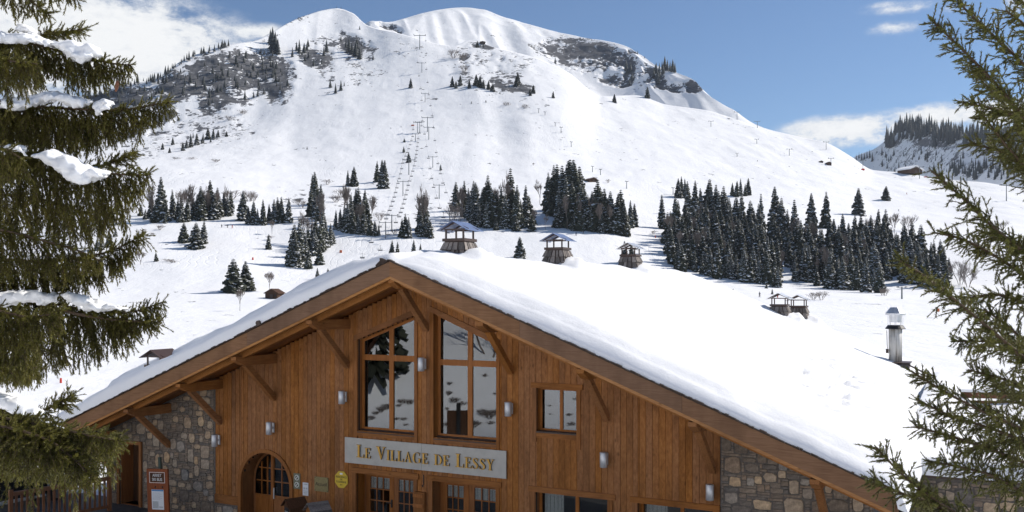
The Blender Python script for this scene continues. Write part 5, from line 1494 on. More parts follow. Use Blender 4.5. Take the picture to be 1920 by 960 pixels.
for px, ty, by in [(264, 381, 406), (272, 392, 412), (283, 359, 410), (291, 380, 418), (303, 330, 416), (312, 372, 416), (325, 355, 412), (333, 372, 414), (340, 365, 417), (350, 372, 416), (363, 370, 412), (370, 362, 412), (378, 347, 412), (386, 368, 412), (394, 337, 410), (402, 360, 411), (409, 351, 408), (420, 359, 406), (428, 366, 406), (433, 356, 404), (310, 398, 420), (284, 398, 416), (360, 388, 411), (388, 388, 411)]:
    put_spruce(px, by, ty, LAB_G, GRP_G)
LAB_H, GRP_H = 'spruce in the short row right of the long left wood', 'spruces of the short row on the left'
for px, ty, by in [(456, 356, 414), (466, 385, 420), (475, 375, 421), (484, 390, 422), (494, 373, 423), (505, 382, 420), (515, 372, 419), (522, 369, 418), (528, 369, 420), (541, 370, 420)]:
    put_spruce(px, by, ty, LAB_H, GRP_H)
for px, ty, by, lb in [(345, 416, 453, 'left spruce of a clump of three on the open left piste'), (367, 416, 464, 'front middle spruce of a clump of three on the open left piste'), (381, 413, 456, 'right spruce of a clump of three on the open left piste')]:
    put_spruce(px, by, ty, lb, None, 'n', 1.45)
SMALL = [(205, 434, 464), (217, 428, 445), (190, 440, 468), (182, 446, 470)]
SMALL += [(324, 257, 273), (305, 267, 281), (343, 266, 284), (358, 254, 278), (369, 250, 274), (390, 239, 262), (400, 240, 262), (409, 243, 258), (380, 255, 270), (318, 276, 287), (350, 262, 280), (425, 246, 258)]
SMALL += [(848, 144, 164), (855, 152, 166), (893, 140, 163), (900, 141, 165), (906, 148, 166), (916, 150, 168), (924, 156, 172), (971, 137, 160), (968, 142, 162), (1000, 158, 176), (994, 165, 180), (895, 76, 88), (906, 80, 90), (884, 190, 195), (911, 187, 194), (921, 160, 172), (880, 150, 167), (863, 140, 160)]
crown_mass('small_spruces', [(px, by, by - ty, 1.35) for px, ty, by in SMALL], SPR)
# --- woods on the cliffs and on the distant hill: past the count, one mass each
def simple_spruce(V, Fc, p, h, r, rr):
    a0 = rr.uniform(0, 6)
    for l in range(5):
        z = h * (.05 + .17 * l); rad = r * (1 - l / 5.6); n = 5
        k = len(V); V.append((p[0], p[1], p[2] + z + h * .36))
        for i in range(n):
            for q, (f, dz) in enumerate(((1.0, 0), (.55, h * .05))):
                a = a0 + l + 2 * math.pi * (i + q * .5) / n
                V.append((p[0] + math.cos(a) * rad * f, p[1] + math.sin(a) * rad * f, p[2] + z + dz))
        for i in range(2 * n): Fc.append((k, k + 1 + i, k + 1 + (i + 1) % (2 * n)))
def wood_mass(name, spots, prof, hpx, mat, seed, wr=.24):
    rr = random.Random(seed); V = []; Fc = []
    for px, py, k in spots:
        p = on_slope(px, py, prof); h = hpx * k * rr.uniform(.7, 1.2) / F * p.y
        simple_spruce(V, Fc, (p.x, p.y - 2, p.z - .06 * h), h, h * wr * rr.uniform(.8, 1.25), rr)
    o = link(name, np_mesh(name, V, Fc, mat)); tag(o, kind='stuff'); return o
rw_ = random.Random(9); spots = []
sky_l = lambda x: float(profile_at(PROF, x)[0][-1, 0])
for x in np.arange(150, 432, 3.4):                     # along the crest
    if rw_.random() < .8: spots.append((x + rw_.uniform(-2, 2), sky_l(x) + rw_.uniform(1, 7), rw_.uniform(.5, 1.15)))
for cx, cy, rx, ry, n in [(a_, b_, c_, d_, int(e_ * .38)) for a_, b_, c_, d_, e_ in [(230, 185, 75, 16, 80), (330, 160, 42, 24, 70), (400, 150, 30, 34, 60), (470, 160, 30, 34, 55), (520, 150, 28, 22, 40), (505, 110, 26, 26, 40), (445, 120, 30, 20, 40), (400, 200, 18, 18, 16), (580, 100, 20, 18, 20), (655, 92, 26, 18, 30), (380, 255, 45, 16, 20), (600, 118, 30, 12, 14)]]:
    for _ in range(n):
        a, q = rw_.uniform(0, 6.28), math.sqrt(rw_.random()); spots.append((cx + rx * q * math.cos(a), cy + ry * q * math.sin(a), rw_.uniform(.55, 1.1)))
for x, y, k in [(512, 96, 2.6), (517, 100, 2.4), (522, 104, 2.0), (508, 84, 1.6), (557, 97, 1.5), (562, 100, 1.7), (549, 106, 1.3), (613, 99, 1.5), (608, 104, 1.2), (655, 96, 1.5), (661, 100, 1.9), (668, 106, 1.6), (675, 110, 1.3), (700, 112, .8), (620, 165, .9), (640, 170, 1.2), (630, 176, 1.1), (646, 163, .8), (675, 56, .6), (640, 18, .35), (632, 17, .3), (560, 36, .35)]:
    spots.append((x, y, k))
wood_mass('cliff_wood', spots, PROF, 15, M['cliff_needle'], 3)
spots = []
for x, y, k in [(1236, 133, 1.1), (1241, 132, 1.3), (1246, 133, 1.4), (1251, 133, 1.5), (1256, 134, 1.4), (1261, 135, 1.2), (1265, 136, 1.0), (1230, 138, 1.2), (1236, 146, 1.3), (1232, 150, 1.1), (1228, 133, .8), (1234, 158, 1.2), (1182, 136, 1.0), (1175, 140, .9), (1174, 134, 1.3), (1185, 152, 1.1), (1180, 160, 1.0), (1041, 122, .9), (1195, 103, .4), (1208, 110, .35), (1243, 140, 1.2), (1225, 145, 1.0)]: spots.append((x, y, k))
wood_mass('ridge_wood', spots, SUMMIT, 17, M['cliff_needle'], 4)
spots = []
for x in np.arange(1660, 1960, 3.2):
    for _ in range(3): spots.append((x + rw_.uniform(-2, 2), float(profile_at(FARHILL, x)[0][-1, 0]) + abs(rw_.gauss(0, 12)) + 2, rw_.uniform(.75, 1.15)))
for x in np.arange(1605, 1640, 5): spots.append((x, 300 + (x - 1605) * .0 + rw_.uniform(-3, 6), .6))
for x in np.arange(1780, 1960, 4): spots.append((x, 322 + rw_.uniform(-6, 16), rw_.uniform(.7, 1)))
for _ in range(90): spots.append((rw_.uniform(1650, 1940), rw_.uniform(290, 330), rw_.uniform(.25, .6)))
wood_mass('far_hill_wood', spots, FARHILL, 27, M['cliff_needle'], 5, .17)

# --- bare trees and brush
def bare_mesh(name, seed, spread=.5, stems=1, depth=5, r0=.012):
    rr = random.Random(seed); m = MB()
    def grow(p, d, l, r_, k):
        q = p + d * l; mid = p + d * l * .5 + Vector((rr.uniform(-1, 1), rr.uniform(-1, 1), rr.uniform(-.3, .6))) * l * .06
        m.tube([p, mid, q], [r_ * 1.1, r_ * 1.0, r_ * .8], 3, cap=False)
        if k == 0: return
        for _ in range(rr.choice((3, 3, 4))):
            nd_ = (d + Vector((rr.uniform(-1, 1), rr.uniform(-1, 1), rr.uniform(-.35, .8))) * spread).normalized()
            grow(p + d * l * rr.uniform(.5, 1.0), nd_, l * rr.uniform(.6, .85), max(.0030, r_ * .62), k - 1)
    for s in range(stems):
        a = 6.28 * s / stems; off = 0 if stems == 1 else .05
        d = Vector((math.cos(a) * (.45 if stems > 1 else .02), math.sin(a) * (.45 if stems > 1 else .02), 1)).normalized()
        grow(Vector((math.cos(a) * off, math.sin(a) * off, -.03)), d, .30 if stems == 1 else .34, r0, depth)
    top = max(v[2] for v in m.v); m.v = [(x / top, y / top, z / top) for x, y, z in m.v]
    return m.mesh(name, M['twig_grey'])
BARE = [bare_mesh('bare_branches', 1, .45), bare_mesh('bare_branches', 2, .38), bare_mesh('bare_branches', 3, .55)]
BROAD = [bare_mesh('bare_branches', 4, .7, 3, 4, .014), bare_mesh('bare_branches', 5, .75, 4, 4, .012)]
BUSH = [bare_mesh('bush_twigs', 6, .8, 6, 3, .012), bare_mesh('bush_twigs', 7, .85, 7, 3, .012)]
def put_bare(px, by, ty, label, kind='t', wide=1.0, group=None, name='bare_tree', cat='bare tree'):
    p = on_slope(px, by); h = (by - ty) / F * p.y
    o = link(name, rt.choice({'t': BARE, 'r': BROAD, 'b': BUSH}[kind]), None, p, rt.uniform(0, 6)); o.scale = (h * wide, h * wide, h)
    tag(o, label, cat, group); return o
put_bare(1703, 434, 401, 'round bare tree on the piste right of the large forest', 'r', .8); put_bare(1677, 445, 397, 'narrow bare tree at the right edge of the large forest', 't', .7)
put_bare(1632, 440, 408, 'faint bare tree left of the slim spruces at the forest edge', 'r', .8); put_bare(1800, 535, 485, 'tall bare tree right of the large forest, behind the right spruce', 'r', .7); put_bare(1815, 540, 500, 'second bare tree behind the right spruce', 'r', .8)
put_bare(505, 548, 508, 'pale bare tree beside the small hut', 't', 1.0); put_bare(264, 497, 468, 'thin bare tree on the left piste', 't', 1.2); put_bare(450, 583, 540, 'thin bare tree rising beside the broad spruces', 't', .7)
put_bare(350, 412, 345, 'tall bare tree rising behind the long left wood', 't', .6); put_bare(358, 412, 343, 'second tall bare tree behind the long left wood', 't', .6)
put_bare(795, 440, 343, 'tall bare alder above the narrow wood by the lift foot', 't', .45); put_bare(789, 440, 362, 'shorter bare alder in the narrow wood by the lift foot', 't', .5); put_bare(801, 440, 352, 'bare alder right of the tallest one by the lift foot', 't', .45)
put_bare(946, 424, 320, 'tall bare tree among the left clump behind the chimneys', 't', .5); put_bare(1013, 385, 335, 'bare tree in the gap between the two clumps', 't', .8); put_bare(1002, 430, 390, 'low bare tree at the right edge of the left clump', 't', .6)
put_bare(1022, 432, 400, 'bare saplings between the two clumps', 't', .7); put_bare(510, 438, 412, 'bare tree below the short row of spruces', 't', .9); put_bare(566, 392, 372, 'spreading bare tree left of the steep tongue of wood', 'r', 1.2)
put_bare(1000, 310, 304, 'tiny pale bare tree on the open piste above the clumps', 'r', 1)
for poly, n, lb, gp in [(FOREST[0], 16, 'bare grey tree mixed among the spruces of the large forest', 'bare trees in the large forest'), (FOREST[1], 10, 'bare grey tree mixed among the spruces of the large forest', 'bare trees in the large forest'),
                        ([(860, 400), (985, 405), (990, 428), (870, 418)], 14, 'bare brown tree mixed into the left clump behind the chimneys', 'bare trees in the left clump'), ([(1030, 400), (1110, 410), (1160, 438), (1060, 432)], 12, 'bare brown tree mixed into the right clump behind the chimneys', 'bare trees in the right clump'),
                        ([(270, 405), (430, 400), (435, 412), (280, 420)], 10, 'bare grey tree mixed into the long left wood', 'bare trees in the long left wood'), ([(580, 410), (620, 420), (600, 465), (560, 480)], 8, 'bare brown tree mixed into the steep tongue of wood', 'bare trees in the tongue of wood'), ([(640, 405), (700, 415), (700, 440), (650, 436)], 7, 'bare brown tree mixed into the wood left of the lift', 'bare trees in the wood left of the lift')]:
    x0, x1 = min(p[0] for p in poly), max(p[0] for p in poly); y0, y1 = min(p[1] for p in poly), max(p[1] for p in poly); k = 0
    while k < n:
        x, y = rt.uniform(x0, x1), rt.uniform(y0, y1)
        if in_poly(x, y, poly): put_bare(x, y + 2, y - rt.uniform(42, 66), lb, 't', rt.uniform(.45, .7), gp); k += 1
LB, GB = 'leafless brush on the snow', 'leafless brush on the slopes'
for px, by, ty, w in [(435, 375, 356, 1.6), (466, 380, 357, 1.3), (475, 378, 360, 1.3), (640, 372, 352, 1.4), (630, 380, 362, 1.4), (648, 376, 362, 1.2), (614, 345, 335, 1.8), (240, 400, 388, 1.5), (540, 560, 552, 2), (506, 450, 440, 1.5), (1525, 562, 548, 1.6), (1540, 563, 545, 1.3), (1655, 555, 535, .9), (1660, 556, 540, .9), (1750, 548, 540, 2),
                      (316, 492, 484, 2.6), (325, 493, 486, 2.5), (300, 430, 420, 1.8), (285, 442, 434, 1.6), (268, 436, 428, 1.6), (1115, 338, 330, 1.2), (1140, 342, 335, 1.2), (848, 415, 380, .8), (858, 420, 385, .8), (712, 415, 398, 1.2), (700, 392, 382, 1.3), (740, 440, 425, 1.2), (1880, 430, 412, 1.2), (1865, 440, 424, 1.3), (1240, 452, 440, 1.2), (1225, 440, 432, 1.5), (950, 200, 192, 2), (985, 202, 195, 2), (850, 110, 92, 1.2), (870, 135, 122, 1.3), (868, 112, 98, 1.3), (330, 300, 294, 2.5), (405, 305, 297, 2.2), (360, 300, 294, 2.5), (430, 225, 215, 2), (455, 215, 204, 1.8)]:
    put_bare(px, by, ty, LB, 'b', w, GB, 'bare_bush', 'bush')

# ================================================================== LIFTS, HUTS, SKIERS
def pylon(px, by, ty, label, arm=.36, group='chairlift pylons', yaw=0.0):
    p = on_slope(px, by); h = (by - ty) / F * p.y
    t = thing('lift_pylon', label, 'lift pylon', p, yaw, group)
    m = MB(); m.tube([(0, 0, -.5), (0, 0, h)], [max(.28, h * .028), max(.2, h * .02)], 8); m.build('mast', M['pylon'], t)
    a = h * arm; m = MB(); m.box(-a, a, -.18, .18, h * .93, h * .96); m.build('crossarm', M['pylon'], t)
    for s in (-1, 1):
        m = MB(); m.box(s * a - .2, s * a + .2, -h * .14, h * .14, h * .95 + .02, h * .99 + .15); m.build('roller_train', M['pylon'], t)
    return p, h
LA, LBN = [(723, 448, 416), (734.6, 434, 402), (755.5, 366, 338), (766.6, 331, 299), (779, 265, 250), (783, 250, 228), (787, 250, 227)], [(843, 430, 397), (823.5, 373, 345), (811.5, 316, 294), (804, 263, 237), (801.5, 248, 219), (797, 194, 175), (791, 138, 117), (787, 95, 65)]
nmA = ['lowest pylon of the left chairlift line, just above the gable tip', 'second pylon of the left chairlift line', 'third pylon of the left chairlift line', 'tall fourth pylon of the left chairlift line', 'fifth pylon of the left chairlift line', 'left twin pylon at the top of the left chairlift line', 'right twin pylon at the top of the left chairlift line']
nmB = ['lowest pylon of the right chairlift line, behind the first chimney hood', 'second pylon of the right chairlift line', 'third pylon of the right chairlift line', 'fourth pylon of the right chairlift line', 'fifth pylon of the right chairlift line, close behind the fourth', 'sixth pylon of the right chairlift line at a snow lip', 'seventh pylon of the right chairlift line', 'topmost pylon of the right chairlift line below the saddle']
tops = {'A': [], 'B': []}
for key, L, nm in (('A', LA, nmA), ('B', LBN, nmB)):
    for (px, by, ty), lb in zip(L, nm):
        p, h = pylon(px, by, ty, lb); tops[key].append((p + Vector((0, 0, h * .98)), h * .36))
cm = MB()
cm.box(-.95, .95, -.2, .2, -2.6, -2.5); cm.box(-.95, .95, .2, .26, -2.5, -2.1); cm.tube([(0, .1, -.1), (0, .45, -1.0), (0, .3, -1.9)], .06, 5)
for s in (-1, 1): cm.tube([(s * 1.05, .25, -2.5), (s * 1.05, .25, -1.7), (0, .3, -1.75)], .05, 4)
CHAIR = cm.mesh('lift_chair', M['chair'])
def chairs(tp, n, lab, grp, ext):
    pts = [ext] + [t for t in tp]
    for side in (-1, 1):
        line = [(p + Vector((side * a, 0, 0))) for p, a in pts]
        seg = [(b - a).length for a, b in zip(line[:-1], line[1:])]; tot = sum(seg)
        for k in range(n):
            s = tot * (k + .5 + .25 * side) / n; i = 0
            while i < len(seg) - 1 and s > seg[i]: s -= seg[i]; i += 1
            q = line[i].lerp(line[i + 1], s / seg[i]); f = s / seg[i]; q.z -= 4 * f * (1 - f) * seg[i] * .012
            o = link('lift_chair', CHAIR, None, q, rt.uniform(-.1, .1)); tag(o, lab, 'lift chair', grp)
        m = MB()
        for i, (a, b) in enumerate(zip(line[:-1], line[1:])):
            m.tube([a.lerp(b, f) - Vector((0, 0, 4 * f * (1 - f) * seg[i] * .012)) for f in (0, .25, .5, .75, 1)], .03, 3, cap=False)
        tag(m.build('lift_cable', M['chair']), 'thin haul cable of the ' + grp + (', left strand' if side < 0 else ', right strand'), 'cable')
eA = P(688, 480, 400), 3.0; eB = P(880, 490, 330), 3.0
chairs(tops['A'], 24, 'small dark chair hanging on the left chairlift line', 'left chairlift line', eA)
chairs(tops['B'], 19, 'small dark chair hanging on the right chairlift line', 'right chairlift line', eB)
m = MB(); m.box(-.4, .4, -.2, .2, 0, 1.2)
pp = on_slope(873, 482)
# T-shaped pylons and tow posts on the right
for px, by, ty, lb in [(1382, 225, 209, 'pylon on the right skyline ridge, upper one'), (1420, 242, 227, 'pylon on the right skyline ridge, lower one'), (1333, 240, 227, 'thin pylon on the upper right piste'), (1419, 272, 261, 'small pylon below the right skyline ridge'), (1382, 294, 287, 'tiny tow post in the middle of the upper right piste'),
                       (1480, 293, 279, 'pylon on the right piste near the cloud'), (1549, 281, 266, 'leaning pylon on the right skyline shoulder'), (1558, 311, 296, 'pylon beside the small hut on the right shoulder'), (1618, 318, 300, 'pylon with a red mat where the far hill begins'), (1724, 335, 312, 'pylon right of the snow-roofed chalet'), (1813, 352, 329, 'pylon on the right skyline behind the spruce'), (1887, 378, 346, 'pylon nearest the right picture edge'),
                       (1691, 562, 538, 'grey tow pylon on the flat piste below the large forest')]:
    pylon(px, by, ty, lb, .32, 'pylons on the right pistes')
for px, by, ty, lb in [(1041, 238, 230, 'first tow post in the row crossing the middle piste'), (1052, 250, 238, 'second tow post in the row crossing the middle piste'), (1071, 276, 266, 'third tow post in the row crossing the middle piste'), (1010, 213, 204, 'uppermost tow post in the row crossing the middle piste'), (1022, 218, 210, 'tow post second from the top of the row'),
                       (1111, 322, 312, 'tow post right above the right clump, left one'), (1126, 327, 317, 'tow post right above the right clump, middle one'), (1175, 352, 339, 'tow post right above the right clump, right one'), (1262, 363, 351, 'double tow post at the upper left corner of the large forest')]:
    pylon(px, by, ty, lb, .2, 'tow posts on the middle piste', .5)
# huts
def hut(px, by, w_px, h_px, label, yaw, snowy, rise=.35, cat='hut', st=1.3):
    p = on_slope(px, by); s = p.y / F; w, h = w_px * s, h_px * s
    t = thing('wooden_hut', label, cat, p, yaw); d = w * .8; e = h * (1 - rise)
    m = MB(); m.prism([(-w / 2, -1.0), (w / 2, -1.0), (w / 2, e), (0, h), (-w / 2, e)], -d / 2, d / 2); m.build('wall', M['dark_wood'], t)
    for sg in (-1, 1):
        m = MB(); x1 = sg * (w / 2 * 1.18); k = (h - e) / (w / 2); tk = st if snowy else .22; q = [(0, h + .02), (x1, h - k * abs(x1) + .02), (x1, h - k * abs(x1) + tk), (0, h + tk + .02)]
        m.prism(q if sg > 0 else q[::-1], -d * .58, d * .58); m.build('roof_slope', M['snow'] if snowy else M['dark_wood'], t)
    m = MB(); m.box(-w * .12, w * .12, -d / 2 - .06, -d / 2 - .002, -.5, e * .75); m.build('door', M['sill'], t)
    m = MB(); m.box(w * .24, w * .38, -d / 2 - .05, -d / 2 - .002, e * .4, e * .7); m.build('window', M['black'], t)
hut(515, 559, 27, 17, 'small dark wooden hut on the left piste beyond the roof', -.35, False, .4)
hut(1706, 323, 34, 11, 'low chalet with a snow-covered roof on the right skyline', .5, True, .5)
hut(1762, 326, 14, 7, 'brown hut gable beside the snow-roofed chalet', .2, True, .5)
hut(1553, 310, 9, 6, 'tiny dark lift hut on the right shoulder', .2, False); hut(1539, 306, 7, 4, 'tiny dark shed left of the lift hut on the right shoulder', .0, False)
hut(1108, 340, 20, 6, 'brown hut roof half hidden by the right clump of spruces', .6, False, .6); hut(905, 18.5, 9, 3, 'tiny dark summit station on the highest crest', 0, False)
p = on_slope(1832, 585)
t = thing('lift_station', 'grey steel drag lift station glimpsed behind the right spruce', 'lift station', p, .4)
for x in (-1.4, 1.4):
    m = MB(); m.box(x - .12, x + .12, -.12, .12, -.5, 3.2); m.build('post', M['pylon'], t)
m = MB(); m.box(-1.9, 1.9, -.7, .7, 2.4, 3.0); m.build('drive_housing', M['pylon'], t); m = MB(); m.tube([(0, 0, 3.05), (0, 0, 3.2)], 1.3, 16); m.build('bullwheel', M['pylon'], t)
def marker(px, by, hpx, wpx, label, mat):
    p = on_slope(px, by); s = p.y / F; m = MB(); w, h = wpx * s, hpx * s
    m.add([(-w / 2, -w / 4, -.2), (w / 2, -w / 4, -.2), (w / 2, w / 4, -.2), (-w / 2, w / 4, -.2), (-w * .42, -w / 5, h), (w * .42, -w / 5, h), (w * .42, w / 5, h), (-w * .42, w / 5, h)], [(0, 3, 2, 1), (4, 5, 6, 7), (0, 1, 5, 4), (1, 2, 6, 5), (2, 3, 7, 6), (3, 0, 4, 7)])
    tag(m.build('piste_marker', mat, None, loc=p), label, 'piste marker')
marker(114, 717, 9, 4, 'red padded post on the snow right of the left spruce', M['red']); marker(238, 498, 4, 4, 'red marker at the tip of the left branch', M['red']); marker(474, 488, 5, 3, 'red marker on the left piste above the broad spruces', M['red']); marker(639, 473, 5, 5, 'orange pad on the snow above the left roof slope', M['orange'])
marker(1759, 585, 6, 5, 'orange box on the flat piste right of the tow pylon', M['orange']); marker(774, 237, 4, 6, 'brown red panel left of the chairlift top pylons', M['orange']); marker(1281, 504, 6, 4, 'orange marker at the left edge of the large forest', M['orange']); marker(1618, 319, 3, 6, 'red mat at the foot of the pylon where the far hill begins', M['red']); marker(1736, 333, 2, 8, 'dark red mat beside the pylon right of the chalet', M['red']); marker(1458, 558, 5, 2, 'small red pole above the double chimney', M['red']); marker(1229, 446, 4, 2, 'small red pole left of the large forest', M['red'])
# skiers: one skinned body
def skier(px, by, label, jacket, lean=.12, yaw=0.0):
    p = on_slope(px, by)
    t = thing('person', label, 'person', p, yaw)
    J = [((0, 0, .95), .15), ((0, .02, 1.2), .16), ((0, .04 - lean, 1.42), .15), ((0, .02 - lean, 1.54), .07), ((0, -lean, 1.66), .105), ((0, -lean, 1.76), .09),
         ((.10, -.04, .90), .11), ((.12, -.14, .50), .085), ((.12, .02, .08), .06), ((.12, -.16, .05), .05), ((-.10, -.04, .90), .11), ((-.12, -.14, .50), .085), ((-.12, .02, .08), .06), ((-.12, -.16, .05), .05),
         ((.22, .04 - lean, 1.40), .08), ((.30, -.06 - lean, 1.14), .06), ((.28, -.30 - lean, 1.05), .05), ((-.22, .04 - lean, 1.40), .08), ((-.30, -.06 - lean, 1.14), .06), ((-.28, -.30 - lean, 1.05), .05)]
    E_ = [(0, 1), (1, 2), (2, 3), (3, 4), (4, 5), (0, 6), (6, 7), (7, 8), (8, 9), (0, 10), (10, 11), (11, 12), (12, 13), (2, 14), (14, 15), (15, 16), (2, 17), (17, 18), (18, 19)]
    global SKIER
    if SKIER is None:
        me = bpy.data.meshes.new('skier_body'); me.from_pydata([j[0] for j in J], E_, [])
        o = bpy.data.objects.new('skier_source', me); COL.objects.link(o); md = o.modifiers.new('skin', 'SKIN')
        for i, j in enumerate(J): me.skin_vertices[0].data[i].radius = (j[1], j[1]); 
        me.skin_vertices[0].data[0].use_root = True
        o.modifiers.new('sub', 'SUBSURF').levels = 1
        SKIER = bpy.data.meshes.new_from_object(o.evaluated_get(bpy.context.evaluated_depsgraph_get())); SKIER.name = 'body'
        bpy.data.objects.remove(o)
    me = SKIER.copy(); me.materials.clear(); me.materials.append(jacket); b = link('body', me, t)
    m = MB(); m.tube([(0, -lean - .02, 1.66), (0, -lean - .02, 1.79), (0, -lean, 1.84)], [.125, .12, .06], 8); m.build('helmet', M['black'], t)
    for s in (-1, 1):
        m = MB(); m.box(s * .12 - .05, s * .12 + .05, -.95, .75, 0, .03); m.build('ski', M['black'], t)
        m = MB(); m.tube([(s * .30, -.34 - lean, 1.06), (s * .42, -.1, .02)], .02, 4); m.build('ski_pole', M['black'], t)
SKIER = None
for px, by, lb, jk, yw in [(415.6, 427, 'skier in dark clothing on the left piste, leftmost of three', 'jacket_dark', .3), (426.6, 428, 'skier in dark clothing on the left piste, middle of three', 'jacket_dark', -.4), (435.3, 428, 'skier in red on the left piste, rightmost of three', 'jacket_red', .8),
                           (1080, 441, 'skier in dark clothing between the second and third chimney', 'jacket_dark', .5), (1094, 438, 'small crouching skier beyond the second chimney, near the right clump', 'jacket_dark', -.7), (1424, 557, 'skier in black above the left edge of the double chimney', 'jacket_dark', .2), (1374, 551, 'skier in dark clothing between the small spruces and double chimney', 'jacket_dark', 1.0),
                           (1420, 304, 'skier in dark clothing high on the upper right piste', 'jacket_dark', .2), (752, 240, 'skier in dark clothing left of the chairlift top pylons', 'jacket_dark', .2), (733, 243, 'skier farther left of the chairlift top pylons', 'jacket_dark', -.5), (1303, 262, 'skier in dark clothing in the middle of the upper right piste', 'jacket_dark', .4), (1700, 365, 'skier in red on the right skyline piste', 'jacket_red', .4), (1685, 397, 'skier standing right of the lone spruce', 'jacket_dark', .4)]:
    skier(px, by, lb, M[jk], .12, yw)
print('spruces', n_spruce)

# ================================================================== THE TWO SPRUCES IN FRONT
rng = np.random.default_rng(12)
def needles(segs, dens, nl, nw, ang0=58, ang1=32):
    """segs: (n, 2, 3) shoot axes -> one triangle per needle"""
    segs = np.asarray(segs, float); L = np.linalg.norm(segs[:, 1] - segs[:, 0], axis=1)
    cnt = np.maximum(3, (L * dens).astype(int)); idx = np.repeat(np.arange(len(segs)), cnt); n = len(idx)
    s = rng.random(n); a = segs[idx, 0]; ax = (segs[idx, 1] - a); p = a + ax * s[:, None]
    ax = ax / np.maximum(1e-6, L[idx])[:, None]
    ref = np.where(np.abs(ax[:, 2:3]) < .9, np.array([[0, 0, 1.]]), np.array([[1., 0, 0]]))
    x = np.cross(ax, ref); x /= np.linalg.norm(x, axis=1)[:, None]; y = np.cross(ax, x)
    ph = rng.random(n) * 6.283
    rad = x * np.cos(ph)[:, None] + y * np.sin(ph)[:, None]
    al = np.radians(ang0 + (ang1 - ang0) * s + rng.normal(0, 8, n))
    d = ax * np.cos(al)[:, None] + rad * np.sin(al)[:, None]
    tip = p + d * (nl * rng.uniform(.75, 1.15, n))[:, None]
    w = np.cross(d, rad + .3 * ax); w /= np.maximum(1e-6, np.linalg.norm(w, axis=1))[:, None]; w *= nw / 2
    V = np.stack([p - w, p + w, tip], 1).reshape(-1, 3)
    return V, np.arange(3 * n).reshape(-1, 3)
def cores(segs, r0, r1):
    """three-sided twigs"""
    segs = np.asarray(segs, float); ax = segs[:, 1] - segs[:, 0]; L = np.linalg.norm(ax, axis=1)[:, None]; ax = ax / np.maximum(1e-6, L)
    ref = np.where(np.abs(ax[:, 2:3]) < .9, np.array([[0, 0, 1.]]), np.array([[1., 0, 0]]))
    x = np.cross(ax, ref); x /= np.linalg.norm(x, axis=1)[:, None]; y = np.cross(ax, x)
    r0 = np.broadcast_to(np.asarray(r0, float), (len(segs),))[:, None]; r1 = np.broadcast_to(np.asarray(r1, float), (len(segs),))[:, None]
    vs = []
    for e, r_ in ((0, r0), (1, r1)):
        for k in range(3): vs.append(segs[:, e] + (x * math.cos(2.094 * k) + y * math.sin(2.094 * k)) * r_)
    V = np.stack(vs, 1).reshape(-1, 3); b = np.arange(len(segs))[:, None] * 6
    F_ = np.concatenate([np.stack([b[:, 0] + k, b[:, 0] + (k + 1) % 3, b[:, 0] + 3 + (k + 1) % 3, b[:, 0] + 3 + k], -1) for k in range(3)])
    return V, F_
def path_of(ctrl, n):
    pts = np.array([tuple(P(*c)) for c in ctrl]); s = np.concatenate([[0], np.cumsum(np.linalg.norm(np.diff(pts, axis=0), axis=1))])
    q = np.linspace(0, s[-1], n); out = np.stack([np.interp(q, s, pts[:, k]) for k in range(3)], -1)
    for _ in range(3): out[1:-1] = (out[:-2] + 2 * out[1:-1] + out[2:]) / 4
    return out, s[-1]
def unit(v): return v / max(1e-9, np.linalg.norm(v))
def link_tris(name, V, Fq, mat, parent): return link(name, np_mesh(name, V, Fq, mat), parent)

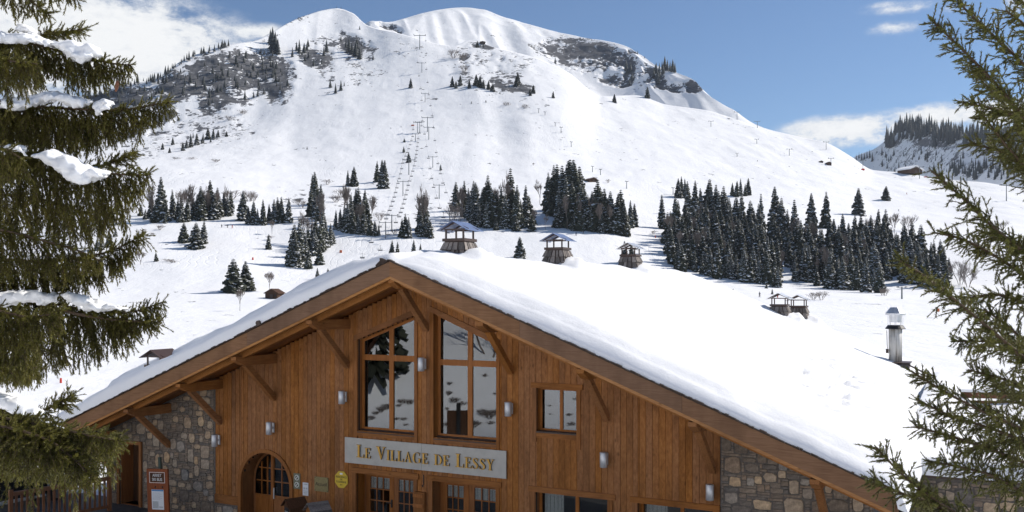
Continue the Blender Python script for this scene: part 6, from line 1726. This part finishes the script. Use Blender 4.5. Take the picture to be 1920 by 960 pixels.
def make_branch(tree, root, ctrl, curtain, droop, plane, dens, nl, nw, mat, step, ter=(.05, .09), r_base=.011, start=.06, sub_gap=.026, hang=.5, tip_bare=0.0, fwd=(.55, .95)):
    """main limb along ctrl, side twigs of length curtain(s), each with its own shoots; returns the limb"""
    pts, L = path_of(ctrl, 26)
    main = MB(); full = [root] + [tuple(p) for p in pts] if root is not None else [tuple(p) for p in pts]
    rr_ = np.linspace(r_base, .004, len(full)); main.tube(full, list(rr_), 6)
    br = main.build('branch', M['twig'], tree, True)
    segs = []
    for k in range(int(L / .007)):                 # short shoots clothing the limb itself
        f = rng.uniform(.06, 1) * (len(pts) - 1); i = min(int(f), len(pts) - 2); p = pts[i] + (pts[i + 1] - pts[i]) * (f - i); t = unit(pts[i + 1] - pts[i])
        v = rng.normal(0, 1, 3); v = unit(v - t * v.dot(t)); e = unit(t * rng.uniform(.5, 1.1) + v); segs.append((p, p + e * rng.uniform(.035, .085)))
    segs += [(pts[i], pts[i + 1]) for i in range(int(len(pts) * (.45 if not tip_bare else .3)), len(pts) - 1)]
    tw0 = []
    n = int(L / step)
    for k in range(n):
        s = start + (1 - start) * (k + rng.random()) / n
        f = s * (len(pts) - 1); i = min(int(f), len(pts) - 2); p = pts[i] + (pts[i + 1] - pts[i]) * (f - i)
        t = unit(pts[min(i + 2, len(pts) - 1)] - pts[max(i - 1, 0)])
        ln = curtain(s) * rng.uniform(.55, 1.12)
        if ln < .03: continue
        sd = unit(np.cross(t, np.array([0, 0, 1.])))                 # sideways, level
        up = unit(np.cross(sd, t))
        a = plane + rng.normal(0, .5); sgn = 1 if k % 2 else -1
        side = sgn * (sd * math.cos(a) + up * math.sin(a))
        d = unit(t * rng.uniform(*fwd) + side * rng.uniform(.4, .9) + np.array([0, 0, -hang * rng.uniform(.2, 1.1)]))
        m_ = max(3, int(ln / .055)); q = p.copy(); poly = [q.copy()]
        for j in range(m_):
            d = unit(d + np.array([0, 0, -droop * (.6 + .8 * rng.random()) / m_]) + rng.normal(0, .05, 3)); q = q + d * ln / m_; poly.append(q.copy())
        for j in range(m_): segs.append((poly[j], poly[j + 1])); tw0.append((poly[j], poly[j + 1]))
        # third order shoots
        x = sub_gap * .8; sg = 1
        while x < ln - .015:
            ff = x / ln * m_; j = min(int(ff), m_ - 1); b = poly[j] + (poly[j + 1] - poly[j]) * (ff - j); tt = unit(poly[j + 1] - poly[j])
            s2 = unit(np.cross(tt, side + rng.normal(0, .35, 3) + np.array([1e-4, 0, 0]))); s3 = np.cross(tt, s2)
            aa = rng.normal(0, .55) + (0 if rng.random() < .75 else 1.2)
            e = unit(tt * .75 + (s2 * math.cos(aa) + s3 * math.sin(aa)) * sg * .75 + np.array([0, 0, -.25 * droop]))
            l3 = rng.uniform(*ter) * (1 - .55 * x / ln); mid_ = b + e * l3 * .5; e2 = unit(e + np.array([0, 0, -.2 * droop]) + tt * .2)
            segs.append((b, mid_)); segs.append((mid_, mid_ + e2 * l3 * .5)); sg = -sg; x += sub_gap * rng.uniform(.7, 1.3)
    V, Fq = needles(np.array(segs), dens, nl, nw)
    nd_ = link_tris('needles', V, Fq, mat, br); tag(nd_, kind='stuff')
    V, Fq = cores(np.array(segs), .0021, .0016); tag(link_tris('twigs', V, Fq, M['twig'], br), kind='stuff')
    return br

def snow_load(samples, d, parent, seed, width=.11, dens=1.0):
    """lump of snow: samples (px, top row, bottom row)"""
    rr = random.Random(seed); px = [s[0] for s in samples]; m = MB()
    bm = bmesh.new()
    xs = np.arange(px[0], px[-1] + .1, 3.0 / dens)
    for x in xs:
        t = np.interp(x, px, [s[1] for s in samples]); b = np.interp(x, px, [s[2] for s in samples]); th = max(6, b - t)
        edge_ = min(1, (x - px[0] + 6) / 26, (px[-1] - x + 6) / 26)
        for _ in range(3):
            v = rr.random(); dd = d + rr.uniform(-width, width) * edge_ - width * .5 * (v - .35)
            r_ = max(.010, (.24 + .20 * rr.random()) * th / F * d * (1.0 - .45 * v) * (.55 + .45 * edge_) * (1.25 if v < .4 else .9))
            y = t + r_ * F / d + v * max(0, th - 1.6 * r_ * F / d)
            c = P(x + rr.uniform(-3, 3), y, dd)
            bmesh.ops.create_icosphere(bm, subdivisions=1, radius=r_, matrix=Matrix.Translation(c) @ Matrix.Diagonal((1.25, 1.3, .95, 1)))
    me = bpy.data.meshes.new('snow_load'); bm.to_mesh(me); bm.free()
    o = bpy.data.objects.new('snow_source', me); COL.objects.link(o)
    md = o.modifiers.new('r', 'REMESH'); md.mode = 'VOXEL'; md.voxel_size = .009
    sm = o.modifiers.new('s', 'SMOOTH'); sm.iterations = 7; sm.factor = .5
    me2 = bpy.data.meshes.new_from_object(o.evaluated_get(bpy.context.evaluated_depsgraph_get())); bpy.data.objects.remove(o)
    n = len(me2.vertices); co = np.empty(n * 3, np.float32); me2.vertices.foreach_get('co', co); co = co.reshape(-1, 3)
    nn_ = np.empty(n * 3, np.float32); me2.vertices.foreach_get('normal', nn_); nn_ = nn_.reshape(-1, 3)
    h = (fbm(co[:, 0] / .03 + co[:, 1] / .05, co[:, 2] / .03, 4, 7) - .5) * .016
    co += nn_ * h[:, None]; me2.vertices.foreach_set('co', co.ravel())
    me2.polygons.foreach_set('use_smooth', np.ones(len(me2.polygons), bool)); me2.materials.clear(); me2.materials.append(M['snow_fine']); me2.name = 'snow_load'; me2.update()
    return link('snow_load', me2, parent)

import bmesh
def big_trunk(tree, x, y, z0, z1, r0):
    m = MB(); n = 14; rr = random.Random(2)
    m.tube([(x + rr.uniform(-.02, .02), y + rr.uniform(-.02, .02), z0 + (z1 - z0) * i / n) for i in range(n + 1)], [r0 * (1.25 if i == 0 else 1) * (1 - .8 * i / n) for i in range(n + 1)], 12)
    return m.build('trunk', M['trunk'], tree, True)

# left: Norway spruce with hanging sprays and snow
TX, TY = -3.95, 6.5
ls = thing('spruce_tree', 'snow-laden spruce with hanging boughs filling the left edge in front of the chalet', 'spruce tree')
big_trunk(ls, TX, TY, GZ, 11.5, .17)
def cur(a, b, c): return lambda s: np.interp(s, [0, .25, .6, .85, 1], [a, a, b, c, .05])
KW = dict(dens=420, nl=.0195, nw=.0062, mat=M['needle_l'])
LB_ = []
def lbranch(ctrl, curtain, droop=2.1, plane=-.3, step=.0115, ter=(.06, .145), hang=1.3, root_dz=.2, fwd=(.2, .75), **k):
    k['fwd'] = fwd; c0 = curtain; curtain = lambda s: 1.12 * c0(s)
    p0 = P(*ctrl[0]); root = (TX + .05, TY, p0.z + root_dz)
    kw = dict(KW); kw.update(k)
    b = make_branch(ls, root, ctrl, curtain, droop, plane, step=step, ter=ter, hang=hang, **kw); LB_.append(b); return b
b0 = lbranch([(-90, -70, 6.2), (-10, -30, 6.1), (50, -5, 6.0), (95, 30, 5.9)], cur(.12, .16, .10), step=.035, root_dz=.3)
lbranch([(-60, -75, 6.0), (50, -40, 5.9), (110, -14, 5.9), (150, 0, 5.85)], cur(.10, .10, .06), step=.032)
b1 = lbranch([(-90, 62, 6.2), (0, 70, 6.1), (70, 84, 6.0), (150, 106, 6.0), (210, 120, 5.95), (246, 122, 5.95)], cur(.30, .26, .16))
lbranch([(20, 85, 6.25), (85, 64, 6.2), (125, 60, 6.15), (155, 55, 6.15)], cur(.03, .08, .06), droop=.4, hang=.1, step=.02, start=.35)
lbranch([(-90, 95, 5.5), (-30, 100, 5.4), (20, 115, 5.3), (70, 120, 5.3)], cur(.26, .26, .16), step=.02)
b2 = lbranch([(-90, 180, 6.2), (0, 198, 6.1), (70, 200, 6.0), (150, 205, 6.0), (230, 208, 5.9), (318, 190, 5.9)], cur(.36, .30, .18))
lbranch([(-80, 225, 6.6), (20, 225, 6.6), (110, 228, 6.6), (200, 240, 6.5)], cur(.30, .28, .16), step=.022)
b3 = lbranch([(-90, 262, 5.9), (0, 280, 5.85), (80, 290, 5.8), (150, 312, 5.8), (215, 328, 5.75), (282, 328, 5.7)], cur(.55, .50, .22), step=.0145)
lbranch([(-60, 270, 5.4), (-10, 275, 5.3), (15, 282, 5.25), (45, 300, 5.2)], cur(.28, .26, .16), step=.022)
lbranch([(120, 325, 5.95), (190, 312, 5.9), (225, 300, 5.9), (252, 285, 5.9)], cur(.04, .10, .06), droop=.4, hang=.1, step=.02, start=.3)
lbranch([(-80, 365, 6.6), (20, 365, 6.5), (90, 375, 6.5), (160, 400, 6.4), (222, 400, 6.3)], cur(.34, .34, .16), step=.02)
b4 = lbranch([(-90, 478, 6.1), (0, 486, 6.0), (90, 490, 6.0), (150, 485, 5.95), (215, 470, 5.9), (268, 440, 5.9)], cur(.30, .26, .14))
lbranch([(-80, 420, 5.7), (0, 430, 5.6), (70, 448, 5.6), (150, 470, 5.6), (190, 490, 5.6)], cur(.26, .26, .14), step=.022)
b5 = lbranch([(-90, 560, 6.1), (0, 566, 6.0), (90, 568, 6.0), (170, 582, 5.95), (240, 590, 5.9), (306, 566, 5.9)], cur(.42, .36, .16))
lbranch([(150, 590, 5.9), (215, 600, 5.9), (255, 602, 5.85), (300, 604, 5.85)], cur(.05, .14, .08), droop=1.0, step=.02, start=.3)
lbranch([(-90, 560, 5.2), (-20, 578, 5.1), (50, 595, 5.05), (110, 588, 5.0), (150, 570, 5.0)][:4], cur(.36, .30, .16), step=.017)
lbranch([(-80, 640, 5.4), (-20, 640, 5.3), (30, 660, 5.3), (55, 690, 5.3)], cur(.22, .20, .14), step=.02)
lbranch([(-80, 650, 6.5), (0, 640, 6.4), (70, 650, 6.3), (130, 670, 6.3)], cur(.28, .26, .14), step=.03)
b6 = lbranch([(-90, 742, 5.6), (0, 770, 5.5), (60, 790, 5.45), (115, 805, 5.4), (170, 815, 5.35), (215, 818, 5.3)], cur(.46, .44, .28), step=.0145)
lbranch([(30, 790, 5.55), (85, 768, 5.5), (110, 756, 5.5), (136, 748, 5.5)], cur(.06, .11, .08), droop=.4, hang=.1, step=.02, start=.3)
lbranch([(-150, 790, 4.7), (-40, 792, 4.6), (20, 802, 4.5), (90, 822, 4.4), (135, 855, 4.35), (172, 895, 4.3)], cur(.14, .20, .12), droop=1.0, hang=.7, step=.014)
lbranch([(-150, 770, 4.9), (-40, 776, 4.75), (40, 790, 4.6), (120, 806, 4.45), (175, 818, 4.4), (222, 826, 4.3)], cur(.16, .24, .12), droop=1.0, hang=.7, step=.013)
lbranch([(-80, 820, 6.0), (0, 830, 5.9), (60, 850, 5.9), (110, 880, 5.8)], cur(.24, .20, .12), step=.035)
for k, (b, smp, d) in enumerate([
    (b1, [(-40, 48, 74), (0, 57, 82), (30, 60, 84), (60, 60, 82), (80, 68, 88), (110, 76, 92), (136, 72, 104), (152, 78, 123), (172, 80, 108), (196, 98, 114)], 5.98),
    (b1, [(30, 42, 60), (50, 45, 68), (72, 56, 74)], 6.12),
    (b2, [(-30, 180, 205), (5, 184, 205), (30, 178, 209), (50, 180, 204), (78, 170, 198), (108, 168, 190), (140, 178, 205), (172, 184, 200)], 5.95),
    (b2, [(182, 190, 226), (192, 182, 214), (202, 183, 204), (214, 191, 200)], 5.88),
    (b2, [(36, 165, 185), (48, 160, 190), (62, 175, 195)], 6.15),
    (b3, [(62, 290, 298), (76, 283, 300), (96, 275, 310), (116, 281, 326), (134, 290, 338), (146, 296, 352), (164, 304, 344), (186, 311, 340), (207, 318, 330)], 5.72),
    (b3, [(-30, 262, 290), (2, 272, 296), (20, 268, 284), (42, 269, 288), (53, 279, 296)], 5.78),
    (b4, [(18, 469, 478), (45, 473, 490), (72, 474, 486)], 5.92), (b4, [(146, 474, 482), (158, 473, 482)], 5.9),
    (b5, [(-40, 540, 575), (0, 544, 577), (30, 541, 574), (60, 540, 568), (85, 545, 575), (108, 543, 566)], 5.92), (b5, [(116, 544, 560), (140, 546, 572), (166, 552, 590), (186, 560, 588), (206, 567, 582), (238, 573, 584)], 5.88),
    (b6, [(-40, 716, 760), (0, 731, 765), (20, 735, 776), (45, 742, 786), (62, 757, 780), (82, 769, 785)], 5.40), (b6, [(86, 784, 792), (105, 791, 801), (122, 799, 807)], 5.32)]):
    snow_load(smp, d, b, 40 + k)
m = MB(); c0, c1 = P(221, 151, 5.93), P(217, 172, 5.93)
m.tube([c0.lerp(c1, f) for f in (0, .12, .4, .75, 1)], [.004, .010, .013, .010, .004], 8); m.build('cone', M['cone'], b1, True)

# right: younger spruce with rising boughs, no snow
rsx, rsy = 3.05, 4.75
rs_ = thing('spruce_tree', 'green spruce without snow rising along the right edge in front of the annex', 'spruce tree')
big_trunk(rs_, rsx, rsy, GZ, 11.0, .13)
KR = dict(dens=520, nl=.0165, nw=.0050, mat=M['needle_r'])
def rbranch(ctrl, curtain, droop=.5, plane=.9, step=.030, ter=(.05, .095), hang=.15, root_dz=-.25, **k):
    p0 = P(*ctrl[0]); root = (rsx, rsy, p0.z + root_dz); kw = dict(KR); kw.update(k)
    return make_branch(rs_, root, ctrl, curtain, droop, plane, step=step, ter=ter, hang=hang, sub_gap=.048, **kw)
def cr(a, b): return lambda s: np.interp(s, [0, .5, .85, 1], [a * .72, a * .62, b, .03])
rbranch([(2000, 330, 4.6), (1930, 235, 4.5), (1880, 170, 4.45), (1820, 108, 4.4), (1747, 38, 4.35)], cr(.34, .12), start=.1)
rbranch([(2010, 230, 4.8), (1920, 120, 4.7), (1850, 55, 4.6), (1800, 10, 4.55), (1772, -40, 4.5)], cr(.32, .14), start=.1)
rbranch([(2010, 150, 4.4), (1950, 80, 4.3), (1915, 40, 4.3), (1886, 20, 4.25)], cr(.24, .09), start=.1)
rbranch([(2010, 60, 4.9), (1930, 20, 4.8), (1900, -20, 4.8)], cr(.26, .12))
rbranch([(2010, 290, 5.0), (1930, 230, 4.9), (1870, 205, 4.8), (1802, 191, 4.75)], cr(.30, .10), droop=.8)
rbranch([(2010, 360, 4.9), (1930, 310, 4.8), (1880, 285, 4.7), (1820, 268, 4.7)], cr(.26, .10), droop=1.0)
rbranch([(2010, 420, 4.6), (1920, 310, 4.5), (1880, 265, 4.45), (1840, 212, 4.4)], cr(.26, .08), start=.1)
rbranch([(2010, 560, 4.6), (1930, 480, 4.5), (1860, 425, 4.4), (1810, 375, 4.35), (1746, 320, 4.3)], cr(.36, .11), start=.1)
rbranch([(2010, 600, 4.8), (1930, 520, 4.7), (1850, 470, 4.6), (1800, 445, 4.5), (1750, 436, 4.5)], cr(.30, .10), droop=.9)
rbranch([(2010, 540, 5.1), (1930, 470, 5.0), (1880, 450, 4.9), (1830, 430, 4.9)], cr(.32, .12), droop=1.2)
rbranch([(2010, 640, 4.9), (1930, 570, 4.8), (1870, 550, 4.7), (1805, 560, 4.7)], cr(.34, .14), droop=1.2)
rbranch([(2010, 760, 4.3), (1930, 680, 4.2), (1860, 620, 4.15), (1790, 562, 4.1), (1740, 520, 4.05), (1688, 489, 4.0)], cr(.36, .10), start=.1)
rbranch([(2010, 730, 4.6), (1940, 660, 4.5), (1890, 610, 4.5), (1845, 580, 4.4)], cr(.30, .10), start=.1)
rbranch([(2010, 700, 5.0), (1930, 650, 4.9), (1870, 640, 4.8), (1790, 640, 4.8)], cr(.30, .12), droop=1.0)
rbranch([(2010, 790, 4.9), (1930, 730, 4.8), (1880, 710, 4.7), (1818, 694, 4.7)], cr(.30, .10), droop=.7)
rbranch([(2010, 880, 4.5), (1930, 810, 4.4), (1850, 775, 4.3), (1780, 740, 4.25), (1712, 698, 4.2)], cr(.36, .11), start=.1)
rbranch([(2010, 900, 4.7), (1930, 830, 4.6), (1850, 800, 4.5), (1780, 780, 4.45), (1718, 748, 4.4)], cr(.32, .10), droop=.7)
rbranch([(2010, 930, 4.8), (1930, 870, 4.7), (1850, 840, 4.6), (1790, 820, 4.55), (1718, 800, 4.5)], cr(.32, .10), droop=.9)
rbranch([(2010, 880, 5.2), (1930, 820, 5.1), (1870, 830, 5.0), (1800, 850, 4.95)], cr(.34, .16), droop=1.2)
rbranch([(2010, 1000, 4.6), (1930, 930, 4.5), (1860, 890, 4.4), (1780, 870, 4.4), (1740, 866, 4.35)], cr(.34, .14), droop=1.0)
rbranch([(1990, 1120, 4.2), (1880, 1020, 4.1), (1790, 960, 4.0), (1720, 915, 3.95), (1680, 880, 3.9), (1642, 838, 3.9)], cr(.30, .10), start=.2)
rbranch([(1840, 1000, 4.1), (1760, 950, 4.05), (1690, 925, 4.0), (1636, 900, 4.0)], cr(.20, .08), start=.2)

# the far sides of both trees: the same boughs turned about the trunk
def turned(tree, x, y, every, lo, hi, seed):
    rr = random.Random(seed); src = [o for o in tree.children if o.name.startswith('branch')]
    for b in src[::every]:
        a = R(rr.uniform(lo, hi)); dz = rr.uniform(-.15, .15)
        M_ = Matrix.Translation((x, y, dz)) @ Matrix.Rotation(a, 4, 'Z') @ Matrix.Translation((-x, -y, 0))
        c = b.copy(); COL.objects.link(c); c.parent = tree; c.matrix_local = M_
        for ch in b.children:
            d = ch.copy(); COL.objects.link(d); d.parent = c
turned(ls, TX, TY, 1, 150, 235, 1)
turned(rs_, rsx, rsy, 2, 165, 260, 2)

# ================================================================== WHAT THE WINDOWS MIRROR: the snow bank on the other side of the forecourt
def mirrored(px, py, w=2.05):
    u, z = fp(px, py, w); a = L2W(u, w, z); c = Vector((0, 0, CZ)); d = (a - c).normalized(); nrm = Vector((-RX, -RY, 0)); d = d - 2 * d.dot(nrm) * nrm
    t = 2.0
    while t < 120:
        q = a + d * t
        if q.z < float(ground_h(q.x, q.y)): return q, t, d
        t += .25
    return a + d * 40, 40.0, d
bm_ = [bare_mesh('bush_twigs', 21 + i, .9, 8, 3, .02) for i in range(3)]
LM, GM = 'dry dark brush poking through the snow bank mirrored in the gable windows', 'dry brush on the mirrored bank'
rk = random.Random(8)
for px, py, s in [(715, 775, .9), (725, 772, .9), (705, 780, .7), (755, 762, .8), (768, 762, .9), (748, 768, .6), (757, 789, .6), (745, 791, .5), (762, 800, .5), (842, 730, .5), (841, 748, .7), (852, 765, .9), (866, 764, .8), (838, 776, .6), (840, 802, .8), (905, 782, 1.0), (918, 786, 1.2), (926, 782, 1.0), (893, 800, .9), (884, 806, .8), (920, 800, .6), (910, 712, .5), (1068, 781, .5), (1072, 801, .7), (1033, 785, .5), (1080, 756, .5), (1030, 770, .4), (695, 790, .8), (928, 740, .4)]:
    q, t, d = mirrored(px, py); sc = .62 * s * t / 26
    o = link('dry_brush', rk.choice(bm_), None, (q.x, q.y, float(ground_h(q.x, q.y)) - .05), rk.uniform(0, 6)); o.scale = (1.1 * sc, 1.1 * sc, .75 * sc); tag(o, LM, 'bush', GM)
q, t, d = mirrored(701, 700)
sp_ = thing('spruce_tree', 'dark spruce on the far bank mirrored in the upper left of the left gable window', 'spruce tree', (q.x, q.y, float(ground_h(q.x, q.y))), 1.0)
dark = spruce_mesh('spruce_crown', 900, .46, 64, 15, .25, .34); c = link('crown', dark, sp_); c.scale = (9, 9, 9.5); tr = link('trunk', TRUNK, sp_); tr.scale = (9, 9, 9.5)
q, t, d = mirrored(920, 668)
o = link('bare_tree', BROAD[0], None, (q.x, q.y, float(ground_h(q.x, q.y)) - .1)); o.scale = (4, 4, 4); tag(o, 'bare tree on the bank mirrored in the right gable window', 'bare tree')
u, z = fp(860, 790, 2.05); a = L2W(u, 2.05, z); q, t, d = mirrored(860, 812)
bq = a + d * (t * .8)
nb_ = thing('notice_board', 'dark brown board on a black post mirrored in the right gable window', 'notice board', (bq.x, bq.y, float(ground_h(bq.x, bq.y))), math.atan2(d.y, d.x) - math.pi / 2)
hh_ = (bq.z - float(ground_h(bq.x, bq.y)))
m = MB(); m.box(-.55, .55, -.03, .03, max(.2, hh_ - .9), hh_ + .75); m.build('board', M['dark_wood'], nb_)
m = MB(); m.box(-.10, .10, -.12, -.031, 0, hh_ + 1.1); m.build('post', M['black'], nb_)

# ================================================================== THE AIR
HAZE_DENSITY = 0.00005
bpy.context.view_layer.update()
lo, hi = Vector((1e9,) * 3), Vector((-1e9,) * 3)
for o in SC.objects:
    if o.type != 'MESH': continue
    for c in o.bound_box:
        q = o.matrix_world @ Vector(c)
        for i in range(3): lo[i] = min(lo[i], q[i]); hi[i] = max(hi[i], q[i])
m = MB(); m.box(lo.x - 20, hi.x + 20, lo.y - 20, hi.y + 20, lo.z - 1, hi.z + 4)
hm = bpy.data.materials.new('thin mountain air'); hm.use_nodes = True
ht = hm.node_tree
for n in list(ht.nodes):
    if n.type != 'OUTPUT_MATERIAL': ht.nodes.remove(n)
pv = ht.nodes.new('ShaderNodeVolumePrincipled'); pv.inputs['Color'].default_value = (.80, .88, 1.0, 1); pv.inputs['Density'].default_value = HAZE_DENSITY; pv.inputs['Anisotropy'].default_value = .2
ht.links.new(pv.outputs[0], ht.nodes['Material Output'].inputs['Volume'])
hz_ = m.build('haze', hm); tag(hz_, kind='stuff')
